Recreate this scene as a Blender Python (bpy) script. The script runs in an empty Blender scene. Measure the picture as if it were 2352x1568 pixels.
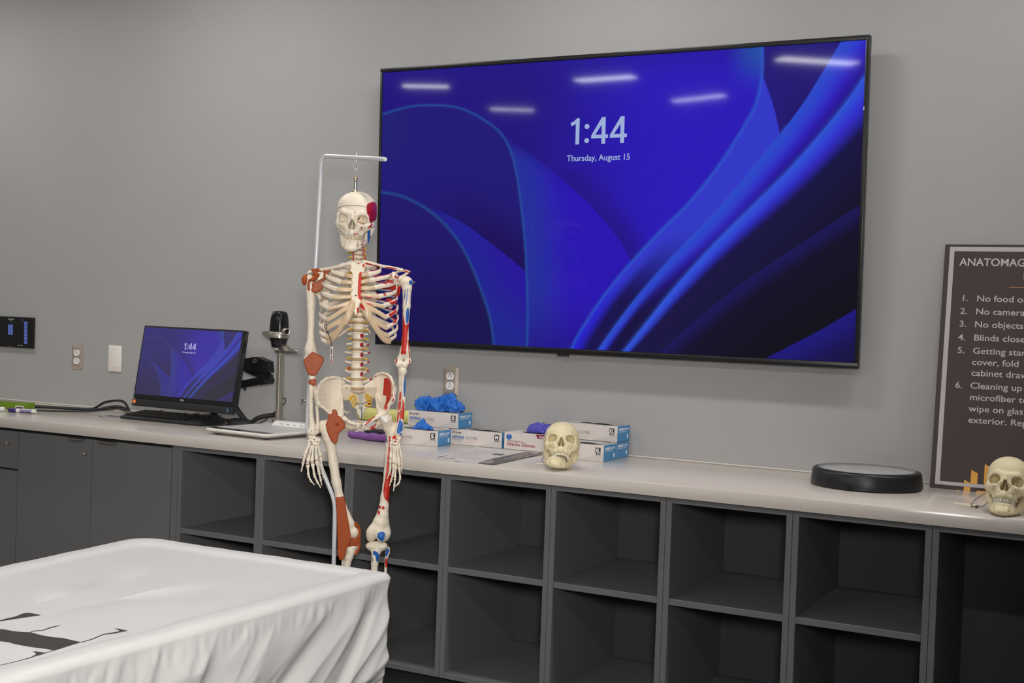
import bpy, bmesh, math, random
import numpy as np
from mathutils import Vector, Matrix, noise
random.seed(7); np.random.seed(7)
SC = bpy.context.scene
COL = SC.collection
PI = math.pi
f4 = np.float32

# ------------------------------------------------------------------ surveyed camera (lens and position worked out from the room's lines)
FPX, PITCH, ROLL, YAW = 2892.75, -0.0199, 0.0370, -0.4812
CAM = np.array([1.5919, -4.2428, 1.4045])
_F = np.array([math.sin(YAW)*math.cos(PITCH), math.cos(YAW)*math.cos(PITCH), math.sin(PITCH)])
_r = np.array([math.cos(YAW), -math.sin(YAW), 0.0]); _u = np.cross(_r, _F)
_R = math.cos(ROLL)*_r + math.sin(ROLL)*_u
_U = -math.sin(ROLL)*_r + math.cos(ROLL)*_u
def ray(u, v): return _F + _R*(u-1176)/FPX - _U*(v-784)/FPX
def at_plane(u, v, ax, val):
    d = ray(u, v); t = (val-CAM[ax])/d[ax]; return CAM + t*d
def at_z(u, v, z): return at_plane(u, v, 2, z)
def at_y(u, v, y): return at_plane(u, v, 1, y)
def photo_xy(P):
    d = np.asarray(P)-CAM; w = d@_F
    return 1176+FPX*(d@_R)/w, 784-FPX*(d@_U)/w

# ------------------------------------------------------------------ materials
def srgb(r, g, b):
    f = lambda c: c/12.92 if c <= .04045 else ((c+.055)/1.055)**2.4
    return tuple(f(c/255.) for c in (r, g, b))
MATS = {}
def mat(name, col=(.5,.5,.5), rough=.5, metal=0., spec=.5, bump=0., bscale=60., var=0., vscale=8., coat=0., emit=None, estr=1., trans=0., ior=1.45, alpha=1., attr=None, sss=0.):
    if name in MATS: return MATS[name]
    m = bpy.data.materials.new(name); m.use_nodes = True
    nt = m.node_tree; b = nt.nodes['Principled BSDF']
    b.inputs['Base Color'].default_value = (*col, 1)
    b.inputs['Roughness'].default_value = rough
    b.inputs['Metallic'].default_value = metal
    b.inputs['Specular IOR Level'].default_value = spec
    b.inputs['IOR'].default_value = ior
    if coat: b.inputs['Coat Weight'].default_value = coat; b.inputs['Coat Roughness'].default_value = .08
    if trans: b.inputs['Transmission Weight'].default_value = trans
    if alpha < 1: b.inputs['Alpha'].default_value = alpha
    if sss: b.inputs['Subsurface Weight'].default_value = sss; b.inputs['Subsurface Scale'].default_value = .004
    tc = None
    if var or bump:
        tc = nt.nodes.new('ShaderNodeTexCoord')
    if attr:
        a = nt.nodes.new('ShaderNodeAttribute'); a.attribute_name = attr
        nt.links.new(a.outputs['Color'], b.inputs['Base Color'])
    if var:
        n = nt.nodes.new('ShaderNodeTexNoise'); n.inputs['Scale'].default_value = vscale; n.inputs['Detail'].default_value = 5
        nt.links.new(tc.outputs['Object'], n.inputs['Vector'])
        mx = nt.nodes.new('ShaderNodeMix'); mx.data_type = 'RGBA'; mx.blend_type = 'MULTIPLY'
        mr = nt.nodes.new('ShaderNodeMapRange'); mr.inputs['From Min'].default_value = .3; mr.inputs['From Max'].default_value = .7
        mr.inputs['To Min'].default_value = 1-var; mr.inputs['To Max'].default_value = 1.
        nt.links.new(n.outputs['Fac'], mr.inputs['Value'])
        mx.inputs['Factor'].default_value = 1.
        if attr: nt.links.new(a.outputs['Color'], mx.inputs[6])
        else: mx.inputs[6].default_value = (*col, 1)
        nt.links.new(mr.outputs['Result'], mx.inputs[7])
        nt.links.new(mx.outputs[2], b.inputs['Base Color'])
    if bump:
        n2 = nt.nodes.new('ShaderNodeTexNoise'); n2.inputs['Scale'].default_value = bscale; n2.inputs['Detail'].default_value = 4
        nt.links.new(tc.outputs['Object'], n2.inputs['Vector'])
        bp = nt.nodes.new('ShaderNodeBump'); bp.inputs['Strength'].default_value = bump; bp.inputs['Distance'].default_value = .002
        nt.links.new(n2.outputs['Fac'], bp.inputs['Height']); nt.links.new(bp.outputs['Normal'], b.inputs['Normal'])
    if emit == 'attr':
        a = nt.nodes.new('ShaderNodeAttribute'); a.attribute_name = 'Col'
        nt.links.new(a.outputs['Color'], b.inputs['Emission Color']); b.inputs['Emission Strength'].default_value = estr
    elif emit:
        b.inputs['Emission Color'].default_value = (*emit, 1); b.inputs['Emission Strength'].default_value = estr
    MATS[name] = m
    return m

# ------------------------------------------------------------------ objects
def tag(o, label=None, cat=None, group=None, kind=None):
    if label: o['label'] = label
    if cat: o['category'] = cat
    if group: o['group'] = group
    if kind: o['kind'] = kind
    return o
def thing(name, label, cat, loc=(0,0,0), rz=0., group=None, M=None):
    o = bpy.data.objects.new(name, None); COL.objects.link(o)
    o.empty_display_size = .05
    if M is not None: o.matrix_world = M
    else: o.location = loc; o.rotation_euler = (0, 0, rz)
    return tag(o, label, cat, group)
def copy_tree(o, parent=None):
    c = o.copy(); COL.objects.link(c)
    if parent is not None: c.parent = parent
    for ch in list(o.children): copy_tree(ch, c)
    return c
def mkobj(name, verts, faces, mats, parent=None, midx=None, smooth=None, M=None):
    me = bpy.data.meshes.new(name)
    me.from_pydata([tuple(map(float, v)) for v in verts], [], [tuple(int(i) for i in f) for f in faces])
    return mkmesh(name, me, mats, parent, midx, smooth, M)
def mkmesh(name, me, mats, parent=None, midx=None, smooth=None, M=None):
    if not isinstance(mats, (list, tuple)): mats = [mats]
    for m in mats: me.materials.append(m)
    if midx is not None: me.polygons.foreach_set('material_index', np.asarray(midx, dtype=np.int32))
    if smooth is not None:
        me.polygons.foreach_set('use_smooth', np.ones(len(me.polygons), dtype=bool))
        if smooth < 179: me.set_sharp_from_angle(angle=math.radians(smooth))
    me.update()
    o = bpy.data.objects.new(name, me); COL.objects.link(o)
    if parent is not None: o.parent = parent
    if M is not None: o.matrix_local = M
    return o

class MB:
    """collects shapes into one mesh"""
    def __init__(s): s.v = []; s.f = []; s.m = []
    def add(s, V, Fc, M=None, mi=0):
        b = len(s.v)
        for p in V:
            p = Vector(p)
            if M is not None: p = M @ p
            s.v.append(tuple(p))
        for f in Fc: s.f.append(tuple(i+b for i in f)); s.m.append(mi)
        return s
    def bm(s, bm, M=None, mi=0):
        bm.verts.index_update()
        s.add([v.co for v in bm.verts], [[v.index for v in f.verts] for f in bm.faces], M, mi); bm.free(); return s
    def box(s, lo, hi, bev=0., seg=2, M=None, mi=0, fm=None):
        bm = bmesh.new(); bmesh.ops.create_cube(bm, size=1)
        lo = Vector(lo); hi = Vector(hi); c = (lo+hi)/2; d = hi-lo
        for v in bm.verts: v.co = Vector((v.co.x*d.x, v.co.y*d.y, v.co.z*d.z))+c
        if bev: bmesh.ops.bevel(bm, geom=list(bm.edges), offset=bev, segments=seg, affect='EDGES', profile=.5)
        return s.bm(bm, M, mi)
    def cyl(s, a, b, r, r2=None, n=20, M=None, mi=0, caps=True):
        a = Vector(a); b = Vector(b); r2 = r if r2 is None else r2
        ax = (b-a); q = ax.to_track_quat('Z', 'Y').to_matrix()
        V = []; Fc = []
        for k, (c, rr) in enumerate(((a, r), (b, r2))):
            for i in range(n):
                t = 2*PI*i/n; V.append(c + q @ Vector((rr*math.cos(t), rr*math.sin(t), 0)))
        for i in range(n): j = (i+1) % n; Fc.append((i, j, n+j, n+i))
        if caps: Fc.append(tuple(range(n))[::-1]); Fc.append(tuple(range(n, 2*n)))
        return s.add(V, Fc, M, mi)
    def lathe(s, prof, n=32, M=None, mi=0, ex=1., ey=1.):
        V = []; Fc = []; k = len(prof)
        for (r, z) in prof:
            for i in range(n):
                t = 2*PI*i/n; V.append((r*ex*math.cos(t), r*ey*math.sin(t), z))
        for a in range(k-1):
            for i in range(n):
                j = (i+1) % n; Fc.append((a*n+i, a*n+j, (a+1)*n+j, (a+1)*n+i))
        if prof[0][0] > 1e-5: Fc.append(tuple(range(n))[::-1])
        if prof[-1][0] > 1e-5: Fc.append(tuple((k-1)*n+i for i in range(n)))
        return s.add(V, Fc, M, mi)
    def tube(s, pts, r, n=10, M=None, mi=0, up=(0,0,1), caps=True):
        V, Fc = sweep(pts, r, n, up, caps); return s.add(V, Fc, M, mi)
    def prism(s, poly, z0, z1, M=None, mi=0):
        n = len(poly)
        V = [(x, y, z0) for x, y in poly]+[(x, y, z1) for x, y in poly]
        Fc = [tuple(range(n))[::-1], tuple(range(n, 2*n))]+[(i, (i+1) % n, n+(i+1) % n, n+i) for i in range(n)]
        return s.add(V, Fc, M, mi)
    def build(s, name, mats, parent=None, smooth=None, M=None):
        return mkobj(name, s.v, s.f, mats, parent, s.m, smooth, M)

def catmull(P, n=8):
    P = np.asarray(P, float)
    if len(P) < 3:
        return np.array([P[0]*(1-t)+P[-1]*t for t in np.linspace(0, 1, n+1)])
    Q = np.vstack([2*P[0]-P[1], P, 2*P[-1]-P[-2]]); out = []
    for i in range(1, len(Q)-2):
        for k in range(n):
            t = k/n
            out.append(.5*((2*Q[i])+(-Q[i-1]+Q[i+1])*t+(2*Q[i-1]-5*Q[i]+4*Q[i+1]-Q[i+2])*t*t+(-Q[i-1]+3*Q[i]-3*Q[i+1]+Q[i+2])*t**3))
    out.append(P[-1]); return np.array(out)
def sweep(pts, r, n=10, up=(0,0,1), caps=True):
    """tube along pts; r scalar, list, or list of (half width across, half width along the up hint); up: vector or one per point"""
    P = np.asarray(pts, float); k = len(P)
    r = np.asarray(r, float)
    if r.ndim == 0: r = np.full((k, 2), float(r))
    elif r.ndim == 1: r = np.stack([r, r], 1) if len(r) == k else np.tile(r, (k, 1))
    up = np.asarray(up, float); up = np.tile(up, (k, 1)) if up.ndim == 1 else up
    T = np.gradient(P, axis=0); T /= np.linalg.norm(T, axis=1)[:, None]+1e-12
    V = []; Fc = []; prev = None
    for i in range(k):
        a = np.cross(T[i], up[i])
        if np.linalg.norm(a) < .15: a = prev if prev is not None else np.cross(T[i], [1, 0, .01])
        a = a-T[i]*(a@T[i]); a /= np.linalg.norm(a)
        if prev is not None and a@prev < 0: a = -a
        prev = a; b = np.cross(a, T[i])
        for j in range(n):
            t = 2*PI*j/n; V.append(P[i]+a*r[i, 0]*math.cos(t)+b*r[i, 1]*math.sin(t))
    for i in range(k-1):
        for j in range(n):
            q = (j+1) % n; Fc.append((i*n+j, i*n+q, (i+1)*n+q, (i+1)*n+j))
    if caps: Fc.append(tuple(range(n))[::-1]); Fc.append(tuple((k-1)*n+j for j in range(n)))
    return V, Fc

FONT = None
def lettering(name, text, size, m, parent, M, align='LEFT', bold=0., ext=.0002, sx=1., width=None):
    """raised print: a text outline turned into a mesh, lying in the XY plane of M"""
    c = bpy.data.curves.new(name, 'FONT'); c.body = text; c.size = size; c.align_x = align
    c.extrude = ext; c.offset = bold; c.resolution_u = 4
    o = bpy.data.objects.new(name, c)
    me = bpy.data.meshes.new_from_object(o)
    bpy.data.objects.remove(o); bpy.data.curves.remove(c)
    if width and len(me.vertices):
        xs = [v.co.x for v in me.vertices]; sx = width/(max(xs)-min(xs))
    if sx != 1.: me.transform(Matrix.Diagonal((sx, 1, 1, 1)))
    me.name = name
    return mkmesh(name, me, m, parent, M=M)
def frame(o, ex, ey):
    """matrix whose X runs along ex and Y along ey"""
    ex = Vector(ex).normalized(); ey = Vector(ey); ey = (ey-ex*ey.dot(ex)).normalized(); ez = ex.cross(ey)
    m = Matrix((ex, ey, ez)).transposed().to_4x4(); m.translation = Vector(o); return m

# ------------------------------------------------------------------ implicit surfaces, meshed with surface nets
def surface_nets(D, lo, h):
    nx, ny, nz = D.shape; S = D < 0
    base = (slice(0, nx-1), slice(0, ny-1), slice(0, nz-1))
    off = [(i, j, k) for i in (0, 1) for j in (0, 1) for k in (0, 1)]
    cnt = np.zeros((nx-1, ny-1, nz-1), np.int8)
    for (i, j, k) in off: cnt += S[i:nx-1+i, j:ny-1+j, k:nz-1+k]
    act = np.argwhere((cnt > 0) & (cnt < 8))
    idx = -np.ones((nx-1, ny-1, nz-1), np.int64); idx[act[:, 0], act[:, 1], act[:, 2]] = np.arange(len(act))
    acc = np.zeros((len(act), 3)); w = np.zeros(len(act))
    vals = {o: D[act[:, 0]+o[0], act[:, 1]+o[1], act[:, 2]+o[2]] for o in off}
    for a in off:
        for ax in range(3):
            if a[ax]: continue
            b = list(a); b[ax] = 1; b = tuple(b)
            va, vb = vals[a], vals[b]; cr = (va < 0) != (vb < 0)
            t = np.where(cr, va/np.where(cr, va-vb, 1), 0)
            for c in range(3): acc[:, c] += np.where(cr, a[c]+(t if c == ax else 0), 0)
            w += cr
    V = (act+acc/w[:, None])*h+np.asarray(lo)
    Q = []
    for ax in range(3):
        o1, o2 = (ax+1) % 3, (ax+2) % 3
        sl0 = [slice(0, n) for n in D.shape]; sl1 = list(sl0)
        sl0[ax] = slice(0, D.shape[ax]-1); sl1[ax] = slice(1, D.shape[ax])
        cr = S[tuple(sl0)] != S[tuple(sl1)]
        e = np.argwhere(cr)
        e = e[(e[:, o1] > 0) & (e[:, o2] > 0) & (e[:, o1] < D.shape[o1]-1) & (e[:, o2] < D.shape[o2]-1)]
        ins = S[e[:, 0], e[:, 1], e[:, 2]]
        def gi(d1, d2):
            q = e.copy(); q[:, o1] -= d1; q[:, o2] -= d2; return idx[q[:, 0], q[:, 1], q[:, 2]]
        a, b, c, d = gi(1, 1), gi(0, 1), gi(0, 0), gi(1, 0)
        q = np.where(ins[:, None], np.stack([a, b, c, d], 1), np.stack([d, c, b, a], 1)); Q.append(q)
    return V, np.vstack(Q)
def smin(a, b, k):
    if k <= 0: return np.minimum(a, b)
    h = np.maximum(k-np.abs(a-b), 0)/k; return np.minimum(a, b)-h*h*k*.25
def smax(a, b, k): return -smin(-a, -b, k)
class SDF:
    def __init__(s): s.ops = []; s.lo = np.full(3, 1e9); s.hi = -s.lo
    def _b(s, lo, hi, sub):
        if not sub: s.lo = np.minimum(s.lo, lo); s.hi = np.maximum(s.hi, hi)
    def cone(s, a, b, ra, rb=None, k=.004, sub=False, sc=None):
        rb = ra if rb is None else rb; a = np.array(a, float); b = np.array(b, float); r = max(ra, rb)
        s._b(np.minimum(a, b)-r, np.maximum(a, b)+r, sub); s.ops.append(('c', a, b, ra, rb, k, sub)); return s
    def chain(s, pts, rad, k=.004, sub=False):
        for i in range(len(pts)-1): s.cone(pts[i], pts[i+1], rad[i], rad[i+1], k if i == 0 or k < 0 else max(k*.5, .001), sub)
        return s
    def ell(s, c, r, k=.004, sub=False, R=None):
        c = np.array(c, float); r = np.array(r, float); R = None if R is None else np.array(R, float)
        m = r if R is None else np.full(3, r.max())
        s._b(c-m, c+m, sub); s.ops.append(('e', c, r, R, k, sub)); return s
    def plate(s, poly, yf, t, rnd=.002, k=.004, sub=False):
        """outline in x,z; mid surface y=yf(x,z), half thickness t (number or function)"""
        poly = np.array(poly, float); yy = yf(poly[:, 0], poly[:, 1]) if callable(yf) else np.array([yf]); tt = .02 if callable(t) else t
        lo = np.array([poly[:, 0].min(), yy.min()-tt-.012, poly[:, 1].min()])-rnd; hi = np.array([poly[:, 0].max(), yy.max()+tt+.012, poly[:, 1].max()])+rnd
        s._b(lo, hi, sub); s.ops.append(('p', poly, yf, t, rnd, k, sub)); return s
    def box(s, c, r, rnd=.001, k=.002, sub=False, R=None):
        c = np.array(c, float); r = np.array(r, float)
        m = r+rnd if R is None else np.full(3, np.linalg.norm(r)+rnd)
        s._b(c-m, c+m, sub); s.ops.append(('b', c, r, rnd, None if R is None else np.array(R, float), k, sub)); return s
    def ev(s, X, Y, Z):
        D = np.full(X.shape, 1e3, f4)
        for op in s.ops:
            kd = op[0]; k, sub = op[-2], op[-1]
            if kd == 'c':
                _, a, b, ra, rb = op[:5]; ba = b-a; L = max(ba@ba, 1e-12)
                px, py, pz = X-f4(a[0]), Y-f4(a[1]), Z-f4(a[2])
                t = np.clip((px*f4(ba[0])+py*f4(ba[1])+pz*f4(ba[2]))/f4(L), 0, 1)
                d = np.sqrt((px-t*f4(ba[0]))**2+(py-t*f4(ba[1]))**2+(pz-t*f4(ba[2]))**2)-(f4(ra)+t*f4(rb-ra))
            elif kd == 'e':
                _, c, r, R = op[:4]; px, py, pz = X-f4(c[0]), Y-f4(c[1]), Z-f4(c[2])
                if R is not None: px, py, pz = [px*f4(R[0, i])+py*f4(R[1, i])+pz*f4(R[2, i]) for i in range(3)]
                k0 = np.sqrt((px/f4(r[0]))**2+(py/f4(r[1]))**2+(pz/f4(r[2]))**2)
                k1 = np.sqrt((px/f4(r[0]**2))**2+(py/f4(r[1]**2))**2+(pz/f4(r[2]**2))**2)+f4(1e-9)
                d = k0*(k0-1)/k1
            elif kd == 'b':
                _, c, r, rnd, R = op[:5]; px, py, pz = X-f4(c[0]), Y-f4(c[1]), Z-f4(c[2])
                if R is not None: px, py, pz = [px*f4(R[0, i])+py*f4(R[1, i])+pz*f4(R[2, i]) for i in range(3)]
                q = [np.abs(p)-f4(e) for p, e in zip((px, py, pz), r)]
                d = np.sqrt(sum(np.maximum(e, 0)**2 for e in q))+np.minimum(np.maximum(q[0], np.maximum(q[1], q[2])), 0)-f4(rnd)
            else:
                _, poly, yf, t, rnd = op[:5]
                m = np.full(X.shape, 1e6, f4); ins = np.zeros(X.shape, bool); n = len(poly)
                # the outline distance only depends on x,z: evaluate on one y layer
                x2, z2 = X[:, 0, :], Z[:, 0, :]; m = np.full(x2.shape, 1e6, f4); ins = np.zeros(x2.shape, bool)
                for i in range(n):
                    a, b = poly[i-1], poly[i]; e = b-a
                    wx, wz = x2-f4(a[0]), z2-f4(a[1]); tt = np.clip((wx*f4(e[0])+wz*f4(e[1]))/f4(max(e@e, 1e-12)), 0, 1)
                    m = np.minimum(m, (wx-tt*f4(e[0]))**2+(wz-tt*f4(e[1]))**2)
                    if a[1] != b[1]:
                        c = (a[1] > z2) != (b[1] > z2)
                        ins ^= c & (x2 < (b[0]-a[0])*(z2-a[1])/(b[1]-a[1])+a[0])
                d2 = np.sqrt(m)*np.where(ins, -1, 1)
                yy = (yf(x2, z2) if callable(yf) else np.full(x2.shape, yf)).astype(f4)
                th = (t(x2, z2) if callable(t) else np.full(x2.shape, t)).astype(f4)
                dy = np.abs(Y-yy[:, None, :])-th[:, None, :]
                d = smax(np.broadcast_to(d2[:, None, :], X.shape), dy, f4(.004))-f4(rnd)
            D = smax(D, -d, f4(k)) if sub else smin(D, d, f4(k))
        return D
    def mesh(s, h=.002):
        lo = s.lo-3*h; hi = s.hi+3*h; n = np.ceil((hi-lo)/h).astype(int)+1
        ax = [(lo[i]+h*np.arange(n[i])).astype(f4) for i in range(3)]
        X, Y, Z = np.meshgrid(*ax, indexing='ij')
        return surface_nets(s.ev(X, Y, Z), lo, h)
    def build(s, name, m, parent=None, h=.002, M=None, Tv=None):
        V, Q = s.mesh(h)
        if Tv is not None: V = V@np.asarray(Tv)[:3, :3].T+np.asarray(Tv)[:3, 3]
        me = fastmesh(name, V, Q)
        return mkmesh(name, me, m, parent, smooth=180, M=M)
def fastmesh(name, V, Q):
    me = bpy.data.meshes.new(name); n, q = len(V), len(Q)
    me.vertices.add(n); me.vertices.foreach_set('co', np.asarray(V, f4).ravel())
    me.loops.add(q*4); me.loops.foreach_set('vertex_index', np.asarray(Q, np.int32).ravel())
    me.polygons.add(q); me.polygons.foreach_set('loop_start', np.arange(0, q*4, 4, dtype=np.int32))
    me.update(calc_edges=True); me.validate(); return me
def in_poly(px, py, poly):
    ins = np.zeros(px.shape, bool); n = len(poly)
    for i in range(n):
        (ax, ay), (bx, by) = poly[i-1], poly[i]
        if ay != by:
            c = (ay > py) != (by > py); ins ^= c & (px < (bx-ax)*(py-ay)/(by-ay)+ax)
    return ins
def set_col(me, C, name='Col'):
    a = me.color_attributes.get(name) or me.color_attributes.new(name, 'FLOAT_COLOR', 'POINT')
    C4_ = np.ones((len(me.vertices), 4), f4); C4_[:, :3] = C; a.data.foreach_set('color', C4_.ravel())
LAMP, LAMPB, FLASH, EXPO = 86., 52., 16., 0.
EXTRA = [(1.2,-4.2)]; WASHX = [-5.3,-3.6,-1.9,-.2,1.25,2.4]; WASHY = -.86
# ================================================================== the room
M_wall = mat('wall_paint', (.385,.38,.376), .55, spec=.25, bump=.05, bscale=220, var=.03, vscale=3)
M_white = mat('ceiling_white', (.80,.79,.77), .9)
M_floor = mat('floor_vinyl', (.10,.10,.105), .45, var=.15, vscale=5)
XL, XR, YB, HC = -6.2, 4.6, -9.0, 3.0
def structure(name, lo, hi, m):
    o = MB().box(lo, hi).build(name, m); o['kind'] = 'structure'; return o
structure('floor', (XL-.1, YB-.1, -.1), (XR+.1, .1, 0), M_floor)
structure('ceiling', (XL-.1, YB-.1, HC), (XR+.1, .1, HC+.1), M_white)
structure('wall_back', (XL-.1, 0, 0), (XR+.1, .12, HC), M_wall)
structure('wall_left', (XL-.12, YB, 0), (XL, 0, HC), M_wall)
structure('wall_right', (XR, YB, 0), (XR+.12, 0, HC), M_wall)
structure('wall_front', (XL, YB-.12, 0), (XR, YB, HC), M_wall)

# ================================================================== base units and worktop
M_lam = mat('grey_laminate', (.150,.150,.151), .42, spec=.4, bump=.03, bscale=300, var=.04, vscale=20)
M_lamb = mat('shaded_laminate_back', (.075,.080,.090), .45, spec=.35)  # laminate darkened for the cubby backs: interior shade put into the colour
M_lamd = mat('dark_gap', (.02,.02,.02), .7)
M_quartz = mat('beige_quartz', (.66,.605,.55), .16, spec=.5, var=.05, vscale=160)
M_steel = mat('brushed_steel', (.62,.58,.52), .32, metal=1.)
M_chrome = mat('chrome', (.75,.75,.75), .12, metal=1.)
M_black = mat('black_plastic', (.012,.012,.013), .35)
ZT, ZB, YF, YC = .914, .8746, -.625, -.650   # worktop top, its underside, cabinet face, worktop edge
X0, PITCHX, ZK = -1.6955, .3898, .19
o = MB().box((-3.76, YC, ZB), (1.62, -.001, ZT), bev=.0025, seg=2).build('worktop', M_quartz, smooth=40)
MB().box((-3.76, -.0055, ZT+.0002), (1.62, -.0008, ZT+.0052), bev=.0012, seg=1).build('caulk_bead', mat('caulk', (.62,.58,.54), .6), o)
MB().box((1.575, YF, .0005), (1.60, -.02, ZB-.0005), bev=.001).build('support_panel', M_lam, o)
tag(o, 'long beige stone worktop along the wall, above the dark grey cabinets', 'worktop')
def cubby(i, shelf, label):
    x0 = X0+i*PITCHX+.0006; x1 = X0+(i+1)*PITCHX-.0006; t = .018
    r = thing('open_shelf_unit', label, 'shelf unit', ((x0+x1)/2, YF, 0), group='open grey shelf units under the worktop')
    inv = Matrix.Translation((-(x0+x1)/2, -YF, 0))
    yb = -.098
    def b(name, lo, hi, m=None):
        return MB().box(lo, hi, bev=.0008, seg=1, M=inv).build(name, m or M_lam, r)
    b('side_panel', (x0, YF, ZK-.0), (x0+t, -.02, ZB-.001)); b('side_panel', (x1-t, YF, ZK), (x1, -.02, ZB-.001))
    b('top_panel', (x0+t, YF, ZB-.0195), (x1-t, -.02, ZB-.001)); b('bottom_panel', (x0+t, YF, ZK), (x1-t, -.02, ZK+.018))
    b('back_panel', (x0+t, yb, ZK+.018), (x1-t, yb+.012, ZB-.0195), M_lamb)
    if shelf: b('shelf', (x0+t+.0005, YF+.001, .5637-.019), (x1-t-.0005, yb-.001, .5637))
    MB().box((x0, YF+.075, 0), (x1, YF+.09, ZK), M=inv).build('toe_kick', M_lamd, r)
    MB().box((x0+.01, -.12, 0), (x1-.01, -.10, ZK), M=inv).build('toe_kick', M_lamd, r)
LB = ['open shelf unit with two cubbies, first one right of the cabinet doors',
      'open shelf unit with two cubbies, directly behind the skeleton stand pole',
      'open shelf unit with two cubbies, behind the leg with blue painted knee',
      'open shelf unit with two cubbies, fourth from the cabinet doors, below the papers',
      'open shelf unit with two cubbies, below the open-jawed skull and XL glove cartons',
      'open shelf unit with two cubbies, sixth from the cabinet doors, below bare worktop',
      'open shelf unit with two cubbies, below the round black turntable',
      'tall open unit without a shelf, at the right edge, below the closed-jaw skull']
for i in range(8): cubby(i, i != 7, LB[i])
def lock(r, x, z):
    m = MB().lathe([(.0, .004), (.006, .004), (.0075, .003), (.0085, .0065), (.0105, .006), (.0115, 0)], 24, M=Matrix.Translation((x, 0, z)) @ Matrix.Rotation(PI/2, 4, 'X'))
    k = m.build('lock', M_steel, r, smooth=35)
    MB().box((x-.0009, -.0052, z-.0035), (x+.0009, -.0038, z+.0035)).build('keyhole', M_black, k)
def pull(r, xa, xb, z):
    MB().box((xa, -.018, z), (xb, .006, z+.0022), bev=.0006).box((xa, -.0195, z-.006), (xb, -.0175, z+.0022), bev=.0006).build('edge_pull', M_steel, r)
# double-door unit
xa, xs, xb = -2.549, -2.138, -1.7290
r = thing('base_cabinet', 'grey base cabinet with two plain doors, left of the open shelf units', 'cabinet', (0, YF, 0))
MB().box((xa+.001, .0195, ZK-.0), (X0-.001, -YF-.02, ZB-.001)).build('carcass', M_lamd, r)
MB().box((xb+.006, 0, ZK), (X0-.001, .018, ZB-.001), bev=.0006).build('filler_panel', M_lam, r)
for (a, b_, n) in ((xa+.0025, xs-.002, 0), (xs+.002, xb, 1)):
    d = MB().box((a, 0, ZK+.004), (b_, .019, ZB-.014), bev=.0012).build('door', M_lam, r)
    if n == 0: lock(d, -2.142-.028, .806); pull(d, -2.255, -2.175, ZB-.0155)
    else: pull(d, -2.092, -2.006, ZB-.0155)
MB().box((xa, .075, 0), (X0, .09, ZK)).build('toe_kick', M_lamd, r)
MB().box((xa, .5, 0), (X0, .52, ZK)).build('toe_kick', M_lamd, r)
# drawer-over-door unit
xe = -3.75
r = thing('base_cabinet', 'grey base cabinet with a drawer above a door, at the left edge', 'cabinet', (0, YF, 0))
MB().box((xe, .0195, ZK), (xa-.001, -YF-.02, ZB-.001)).build('carcass', M_lamd, r)
d = MB().box((xe+.002, 0, .7075), (xa-.0025, .019, ZB-.014), bev=.0012).build('drawer', M_lam, r)
lock(d, -2.606, .815)
MB().box((xe+.002, 0, ZK+.004), (xa-.0025, .019, .7005), bev=.0012).build('door', M_lam, r)
MB().box((xe, .075, 0), (xa, .09, ZK)).build('toe_kick', M_lamd, r)
MB().box((xe, .5, 0), (xa, .52, ZK)).build('toe_kick', M_lamd, r)

# ================================================================== wall plates
M_plate = mat('steel_plate', (.62,.54,.45), .38, metal=.65)
M_ivory = mat('white_plastic', (.80,.76,.71), .4)
M_recep = mat('receptacle_white', (.82,.80,.78), .35)
def plate_mesh(w, h, t=.006):
    b = .012
    return MB().add([(-w/2,0,-h/2),(w/2,0,-h/2),(w/2,0,h/2),(-w/2,0,h/2),
                     (-w/2,-.002,-h/2),(w/2,-.002,-h/2),(w/2,-.002,h/2),(-w/2,-.002,h/2),
                     (-w/2+b,-t,-h/2+b),(w/2-b,-t,-h/2+b),(w/2-b,-t,h/2-b),(-w/2+b,-t,h/2-b)],
                    [(0,1,5,4),(1,2,6,5),(2,3,7,6),(3,0,4,7),(4,5,9,8),(5,6,10,9),(6,7,11,10),(7,4,8,11),(8,9,10,11),(3,2,1,0)])
def outlet(x, z, label):
    r = thing('wall_outlet', label, 'outlet', (x, -.0005, z), group='double wall outlets in steel plates')
    plate_mesh(.0695, .1145).build('cover_plate', M_plate, r)
    MB().lathe([(.0, .0015), (.002, .0014), (.0032, 0)], 16, M=Matrix.Translation((0, -.006, 0)) @ Matrix.Rotation(PI/2, 4, 'X')).build('screw', M_chrome, r)
    for s in (1, -1):
        pts = [(math.cos(t)*.0172, max(-.0142, min(.0142, math.sin(t)*.0172))) for t in np.linspace(0, 2*PI, 40, endpoint=False)]
        k = MB().prism(pts, 0, .0035, M=Matrix.Translation((0, -.0055, s*.0195)) @ Matrix.Rotation(PI/2, 4, 'X')).build('receptacle', M_recep, r)
        z0 = s*.0195; y = -.0093
        h = MB().box((-.0068, y, z0-.0055), (-.0052, y+.001, z0+.0025)).box((.0052, y, z0-.0045), (.0068, y+.001, z0+.002))
        h.box((.0068, y, z0-.0022), (.0092, y+.001, z0-.0007))
        h.cyl((0, y, z0+.008), (0, y+.001, z0+.008), .0026, n=14)
        h.build('slots', M_black, k)
outlet(-.885, 1.1445, 'steel double wall outlet just above the blue glove pile')
outlet(-2.8905, 1.1425, 'steel double wall outlet beside the white blank plate')
r = thing('blank_wall_plate', 'plain white blank wall plate left of the desktop monitor', 'wall plate', (-2.6535, -.0005, 1.1465))
MB().box((-.039, -.0055, -.059), (.039, 0, .059), bev=.002).build('plate', M_ivory, r, smooth=40)
for s in (1, -1):
    MB().lathe([(.0, .001), (.002, .001), (.003, 0)], 16, M=Matrix.Translation((0, -.0055, s*.041)) @ Matrix.Rotation(PI/2, 4, 'X')).build('screw', M_steel, r)
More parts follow.
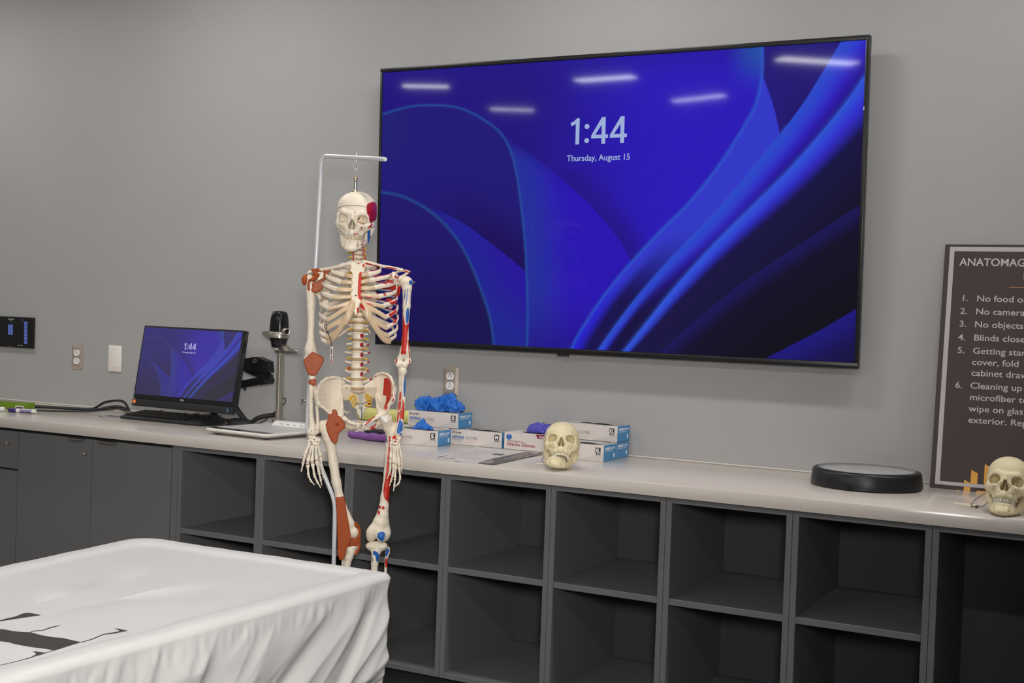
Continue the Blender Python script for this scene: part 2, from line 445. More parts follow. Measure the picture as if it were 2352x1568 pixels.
# ================================================================== screens
M_tvbez = mat('tv_bezel', (.010,.010,.011), .3)
M_tvscr = mat('tv_screen', (.004,.004,.005), .045, ior=1.19, emit='attr', estr=1.)
M_monscr = mat('monitor_screen', (.02,.02,.022), .25, ior=1.4, emit='attr', estr=1.)
M_digit = mat('screen_digits', (.0,.0,.0), .3, emit=srgb(150,170,212), estr=1.)
M_mdigit = mat('monitor_digits', (.0,.0,.0), .3, emit=srgb(180,172,222), estr=1.)
def lin(r, g, b): return np.array(srgb(r, g, b))
CV = dict(
A=[(-.02,.838),(.001,.845),(.065,.868),(.131,.869),(.191,.852),(.24,.812),(.28,.764),(.304,.706),(.321,.617),(.335,.488),(.345,.359),(.352,.206),(.355,.085),(.355,-.02)],
B=[(-.02,.556),(.004,.553),(.052,.538),(.109,.495),(.159,.432),(.198,.357),(.226,.275),(.254,.169),(.272,.079),(.281,-.02)],
C=[(.28,.764),(.309,.73),(.361,.671),(.437,.569),(.492,.486),(.541,.392),(.572,.31),(.594,.22)],
D=[(.114,.494),(.153,.477),(.208,.431),(.273,.358),(.35,.265)],
E1=[(.815,1.02),(.817,.92),(.808,.826),(.795,.776),(.771,.704),(.738,.617),(.687,.506),(.63,.408),(.571,.299),(.516,.181),(.47,.06),(.447,-.02)],
L=[(.818,.909),(.837,.824),(.848,.758),(.853,.718)],
E2=[(.963,1.02),(.926,.909),(.895,.819),(.853,.718),(.819,.643),(.782,.563),(.732,.46),(.676,.362),(.627,.27),(.578,.168),(.537,.072),(.501,-.02)],
E3=[(1.02,.94),(1.003,.901),(.975,.827),(.945,.758),(.906,.675),(.866,.597),(.826,.526),(.784,.453),(.721,.34),(.656,.21),(.603,.092),(.553,-.02)],
G=[(1.02,.51),(.999,.49),(.947,.43),(.883,.354),(.809,.264),(.746,.176),(.694,.098),(.622,-.02)],
H=[(1.02,.19),(.998,.167),(.953,.114),(.897,.056),(.82,-.02)])
AR = 1.78
def wallpaper(U, V):
    """the ribbon picture shown on both screens: colour of every screen point"""
    P = {k: catmull(np.array(v), 5) for k, v in CV.items()}
    def dist(k):
        q = P[k]; m = np.full(U.shape, 1e3)
        for a, b in zip(q[:-1], q[1:]):
            ex, ey = (b[0]-a[0])*AR, b[1]-a[1]; wx, wy = (U-a[0])*AR, V-a[1]
            t = np.clip((wx*ex+wy*ey)/(ex*ex+ey*ey+1e-12), 0, 1); m = np.minimum(m, (wx-t*ex)**2+(wy-t*ey)**2)
        return np.sqrt(m)
    d = {k: dist(k) for k in P}
    def reg(*pl): return in_poly(U, V, [tuple(p) for p in np.vstack(pl)])
    rA = reg(P['A'], [(-.1, -.1)]); rB = reg(P['B'], [(-.1, -.1)])
    rC = reg(P['A'][30:], P['C'][::-1]) if False else (~rA) & reg([(.27, .764)], P['C'], [(.594, -.1), (.2, -.1)])
    rD = rA & (~rB) & reg([(.08, .5)], P['D'], [(.36, -.1), (.1, -.1)])
    rE1 = reg(P['E1'], [(1.2, -.1), (1.2, 1.1)]); rE2 = reg(P['E2'], [(1.2, -.1), (1.2, 1.1)]); rE3 = reg(P['E3'], [(1.2, -.1)])
    rG = reg(P['G'], [(1.2, -.1)]); rH = reg(P['H'], [(1.2, -.1)])
    rL = rE1 & (~rE2) & reg([(.80, 1.02)], [(.818, 1.02)], P['L'], [(.853, .718), (.4, -.1), (.4, 0)])
    def mix(a, b, t): t = np.clip(t, 0, 1)[..., None]; return a*(1-t)+b*t
    O = lambda *c: np.broadcast_to(lin(*c), U.shape+(3,)).copy()
    ss = lambda x: np.clip(x, 0, 1)**2*(3-2*np.clip(x, 0, 1))
    # backdrop
    bg = mix(O(34,19,128), O(44,24,188), ss((U-.3)/.35))
    bg = mix(bg, O(35,18,140), ss(1-d['C']/.12)*(V < .62)); bg = mix(bg, O(36,22,140), ss((V-.9)/.15)*.7)
    bg = mix(bg, O(34,16,132), ss((.3-V)/.4)*.6)
    bg = mix(bg, O(36,90,170), .9*ss((U-.74)/.08)*ss((V-.84)/.18))
    out = bg
    c = mix(O(36,48,158), O(42,18,182), ss(d['A']/.20)); c = mix(c, O(34,18,138), ss((.22-V)/.3)); c = mix(c, bg, ss((V-.5)/.3)*ss(1-d['C']/.05))
    c = mix(c, O(34,18,135), ss((U-.50)/.12)*ss((.34-V)/.3))
    out = np.where(rC[..., None], c, out)
    a = mix(O(33,25,122), O(31,20,108), ss((.7-V)/.5)); a = mix(a, O(28,12,92), ss(1-d['D']/.16)*ss((U-.1)/.2)); a = mix(a, O(34,32,118), ss((.12-U)/.12)*ss((V-.5)/.3))
    out = np.where(rA[..., None], a, out)
    dd = mix(O(33,34,150), O(39,21,158), ss(d['B']/.16)); dd = mix(dd, O(32,40,145), ss((.25-V)/.3))
    dd = mix(dd, a, ss((.2-U)/.12))
    out = np.where(rD[..., None], dd, out)
    b = mix(O(33,23,112), O(25,17,82), ss((.5-V)/.45))
    out = np.where(rB[..., None], b, out)
    # right-hand ribbons
    w = np.clip(.25+V, .25, 1)
    e1 = mix(O(52,58,205), O(40,32,205), ss((.35-V)/.3)); e1 = mix(e1, O(24,16,80), ss((d['E1']-.012)/.045)*ss((.46-V)/.3))
    dark = O(36,24,122)
    u1 = mix(dark, O(30,16,100), ss((.95-V)/.25)*ss((U-.82)/.1))
    seg = np.where(rL[..., None], e1, np.where((V > .70)[..., None], u1, e1))
    out = np.where((rE1 & ~rE2)[..., None], seg, out)
    top = np.clip((V-.55)/.4, 0, 1)
    e2 = mix(O(44,74,205), O(54,30,214), ss(d['E2']/(.05+.05*V))); e2 = mix(e2, O(34,17,124), ss((d['E2']-.012-.024*V)/(.03+.085*V)))
    e2 = mix(e2, O(22,14,66), ss((.35-V)/.25)*ss((d['E2']-.012)/.03))
    out = np.where((rE2 & ~rE3)[..., None], e2, out)
    e3 = mix(O(48,82,215), O(52,48,214), ss(d['E3']/.05)); e3 = mix(e3, O(24,19,68), ss((d['E3']-.006-.032*V)/(.024+.075*V)))
    e3 = mix(e3, O(17,14,34), ss((d['E3']-.06)/.25)); 
    g = mix(O(29,21,90), O(18,14,40), ss(d['G']/.07)); g = mix(g, O(14,12,24), ss((d['G']-.06)/.2))
    e3 = np.where(rG[..., None], mix(e3, g, .9), e3)
    h = mix(O(30,24,122), O(24,17,78), ss(d['H']/.10)); h = mix(h, O(15,13,30), ss((d['H']-.08)/.12))
    e3 = np.where(rH[..., None], h, e3)
    out = np.where(rE3[..., None], e3, out)
    # bright hairlines
    out = mix(out, O(36,92,168), .55*np.exp(-(d['A']/.0045)**2)*(U < .36)); out = mix(out, O(38,84,152), .6*np.exp(-(d['B']/.0055)**2))
    out = mix(out, O(46,98,205), .5*np.exp(-(d['E1']/.006)**2)); out = mix(out, O(48,88,205), .25*np.exp(-(d['E2']/.006)**2)*(V < .75))
    out = mix(out, O(50,96,220), .3*np.exp(-(d['E3']/.008)**2))
    return out*.92
def screen_mesh(name, w, h, nx, ny, m, parent, M, tint=None):
    U, V = np.meshgrid(np.linspace(0, 1, nx), np.linspace(0, 1, ny), indexing='ij')
    col = wallpaper(U, V)
    if tint is not None: col = tint(col)
    P = np.stack([U*w, V*h, np.zeros_like(U)], -1).reshape(-1, 3)
    I = np.arange(nx*ny).reshape(nx, ny)
    Q = np.stack([I[:-1, :-1], I[1:, :-1], I[1:, 1:], I[:-1, 1:]], -1).reshape(-1, 4)
    me = fastmesh(name, P, Q); set_col(me, col.reshape(-1, 3))
    return mkmesh(name, me, m, parent, smooth=180, M=M)
# big wall television, tilted slightly forward on its mount
TT = .0276
Mtv = frame((-1.203, -.06, 1.2742), (1, 0, 0), (0, -math.sin(TT), math.cos(TT)))
r = thing('television', 'very large wall-mounted television showing a blue lock screen', 'television', M=Mtv)
W, H = 1.893, 1.085
fr = MB()
fr.box((0, 0, -.028), (W, .020, .004), bev=.002).box((0, H-.016, -.028), (W, H, .004), bev=.002)
fr.box((0, .018, -.028), (.0115, H-.014, .004), bev=.002).box((W-.0125, .018, -.028), (W, H-.014, .004), bev=.002)
fr.build('bezel', M_tvbez, r, smooth=40)
MB().box((.012, .019, -.026), (W-.012, H-.015, -.002)).box((.30, .18, -.047), (W-.30, .85, -.026)).build('housing', M_black, r)
screen_mesh('screen', W-.024, H-.037, 900, 506, M_tvscr, r, Matrix.Translation((.0115, .0205, 0)))
MB().box((.80, -.008, -.012), (.846, .006, .003), bev=.003).build('sensor', M_black, r, smooth=40)
MB().box((W-.0125, .842, .004), (W-.0095, .853, .0047)).build('badge', mat('tv_badge', (.7,.7,.7), .3), r)
sw, sh = W-.024, H-.037
def on_tv(u, v, z=.0012): return Matrix.Translation((.0115+u*sw, .0205+v*sh, z))
def digits4(name, w, h, st, m, parent, M):
    """the clock 1:44 as outlines, height h"""
    mb = MB(); k = h
    def poly(p, x): mb.prism([((x+a*k)*1.095, b*k) for a, b in p], 0, .0008)
    def bar(x, pts): 
        poly(pts, x)
    bar(0, [(.205,0),(.345,0),(.345,1),(.255,1),(.205,.955)]); bar(0, [(.0,.825),(.04,.70),(.215,.79),(.215,.955),(.205,.955),(.13,.885)])
    for z in (.135, .67):
        mb.prism([(.635*k*1.095+.094*k*1.05*math.cos(t), z*k+.092*k*math.sin(t)) for t in np.linspace(0, 2*PI, 28, endpoint=False)], 0, .0008)
    for x in (.807, 1.513):
        X = x*k
        poly([(.39,0),(.53,0),(.53,1),(.39,1)], X); poly([(.0,.21),(.39,.21),(.39,.345),(.145,.345),(.0,.32)], X); poly([(.53,.21),(.63,.21),(.63,.345),(.53,.345)], X)
        poly([(.0,.32),(.145,.345),(.39,.73),(.39,1)], X)
    return mb.build(name, m, parent, M=M)
digits4('clock_digits', .24, .0945, .0, M_digit, r, on_tv(.4385, .708))
lettering('date_lettering', 'Thursday, August 15', .031, M_digit, r, on_tv(.432, .651), width=.2475, bold=.0003)

# desktop all-in-one on its arm
TL, TR, BL, BR = (Vector(p) for p in ((-2.248,-.25,1.310), (-1.711,-.25,1.310), (-2.246,-.302,1.005), (-1.709,-.302,1.003)))
Mm = frame(BL, BR-BL, TL-BL); mw = (BR-BL).length; mh = (TL-BL).length
r = thing('desktop_monitor', 'black desktop monitor with a small blue lock screen, above the keyboard', 'monitor', M=Mm)
MB().box((0, 0, -.030), (mw, mh, 0), bev=.003).box((.12, .03, -.055), (mw-.12, mh-.06, -.03), bev=.01).build('casing', M_black, r, smooth=40)
MB().box((0, -.031, -.018), (mw, -.002, .004), bev=.003).box((.01, -.004, -.016), (mw-.01, .002, -.004)).build('speaker_bar', mat('speaker_cloth', (.014,.014,.015), .7, bump=.2, bscale=900), r, smooth=40)
screen_mesh('screen', mw-.016, mh-.026, 300, 190, M_monscr, r, Matrix.Translation((.007, .018, .0006)),
            tint=lambda c: c*np.array([.85, .8, .72])*.85+np.array([.020, .018, .028]))
def on_mon(u, v): return Matrix.Translation((.007+u*(mw-.016), .018+v*(mh-.026), .0012))
digits4('clock_digits', .07, .0275, 0, M_mdigit, r, on_mon(.4385, .702))
lettering('date_lettering', 'Thursday, August 15', .0088, M_mdigit, r, on_mon(.43, .653), width=.0715, bold=.00005)
lettering('maker_lettering', 'DELL', .010, mat('silver_print', (.45,.45,.45), .4), r, Matrix.Translation((mw/2-.012, .0045, .0006)), bold=.0003)
MB().lathe([(.0, .0012), (.0085, .0012), (.009, 0)], 24, M=Matrix.Translation((.0135, -.0145, .004))).build('round_sticker', mat('orange_sticker', srgb(225,120,60), .5), r)
lettering('sticker_letter', 'B', .012, mat('sticker_print', srgb(240,190,150), .5), r, Matrix.Translation((.0105, -.0185, .0055)))
mb = MB()
for (x, y, w) in ((.508, -.012, .008), (.508, -.019, .012), (.5135, -.025, .0045)): mb.box((x, y, .004), (x+w, y+.0022, .0046))
mb.build('port_marks', mat('mark_print', (.30,.42,.5), .5), r)
MB().box((.498, -.0285, .0035), (mw-.004, -.006, .0042)).build('port_label', mat('label_blue', (.012,.02,.028), .4), r)

# touch control panel on the wall
r = thing('touch_panel', 'small black wall touch panel with blue buttons at the left edge', 'control panel', (-3.29, -.0005, 1.2415))
MB().box((-.118, -.014, -.0735), (.118, 0, .0735), bev=.003).build('casing', M_black, r, smooth=40)
MB().box((-.112, -.0146, -.068), (.112, -.0138, .068)).build('screen', mat('panel_glass', (.012,.013,.013), .12), r)
M_btn = mat('panel_button', (.02,.02,.05), .4, emit=srgb(74,92,152), estr=1.); M_btn2 = mat('panel_button_core', (.02,.02,.05), .4, emit=srgb(52,62,132), estr=1.)
M_ptx = mat('panel_text', (0,0,0), .4, emit=srgb(105,108,108), estr=1.)
def px_panel(u, v): return at_y(u*90/1283, 710+v*110/1568, -.0146)-np.array([-3.29, 0, 1.2415])
for (ua, ub, rows) in ((268, 425, ((505,575),(588,660),(672,742),(757,828))), (792, 902, ((408,505),(530,630),(655,755),(780,880),(903,1004),(1028,1126)))):
    for (va, vb) in rows:
        a = px_panel(ua, vb); b = px_panel(ub, va)
        k = MB().box((a[0], -.0154, a[2]), (b[0], -.0146, b[2]), bev=.0004, seg=1).build('button', M_btn, r)
        c = (a+b)/2; MB().box((c[0]-.006, -.0157, c[2]-.0028), (c[0]+.006, -.0154, c[2]+.0028)).build('button_mark', M_btn2, k)
for (ua, va, ub, vb) in ((270,342,470,312), (330,388,395,376), (570,1182,630,1168), (655,1190,745,1174), (315,1232,370,1215)):
    a = px_panel(ua, va); b = px_panel(ub, vb); MB().box((a[0], -.0151, a[2]), (b[0], -.0146, b[2])).build('text_line', M_ptx, r)
a = px_panel(738, 352); MB().cyl((a[0], -.0152, a[2]), (a[0], -.0146, a[2]), .006, n=16).build('round_button', mat('panel_round', (0,0,0), .4, emit=srgb(48,46,96), estr=1.), r)

# rules board leaning on the wall
M_board = mat('board_brown', srgb(62,51,48), .45, spec=.4); M_bline = mat('board_border', srgb(178,172,174), .5)
M_btxt = mat('board_print', srgb(186,180,178), .5); M_gold = mat('board_gold', srgb(214,156,66), .5)
B0 = Vector((.9395, -.112, ZT)); BTp = Vector((.9395, -.012, 1.686))
Mb = frame(B0+Vector((0, 0, .0012)), (1, 0, 0), BTp-B0); bh = (BTp-B0).length; bw = .61
r = thing('notice_board', 'dark brown rules board with numbered list, leaning on the wall behind the skull', 'sign', M=Mb)
MB().box((0, 0, -.008), (bw, bh, 0), bev=.0006, seg=1).build('panel', M_board, r)
def px_b(u, v):
    n = np.array(Mb.col[2])[:3]; p0 = np.array(Mb.translation); d = ray(u, v); t = ((p0-CAM)@n)/(d@n)
    return np.array(Mb.inverted() @ Vector(CAM+t*d))
def crop_b(u, v): return px_b(2112+u*240/607, 540+v*620/1568)
zb = .0004
iL = crop_b(190, 300)[0]; oL = crop_b(163, 300)[0]; bo = px_b(2150, 1111)[1]; bi = px_b(2160, 1104)[1]
to_ = px_b(2230, 567)[1]; ti = px_b(2230, 577)[1]
mb = MB()
mb.box((oL, bo, 0), (bw-oL, bi, zb)).box((oL, ti, 0), (bw-oL, to_, zb)).box((oL, bi, 0), (iL, ti, zb)).box((bw-iL, bi, 0), (bw-oL, ti, zb))
mb.build('border', M_bline, r)
def brow(txt, u, v0, size, m=M_btxt, width=None, bold=0., sx=1.):
    p = crop_b(u, v0); lettering('lettering', txt, size, m, r, Matrix.Translation((p[0], p[1], zb)), bold=bold, width=width, sx=sx)
cap = abs(crop_b(240, 130)[1]-crop_b(240, 175)[1])/.73
brow('ANATOMAGE', 232, 176, cap, bold=.0004, width=None); brow('R', 601, 254, cap, bold=.0008)
a = crop_b(521, 302); MB().box((a[0], a[1]-.0007, 0), (bw-a[0], a[1]+.0007, zb)).build('underline', M_gold, r)
s0 = abs(crop_b(330, 345)[1]-crop_b(330, 384)[1])/.73
for n, (u, v) in enumerate(((240,381),(235,456),(229,530),(224,608),(219,683),(206,886))): brow('%d.' % (n+1), u, v, s0*.94, bold=.0002, sx=1.12)
for t, u, v in (('No food or', 330, 384), ('No camera', 324, 459), ('No objects', 318, 534), ('Blinds close', 313, 611), ('Getting star', 308, 687), ('cover, fold', 303, 752), ('cabinet draw', 299, 815),
                ('Cleaning up', 293, 889), ('microfiber to', 290, 956), ('wipe on glas', 285, 1022), ('exterior. Rep', 281, 1088)): brow(t, u, v, s0*.94, bold=.0002, sx=1.16)
def gold(pts):
    q = [px_b(2180+u*172/1586, 1030+v*170/1568)[:2] for u, v in pts]; MB().prism(q, 0, zb*.7).build('gold_stripe', M_gold, r)
gold([(305,915),(318,655),(455,735),(445,925)]); gold([(450,760),(472,450),(609,525),(592,795),(515,775),(458,742)])
gold([(730,805),(757,325),(897,405),(868,830)]); gold([(582,890),(870,912),(866,966),(580,938)]); gold([(165,865),(180,860),(215,885),(175,890)])
# ================================================================== things along the worktop, left to right
Z = ZT
M_cable = mat('cable_black', (.012,.012,.012), .45)
M_rub = mat('rubber_black', (.016,.016,.017), .6)
M_wh = mat('cool_white_plastic', (.74,.73,.71), .4)
M_alu = mat('warm_silver', (.52,.48,.42), .35, metal=.85)
def P3(u, v, y): return Vector(at_y(u, v, y))
def PZ(u, v, z): return Vector(at_z(u, v, z))
# green eraser box and markers
r = thing('eraser_box', 'lime green and grey flat carton behind the marker pens', 'box', (-2.905, -.335, Z), rz=.06)
MB().box((-.115, -.028, .0005), (.085, .030, .033), bev=.002).build('carton', mat('lime_card', srgb(104,134,28), .5), r, smooth=40)
MB().box((-.11, -.022, .033), (.03, .026, .0345), bev=.0005).build('grey_top', mat('grey_felt', srgb(128,122,112), .9), r)
MB().box((.028, -.0288, .004), (.078, -.0279, .021)).build('bar_label', mat('label_pale', (.6,.6,.52), .5), r)
MB().box((.034, -.0292, .007), (.073, -.0286, .015)).build('label_bars', mat('label_dark', (.05,.06,.03), .5), r)
def marker(label, loc, rz, col, body, end):
    r = thing('marker_pen', label, 'marker', loc, rz, 'dry erase marker pens on the worktop')
    Rx = Matrix.Rotation(PI/2, 4, 'Y')
    MB().lathe([(.0085, 0), (.0093, .001), (.0093, .034), (.0085, .036)], 22, M=Matrix.Translation((-.062, 0, .0095)) @ Rx).build('cap', col, r, smooth=50)
    MB().lathe([(.0085, 0), (.009, .002), (.009, .014), (.0088, .016)], 22, M=Matrix.Translation((-.026, 0, .0095)) @ Rx).build('collar', M_wh, r, smooth=50)
    MB().lathe([(.0088, 0), (.0088, .058)], 22, M=Matrix.Translation((-.010, 0, .0095)) @ Rx).build('barrel', body, r, smooth=50)
    MB().lathe([(.0088, 0), (.0088, .014), (.0078, .0165)], 22, M=Matrix.Translation((.048, 0, .0095)) @ Rx).build('end_plug', end, r, smooth=50)
    return r
M_pur = mat('marker_purple', srgb(56,38,108), .35); M_lil = mat('marker_body', srgb(180,172,196), .4)
r = marker('purple capped dry erase marker lying in front of the green box', (-2.748, -.435, Z), .30, M_pur, M_lil, M_wh)
mb = MB()
for k in range(7): mb.box((-.006+k*.0075, -.0093, .0035), (-.001+k*.0075, -.0088, .0075+.001*(k % 3)))
mb.box((-.009, -.0093, .0025), (.047, -.0086, .0033)).box((-.009, -.0085, .0125), (.047, -.0075, .0145))
mb.build('barrel_print', M_pur, r)
marker('marker with only its white end showing, at the left edge', (-2.915, -.455, Z), .25, mat('marker_green', (.05,.2,.08), .4), M_wh, M_wh)
# cable bundle
mid = [PZ(47, 930, Z+.008), PZ(90, 932, Z+.007), PZ(140, 934.5, Z+.007)]
Yc = lambda u, v, y: Vector(at_y(u, v, y))
CB = [[(-2.98,-.20,.006),(-2.86,-.17,.006),(-2.74,-.14,.006),(-2.66,-.12,.010)]+[tuple(Yc(240,924,-.10)-Vector((0,0,Z))),tuple(Yc(268,919.5,-.10)-Vector((0,0,Z))),tuple(Yc(286,924,-.10)-Vector((0,0,Z))),tuple(Yc(299,946,-.10)-Vector((0,0,Z)))],
      [(-2.98,-.225,.006),(-2.85,-.19,.006),(-2.73,-.155,.006),(-2.64,-.125,.008)]+[tuple(Yc(250,934,-.105)-Vector((0,0,Z))),tuple(Yc(272,933,-.105)-Vector((0,0,Z))),tuple(Yc(288,938,-.105)-Vector((0,0,Z))),tuple(Yc(297,947,-.105)-Vector((0,0,Z)))],
      [(-2.98,-.25,.006),(-2.86,-.21,.006),(-2.75,-.17,.006),(-2.66,-.145,.006),(-2.60,-.135,.012)]+[tuple(Yc(265,934.5,-.115)-Vector((0,0,Z))),tuple(Yc(283,940,-.115)-Vector((0,0,Z))),tuple(Yc(294,947,-.115)-Vector((0,0,Z)))],
      [(-2.90,-.345,.0045),(-2.78,-.33,.0045),(-2.68,-.27,.0045),(-2.60,-.20,.006)]+[tuple(Yc(248,941,-.15)-Vector((0,0,Z))),tuple(Yc(272,938,-.13)-Vector((0,0,Z))),tuple(Yc(291,946,-.125)-Vector((0,0,Z)))]]
LBL = ['black cable arching highest, running left from the monitor', 'black cable forming the second, lower arch left of the monitor',
       'black cable lying between the arching cable and the thin one, left of the monitor', 'thin black cable lying nearest the front edge, ending at the marker']
for c, l in zip(CB, LBL):
    p = catmull(np.array(c), 8); p[:, 2] = np.maximum(p[:, 2], .0042 if l.startswith('thin') else .0056)
    o = MB().tube(p, .0036 if l.startswith('thin') else .0052, 10).build('power_cable', M_cable, smooth=60, M=Matrix.Translation((0, 0, Z)))
    tag(o, l, 'cable', 'black cables running along the back of the worktop')
# clear card and adapter
r = tag(MB().add([(-2.470,-.32,0),(-2.36,-.335,0),(-2.315,-.215,.001),(-2.43,-.205,.0008),(-2.470,-.32,.0008),(-2.36,-.335,.0008),(-2.315,-.215,.0018),(-2.43,-.205,.0016)],
    [(3,2,1,0),(4,5,6,7),(0,1,5,4),(1,2,6,5),(2,3,7,6),(3,0,4,7)]).build('plastic_card', mat('clear_card', (.42,.42,.45), .08, coat=.5), M=Matrix.Translation((0,0,Z+.0003))), 'thin glossy grey plastic card lying flat left of the keyboard', 'card')
r = thing('cable_adapter', 'small grey adapter block behind the left end of the keyboard', 'adapter', (-2.385, -.14, Z), rz=-.12)
MB().box((-.055, -.013, .0005), (.05, .013, .014), bev=.003).build('body', mat('adapter_grey', srgb(112,105,96), .45), r, smooth=40)
MB().box((-.075, -.008, .003), (-.055, .008, .011), bev=.001).build('plug', mat('adapter_plug', srgb(150,140,122), .4), r)
# keyboard
a = PZ(302, 957, Z+.02); 
r = thing('keyboard', 'black full-size keyboard lying below the desktop monitor', 'keyboard', (-2.085, -.235, Z), rz=-.03)
kb = MB(); prof = [(-.078, .0005), (.070, .0005), (.074, .022), (.066, .027), (-.066, .014), (-.080, .008)]
kb.add([(-.222, y, z) for y, z in prof]+[(.222, y, z) for y, z in prof], [tuple(range(6))[::-1], tuple(range(6, 12))]+[(i, (i+1) % 6, 6+(i+1) % 6, 6+i) for i in range(6)])
kb.build('case', M_rub, r)
slope = math.atan2(.013, .132); Mk = Matrix.Translation((0, -.066, .0145)) @ Matrix.Rotation(slope, 4, 'X')
ks = MB()
for row in range(6):
    y = .006+row*.0195+(.004 if row == 5 else 0)
    x = -.214
    while x < .205:
        w = .017
        if row == 0 and -.14 < x < -.03: w = .11
        elif (x < -.20 and row in (1, 2, 3)): w = .017+.008*(4-row)*.6
        if .062 < x < .070 or .128 < x < .136: x += .008; continue
        ks.add([(x,y,0),(x+w,y,0),(x+w,y+.017,0),(x,y+.017,0),(x+.0018,y+.002,.0065),(x+w-.0018,y+.002,.0065),(x+w-.0018,y+.0155,.006),(x+.0018,y+.0155,.006)],
               [(0,1,5,4),(1,2,6,5),(2,3,7,6),(3,0,4,7),(4,5,6,7)], Mk)
        x += w+.0022
ks.build('keycaps', mat('keycap_black', (.010,.010,.011), .5), r)
# mouse
r = thing('computer_mouse', 'black computer mouse between keyboard and document camera', 'mouse', (-1.735, -.225, Z+.0004), rz=.5)
V, Fc = [], []
mb = MB()
prof = [(0, .036), (.35, .0355), (.62, .032), (.82, .024), (.94, .013), (1., 0.)]
n = 28
for (q, z) in prof[::-1]:
    for i in range(n):
        t = 2*PI*i/n; V.append((.058*q*math.cos(t)*(1 if q else 0), .031*q*math.sin(t)*(1-.12*math.cos(t)), z*(1-.18*math.cos(t)*q)))
for k in range(len(prof)-1):
    for i in range(n): j = (i+1) % n; Fc.append((k*n+i, k*n+j, (k+1)*n+j, (k+1)*n+i))
Fc.append(tuple(range(n))[::-1])
mb.add(V, Fc); mb.build('shell', M_rub, r, smooth=60)
MB().cyl((.030, -.004, .0275), (.030, .004, .0275), .007, n=18).build('scroll_wheel', M_black, r)
# monitor arm: a post clamped to the worktop, two folded links, tilting head behind the screen
r = thing('monitor_arm', 'black folding monitor arm reaching out behind the desktop monitor', 'monitor arm', (0, 0, 0))
ya = -.13
def arm(name, pts, hw, hy, m=M_black, bev=.004):
    """flat bar through photo points, hw half height, hy half depth"""
    p = [P3(u, v, ya) for u, v in pts]; return MB().tube([p[0]+(p[-1]-p[0])*t for t in np.linspace(0, 1, 6)], [(hy, hw)]*6, 12, up=(0, 0, 1)).build(name, m, r, smooth=40)
def slab(name, pts, y0, y1, m=M_black, par=None):
    q = [P3(u, v, (y0+y1)/2) for u, v in pts]
    return MB().prism([(p.x, -p.z) for p in q], y0, y1, M=Matrix.Rotation(-PI/2, 4, 'X')).build(name, m, par or r)
c5 = lambda u, v: (530+u/8.254, 800+v/8.254)
slab('upper_link', [c5(60,185),c5(380,185),c5(460,165),c5(520,215),c5(520,290),c5(430,335),c5(400,430),c5(60,430)], ya-.022, ya+.018)
slab('elbow_housing', [c5(400,425),c5(455,160),c5(550,158),c5(750,250),c5(768,455),c5(718,468),c5(620,420)], ya-.016, ya+.024)
slab('gas_strut', [c5(290,440),c5(520,545),c5(640,600),c5(770,560),c5(778,510),c5(640,425),c5(460,370)], ya-.010, ya+.012)
slab('lower_link', [c5(60,620),c5(250,605),c5(520,555),c5(670,590),c5(668,650),c5(540,695),c5(60,775)], ya-.018, ya+.016)
slab('pivot_block', [c5(650,560),c5(770,560),c5(772,640),c5(740,670),c5(640,690),c5(600,690)], ya-.02, ya+.02)
p = P3(*c5(465,240), ya-.022); MB().lathe([(.0, .004), (.006, .004), (.008, .007), (.0095, .006), (.0105, 0)], 24, M=Matrix.Translation(p) @ Matrix.Rotation(PI/2, 4, 'X')).build('pivot_cap', mat('arm_grey', (.05,.05,.05), .35), r, smooth=40)
p = P3(*c5(512,185), ya-.0225); MB().box(p-Vector((.004,.001,.003)), p+Vector((.004,.001,.003)), bev=.0007).build('rivet', M_chrome, r)
p = P3(*c5(660,622), ya-.0205); MB().box(p-Vector((.0025,.001,.005)), p+Vector((.0025,.001,.005)), bev=.0007).build('rivet', M_chrome, r)
p = P3(*c5(270,765), ya); MB().cyl(p-Vector((0,0,.006)), p+Vector((0,0,.006)), .006, n=14).build('cable_clip', M_rub, r)
# post behind the screen carrying the lower link, and the mounting head fixed to the casing
MB().cyl((-1.98, -.10, Z+.012), (-1.98, -.10, 1.115), .016, n=20).build('post', M_black, r, smooth=40)
MB().box((-2.03, -.145, Z+.0005), (-1.93, -.055, Z+.012), bev=.003).build('foot_plate', M_black, r)
pl = P3(*c5(60,690), ya); MB().tube([(-1.98, -.10, pl.z), (pl.x, ya, pl.z)], [(.016, .017)]*2, 10).build('link_root', M_black, r)
pu = P3(*c5(60,300), ya); MB().tube([(pu.x, ya, pu.z), (-1.97, -.17, pu.z-.01)], [(.015, .016)]*2, 10).build('link_tip', M_black, r)
MB().box((-2.03, -.205, 1.12), (-1.92, -.165, 1.23), bev=.004).build('mounting_head', M_black, r)
# black brace from the screen corner down to the desk
r2 = thing('cable_sleeve', 'thick black cable sleeve running from the monitor corner down behind the document camera', 'cable')
q = catmull(np.array([P3(536, 926, -.24), P3(549, 946, -.22), P3(562, 963, -.20), P3(571, 971.5, -.185)]), 6)
MB().tube(q, [(.009, .014)]*len(q), 10, up=(0, -1, .2)).build('drop_length', M_rub, r2, smooth=50)
q = catmull(np.array([P3(571, 972, -.183), P3(580, 968, -.16), P3(590, 961, -.135), P3(604, 956, -.12), P3(622, 953.5, -.10), P3(640, 953, -.09)]), 6)
q[:, 2] = np.maximum(q[:, 2], Z+.011)
MB().tube(q, .0095, 10).build('desk_length', M_rub, r2, smooth=50)
p = P3(570, 971.5, -.195); MB().box(p-Vector((.004,.003,.004)), p+Vector((.004,.003,.004)), bev=.001).build('metal_end', M_chrome, r2)
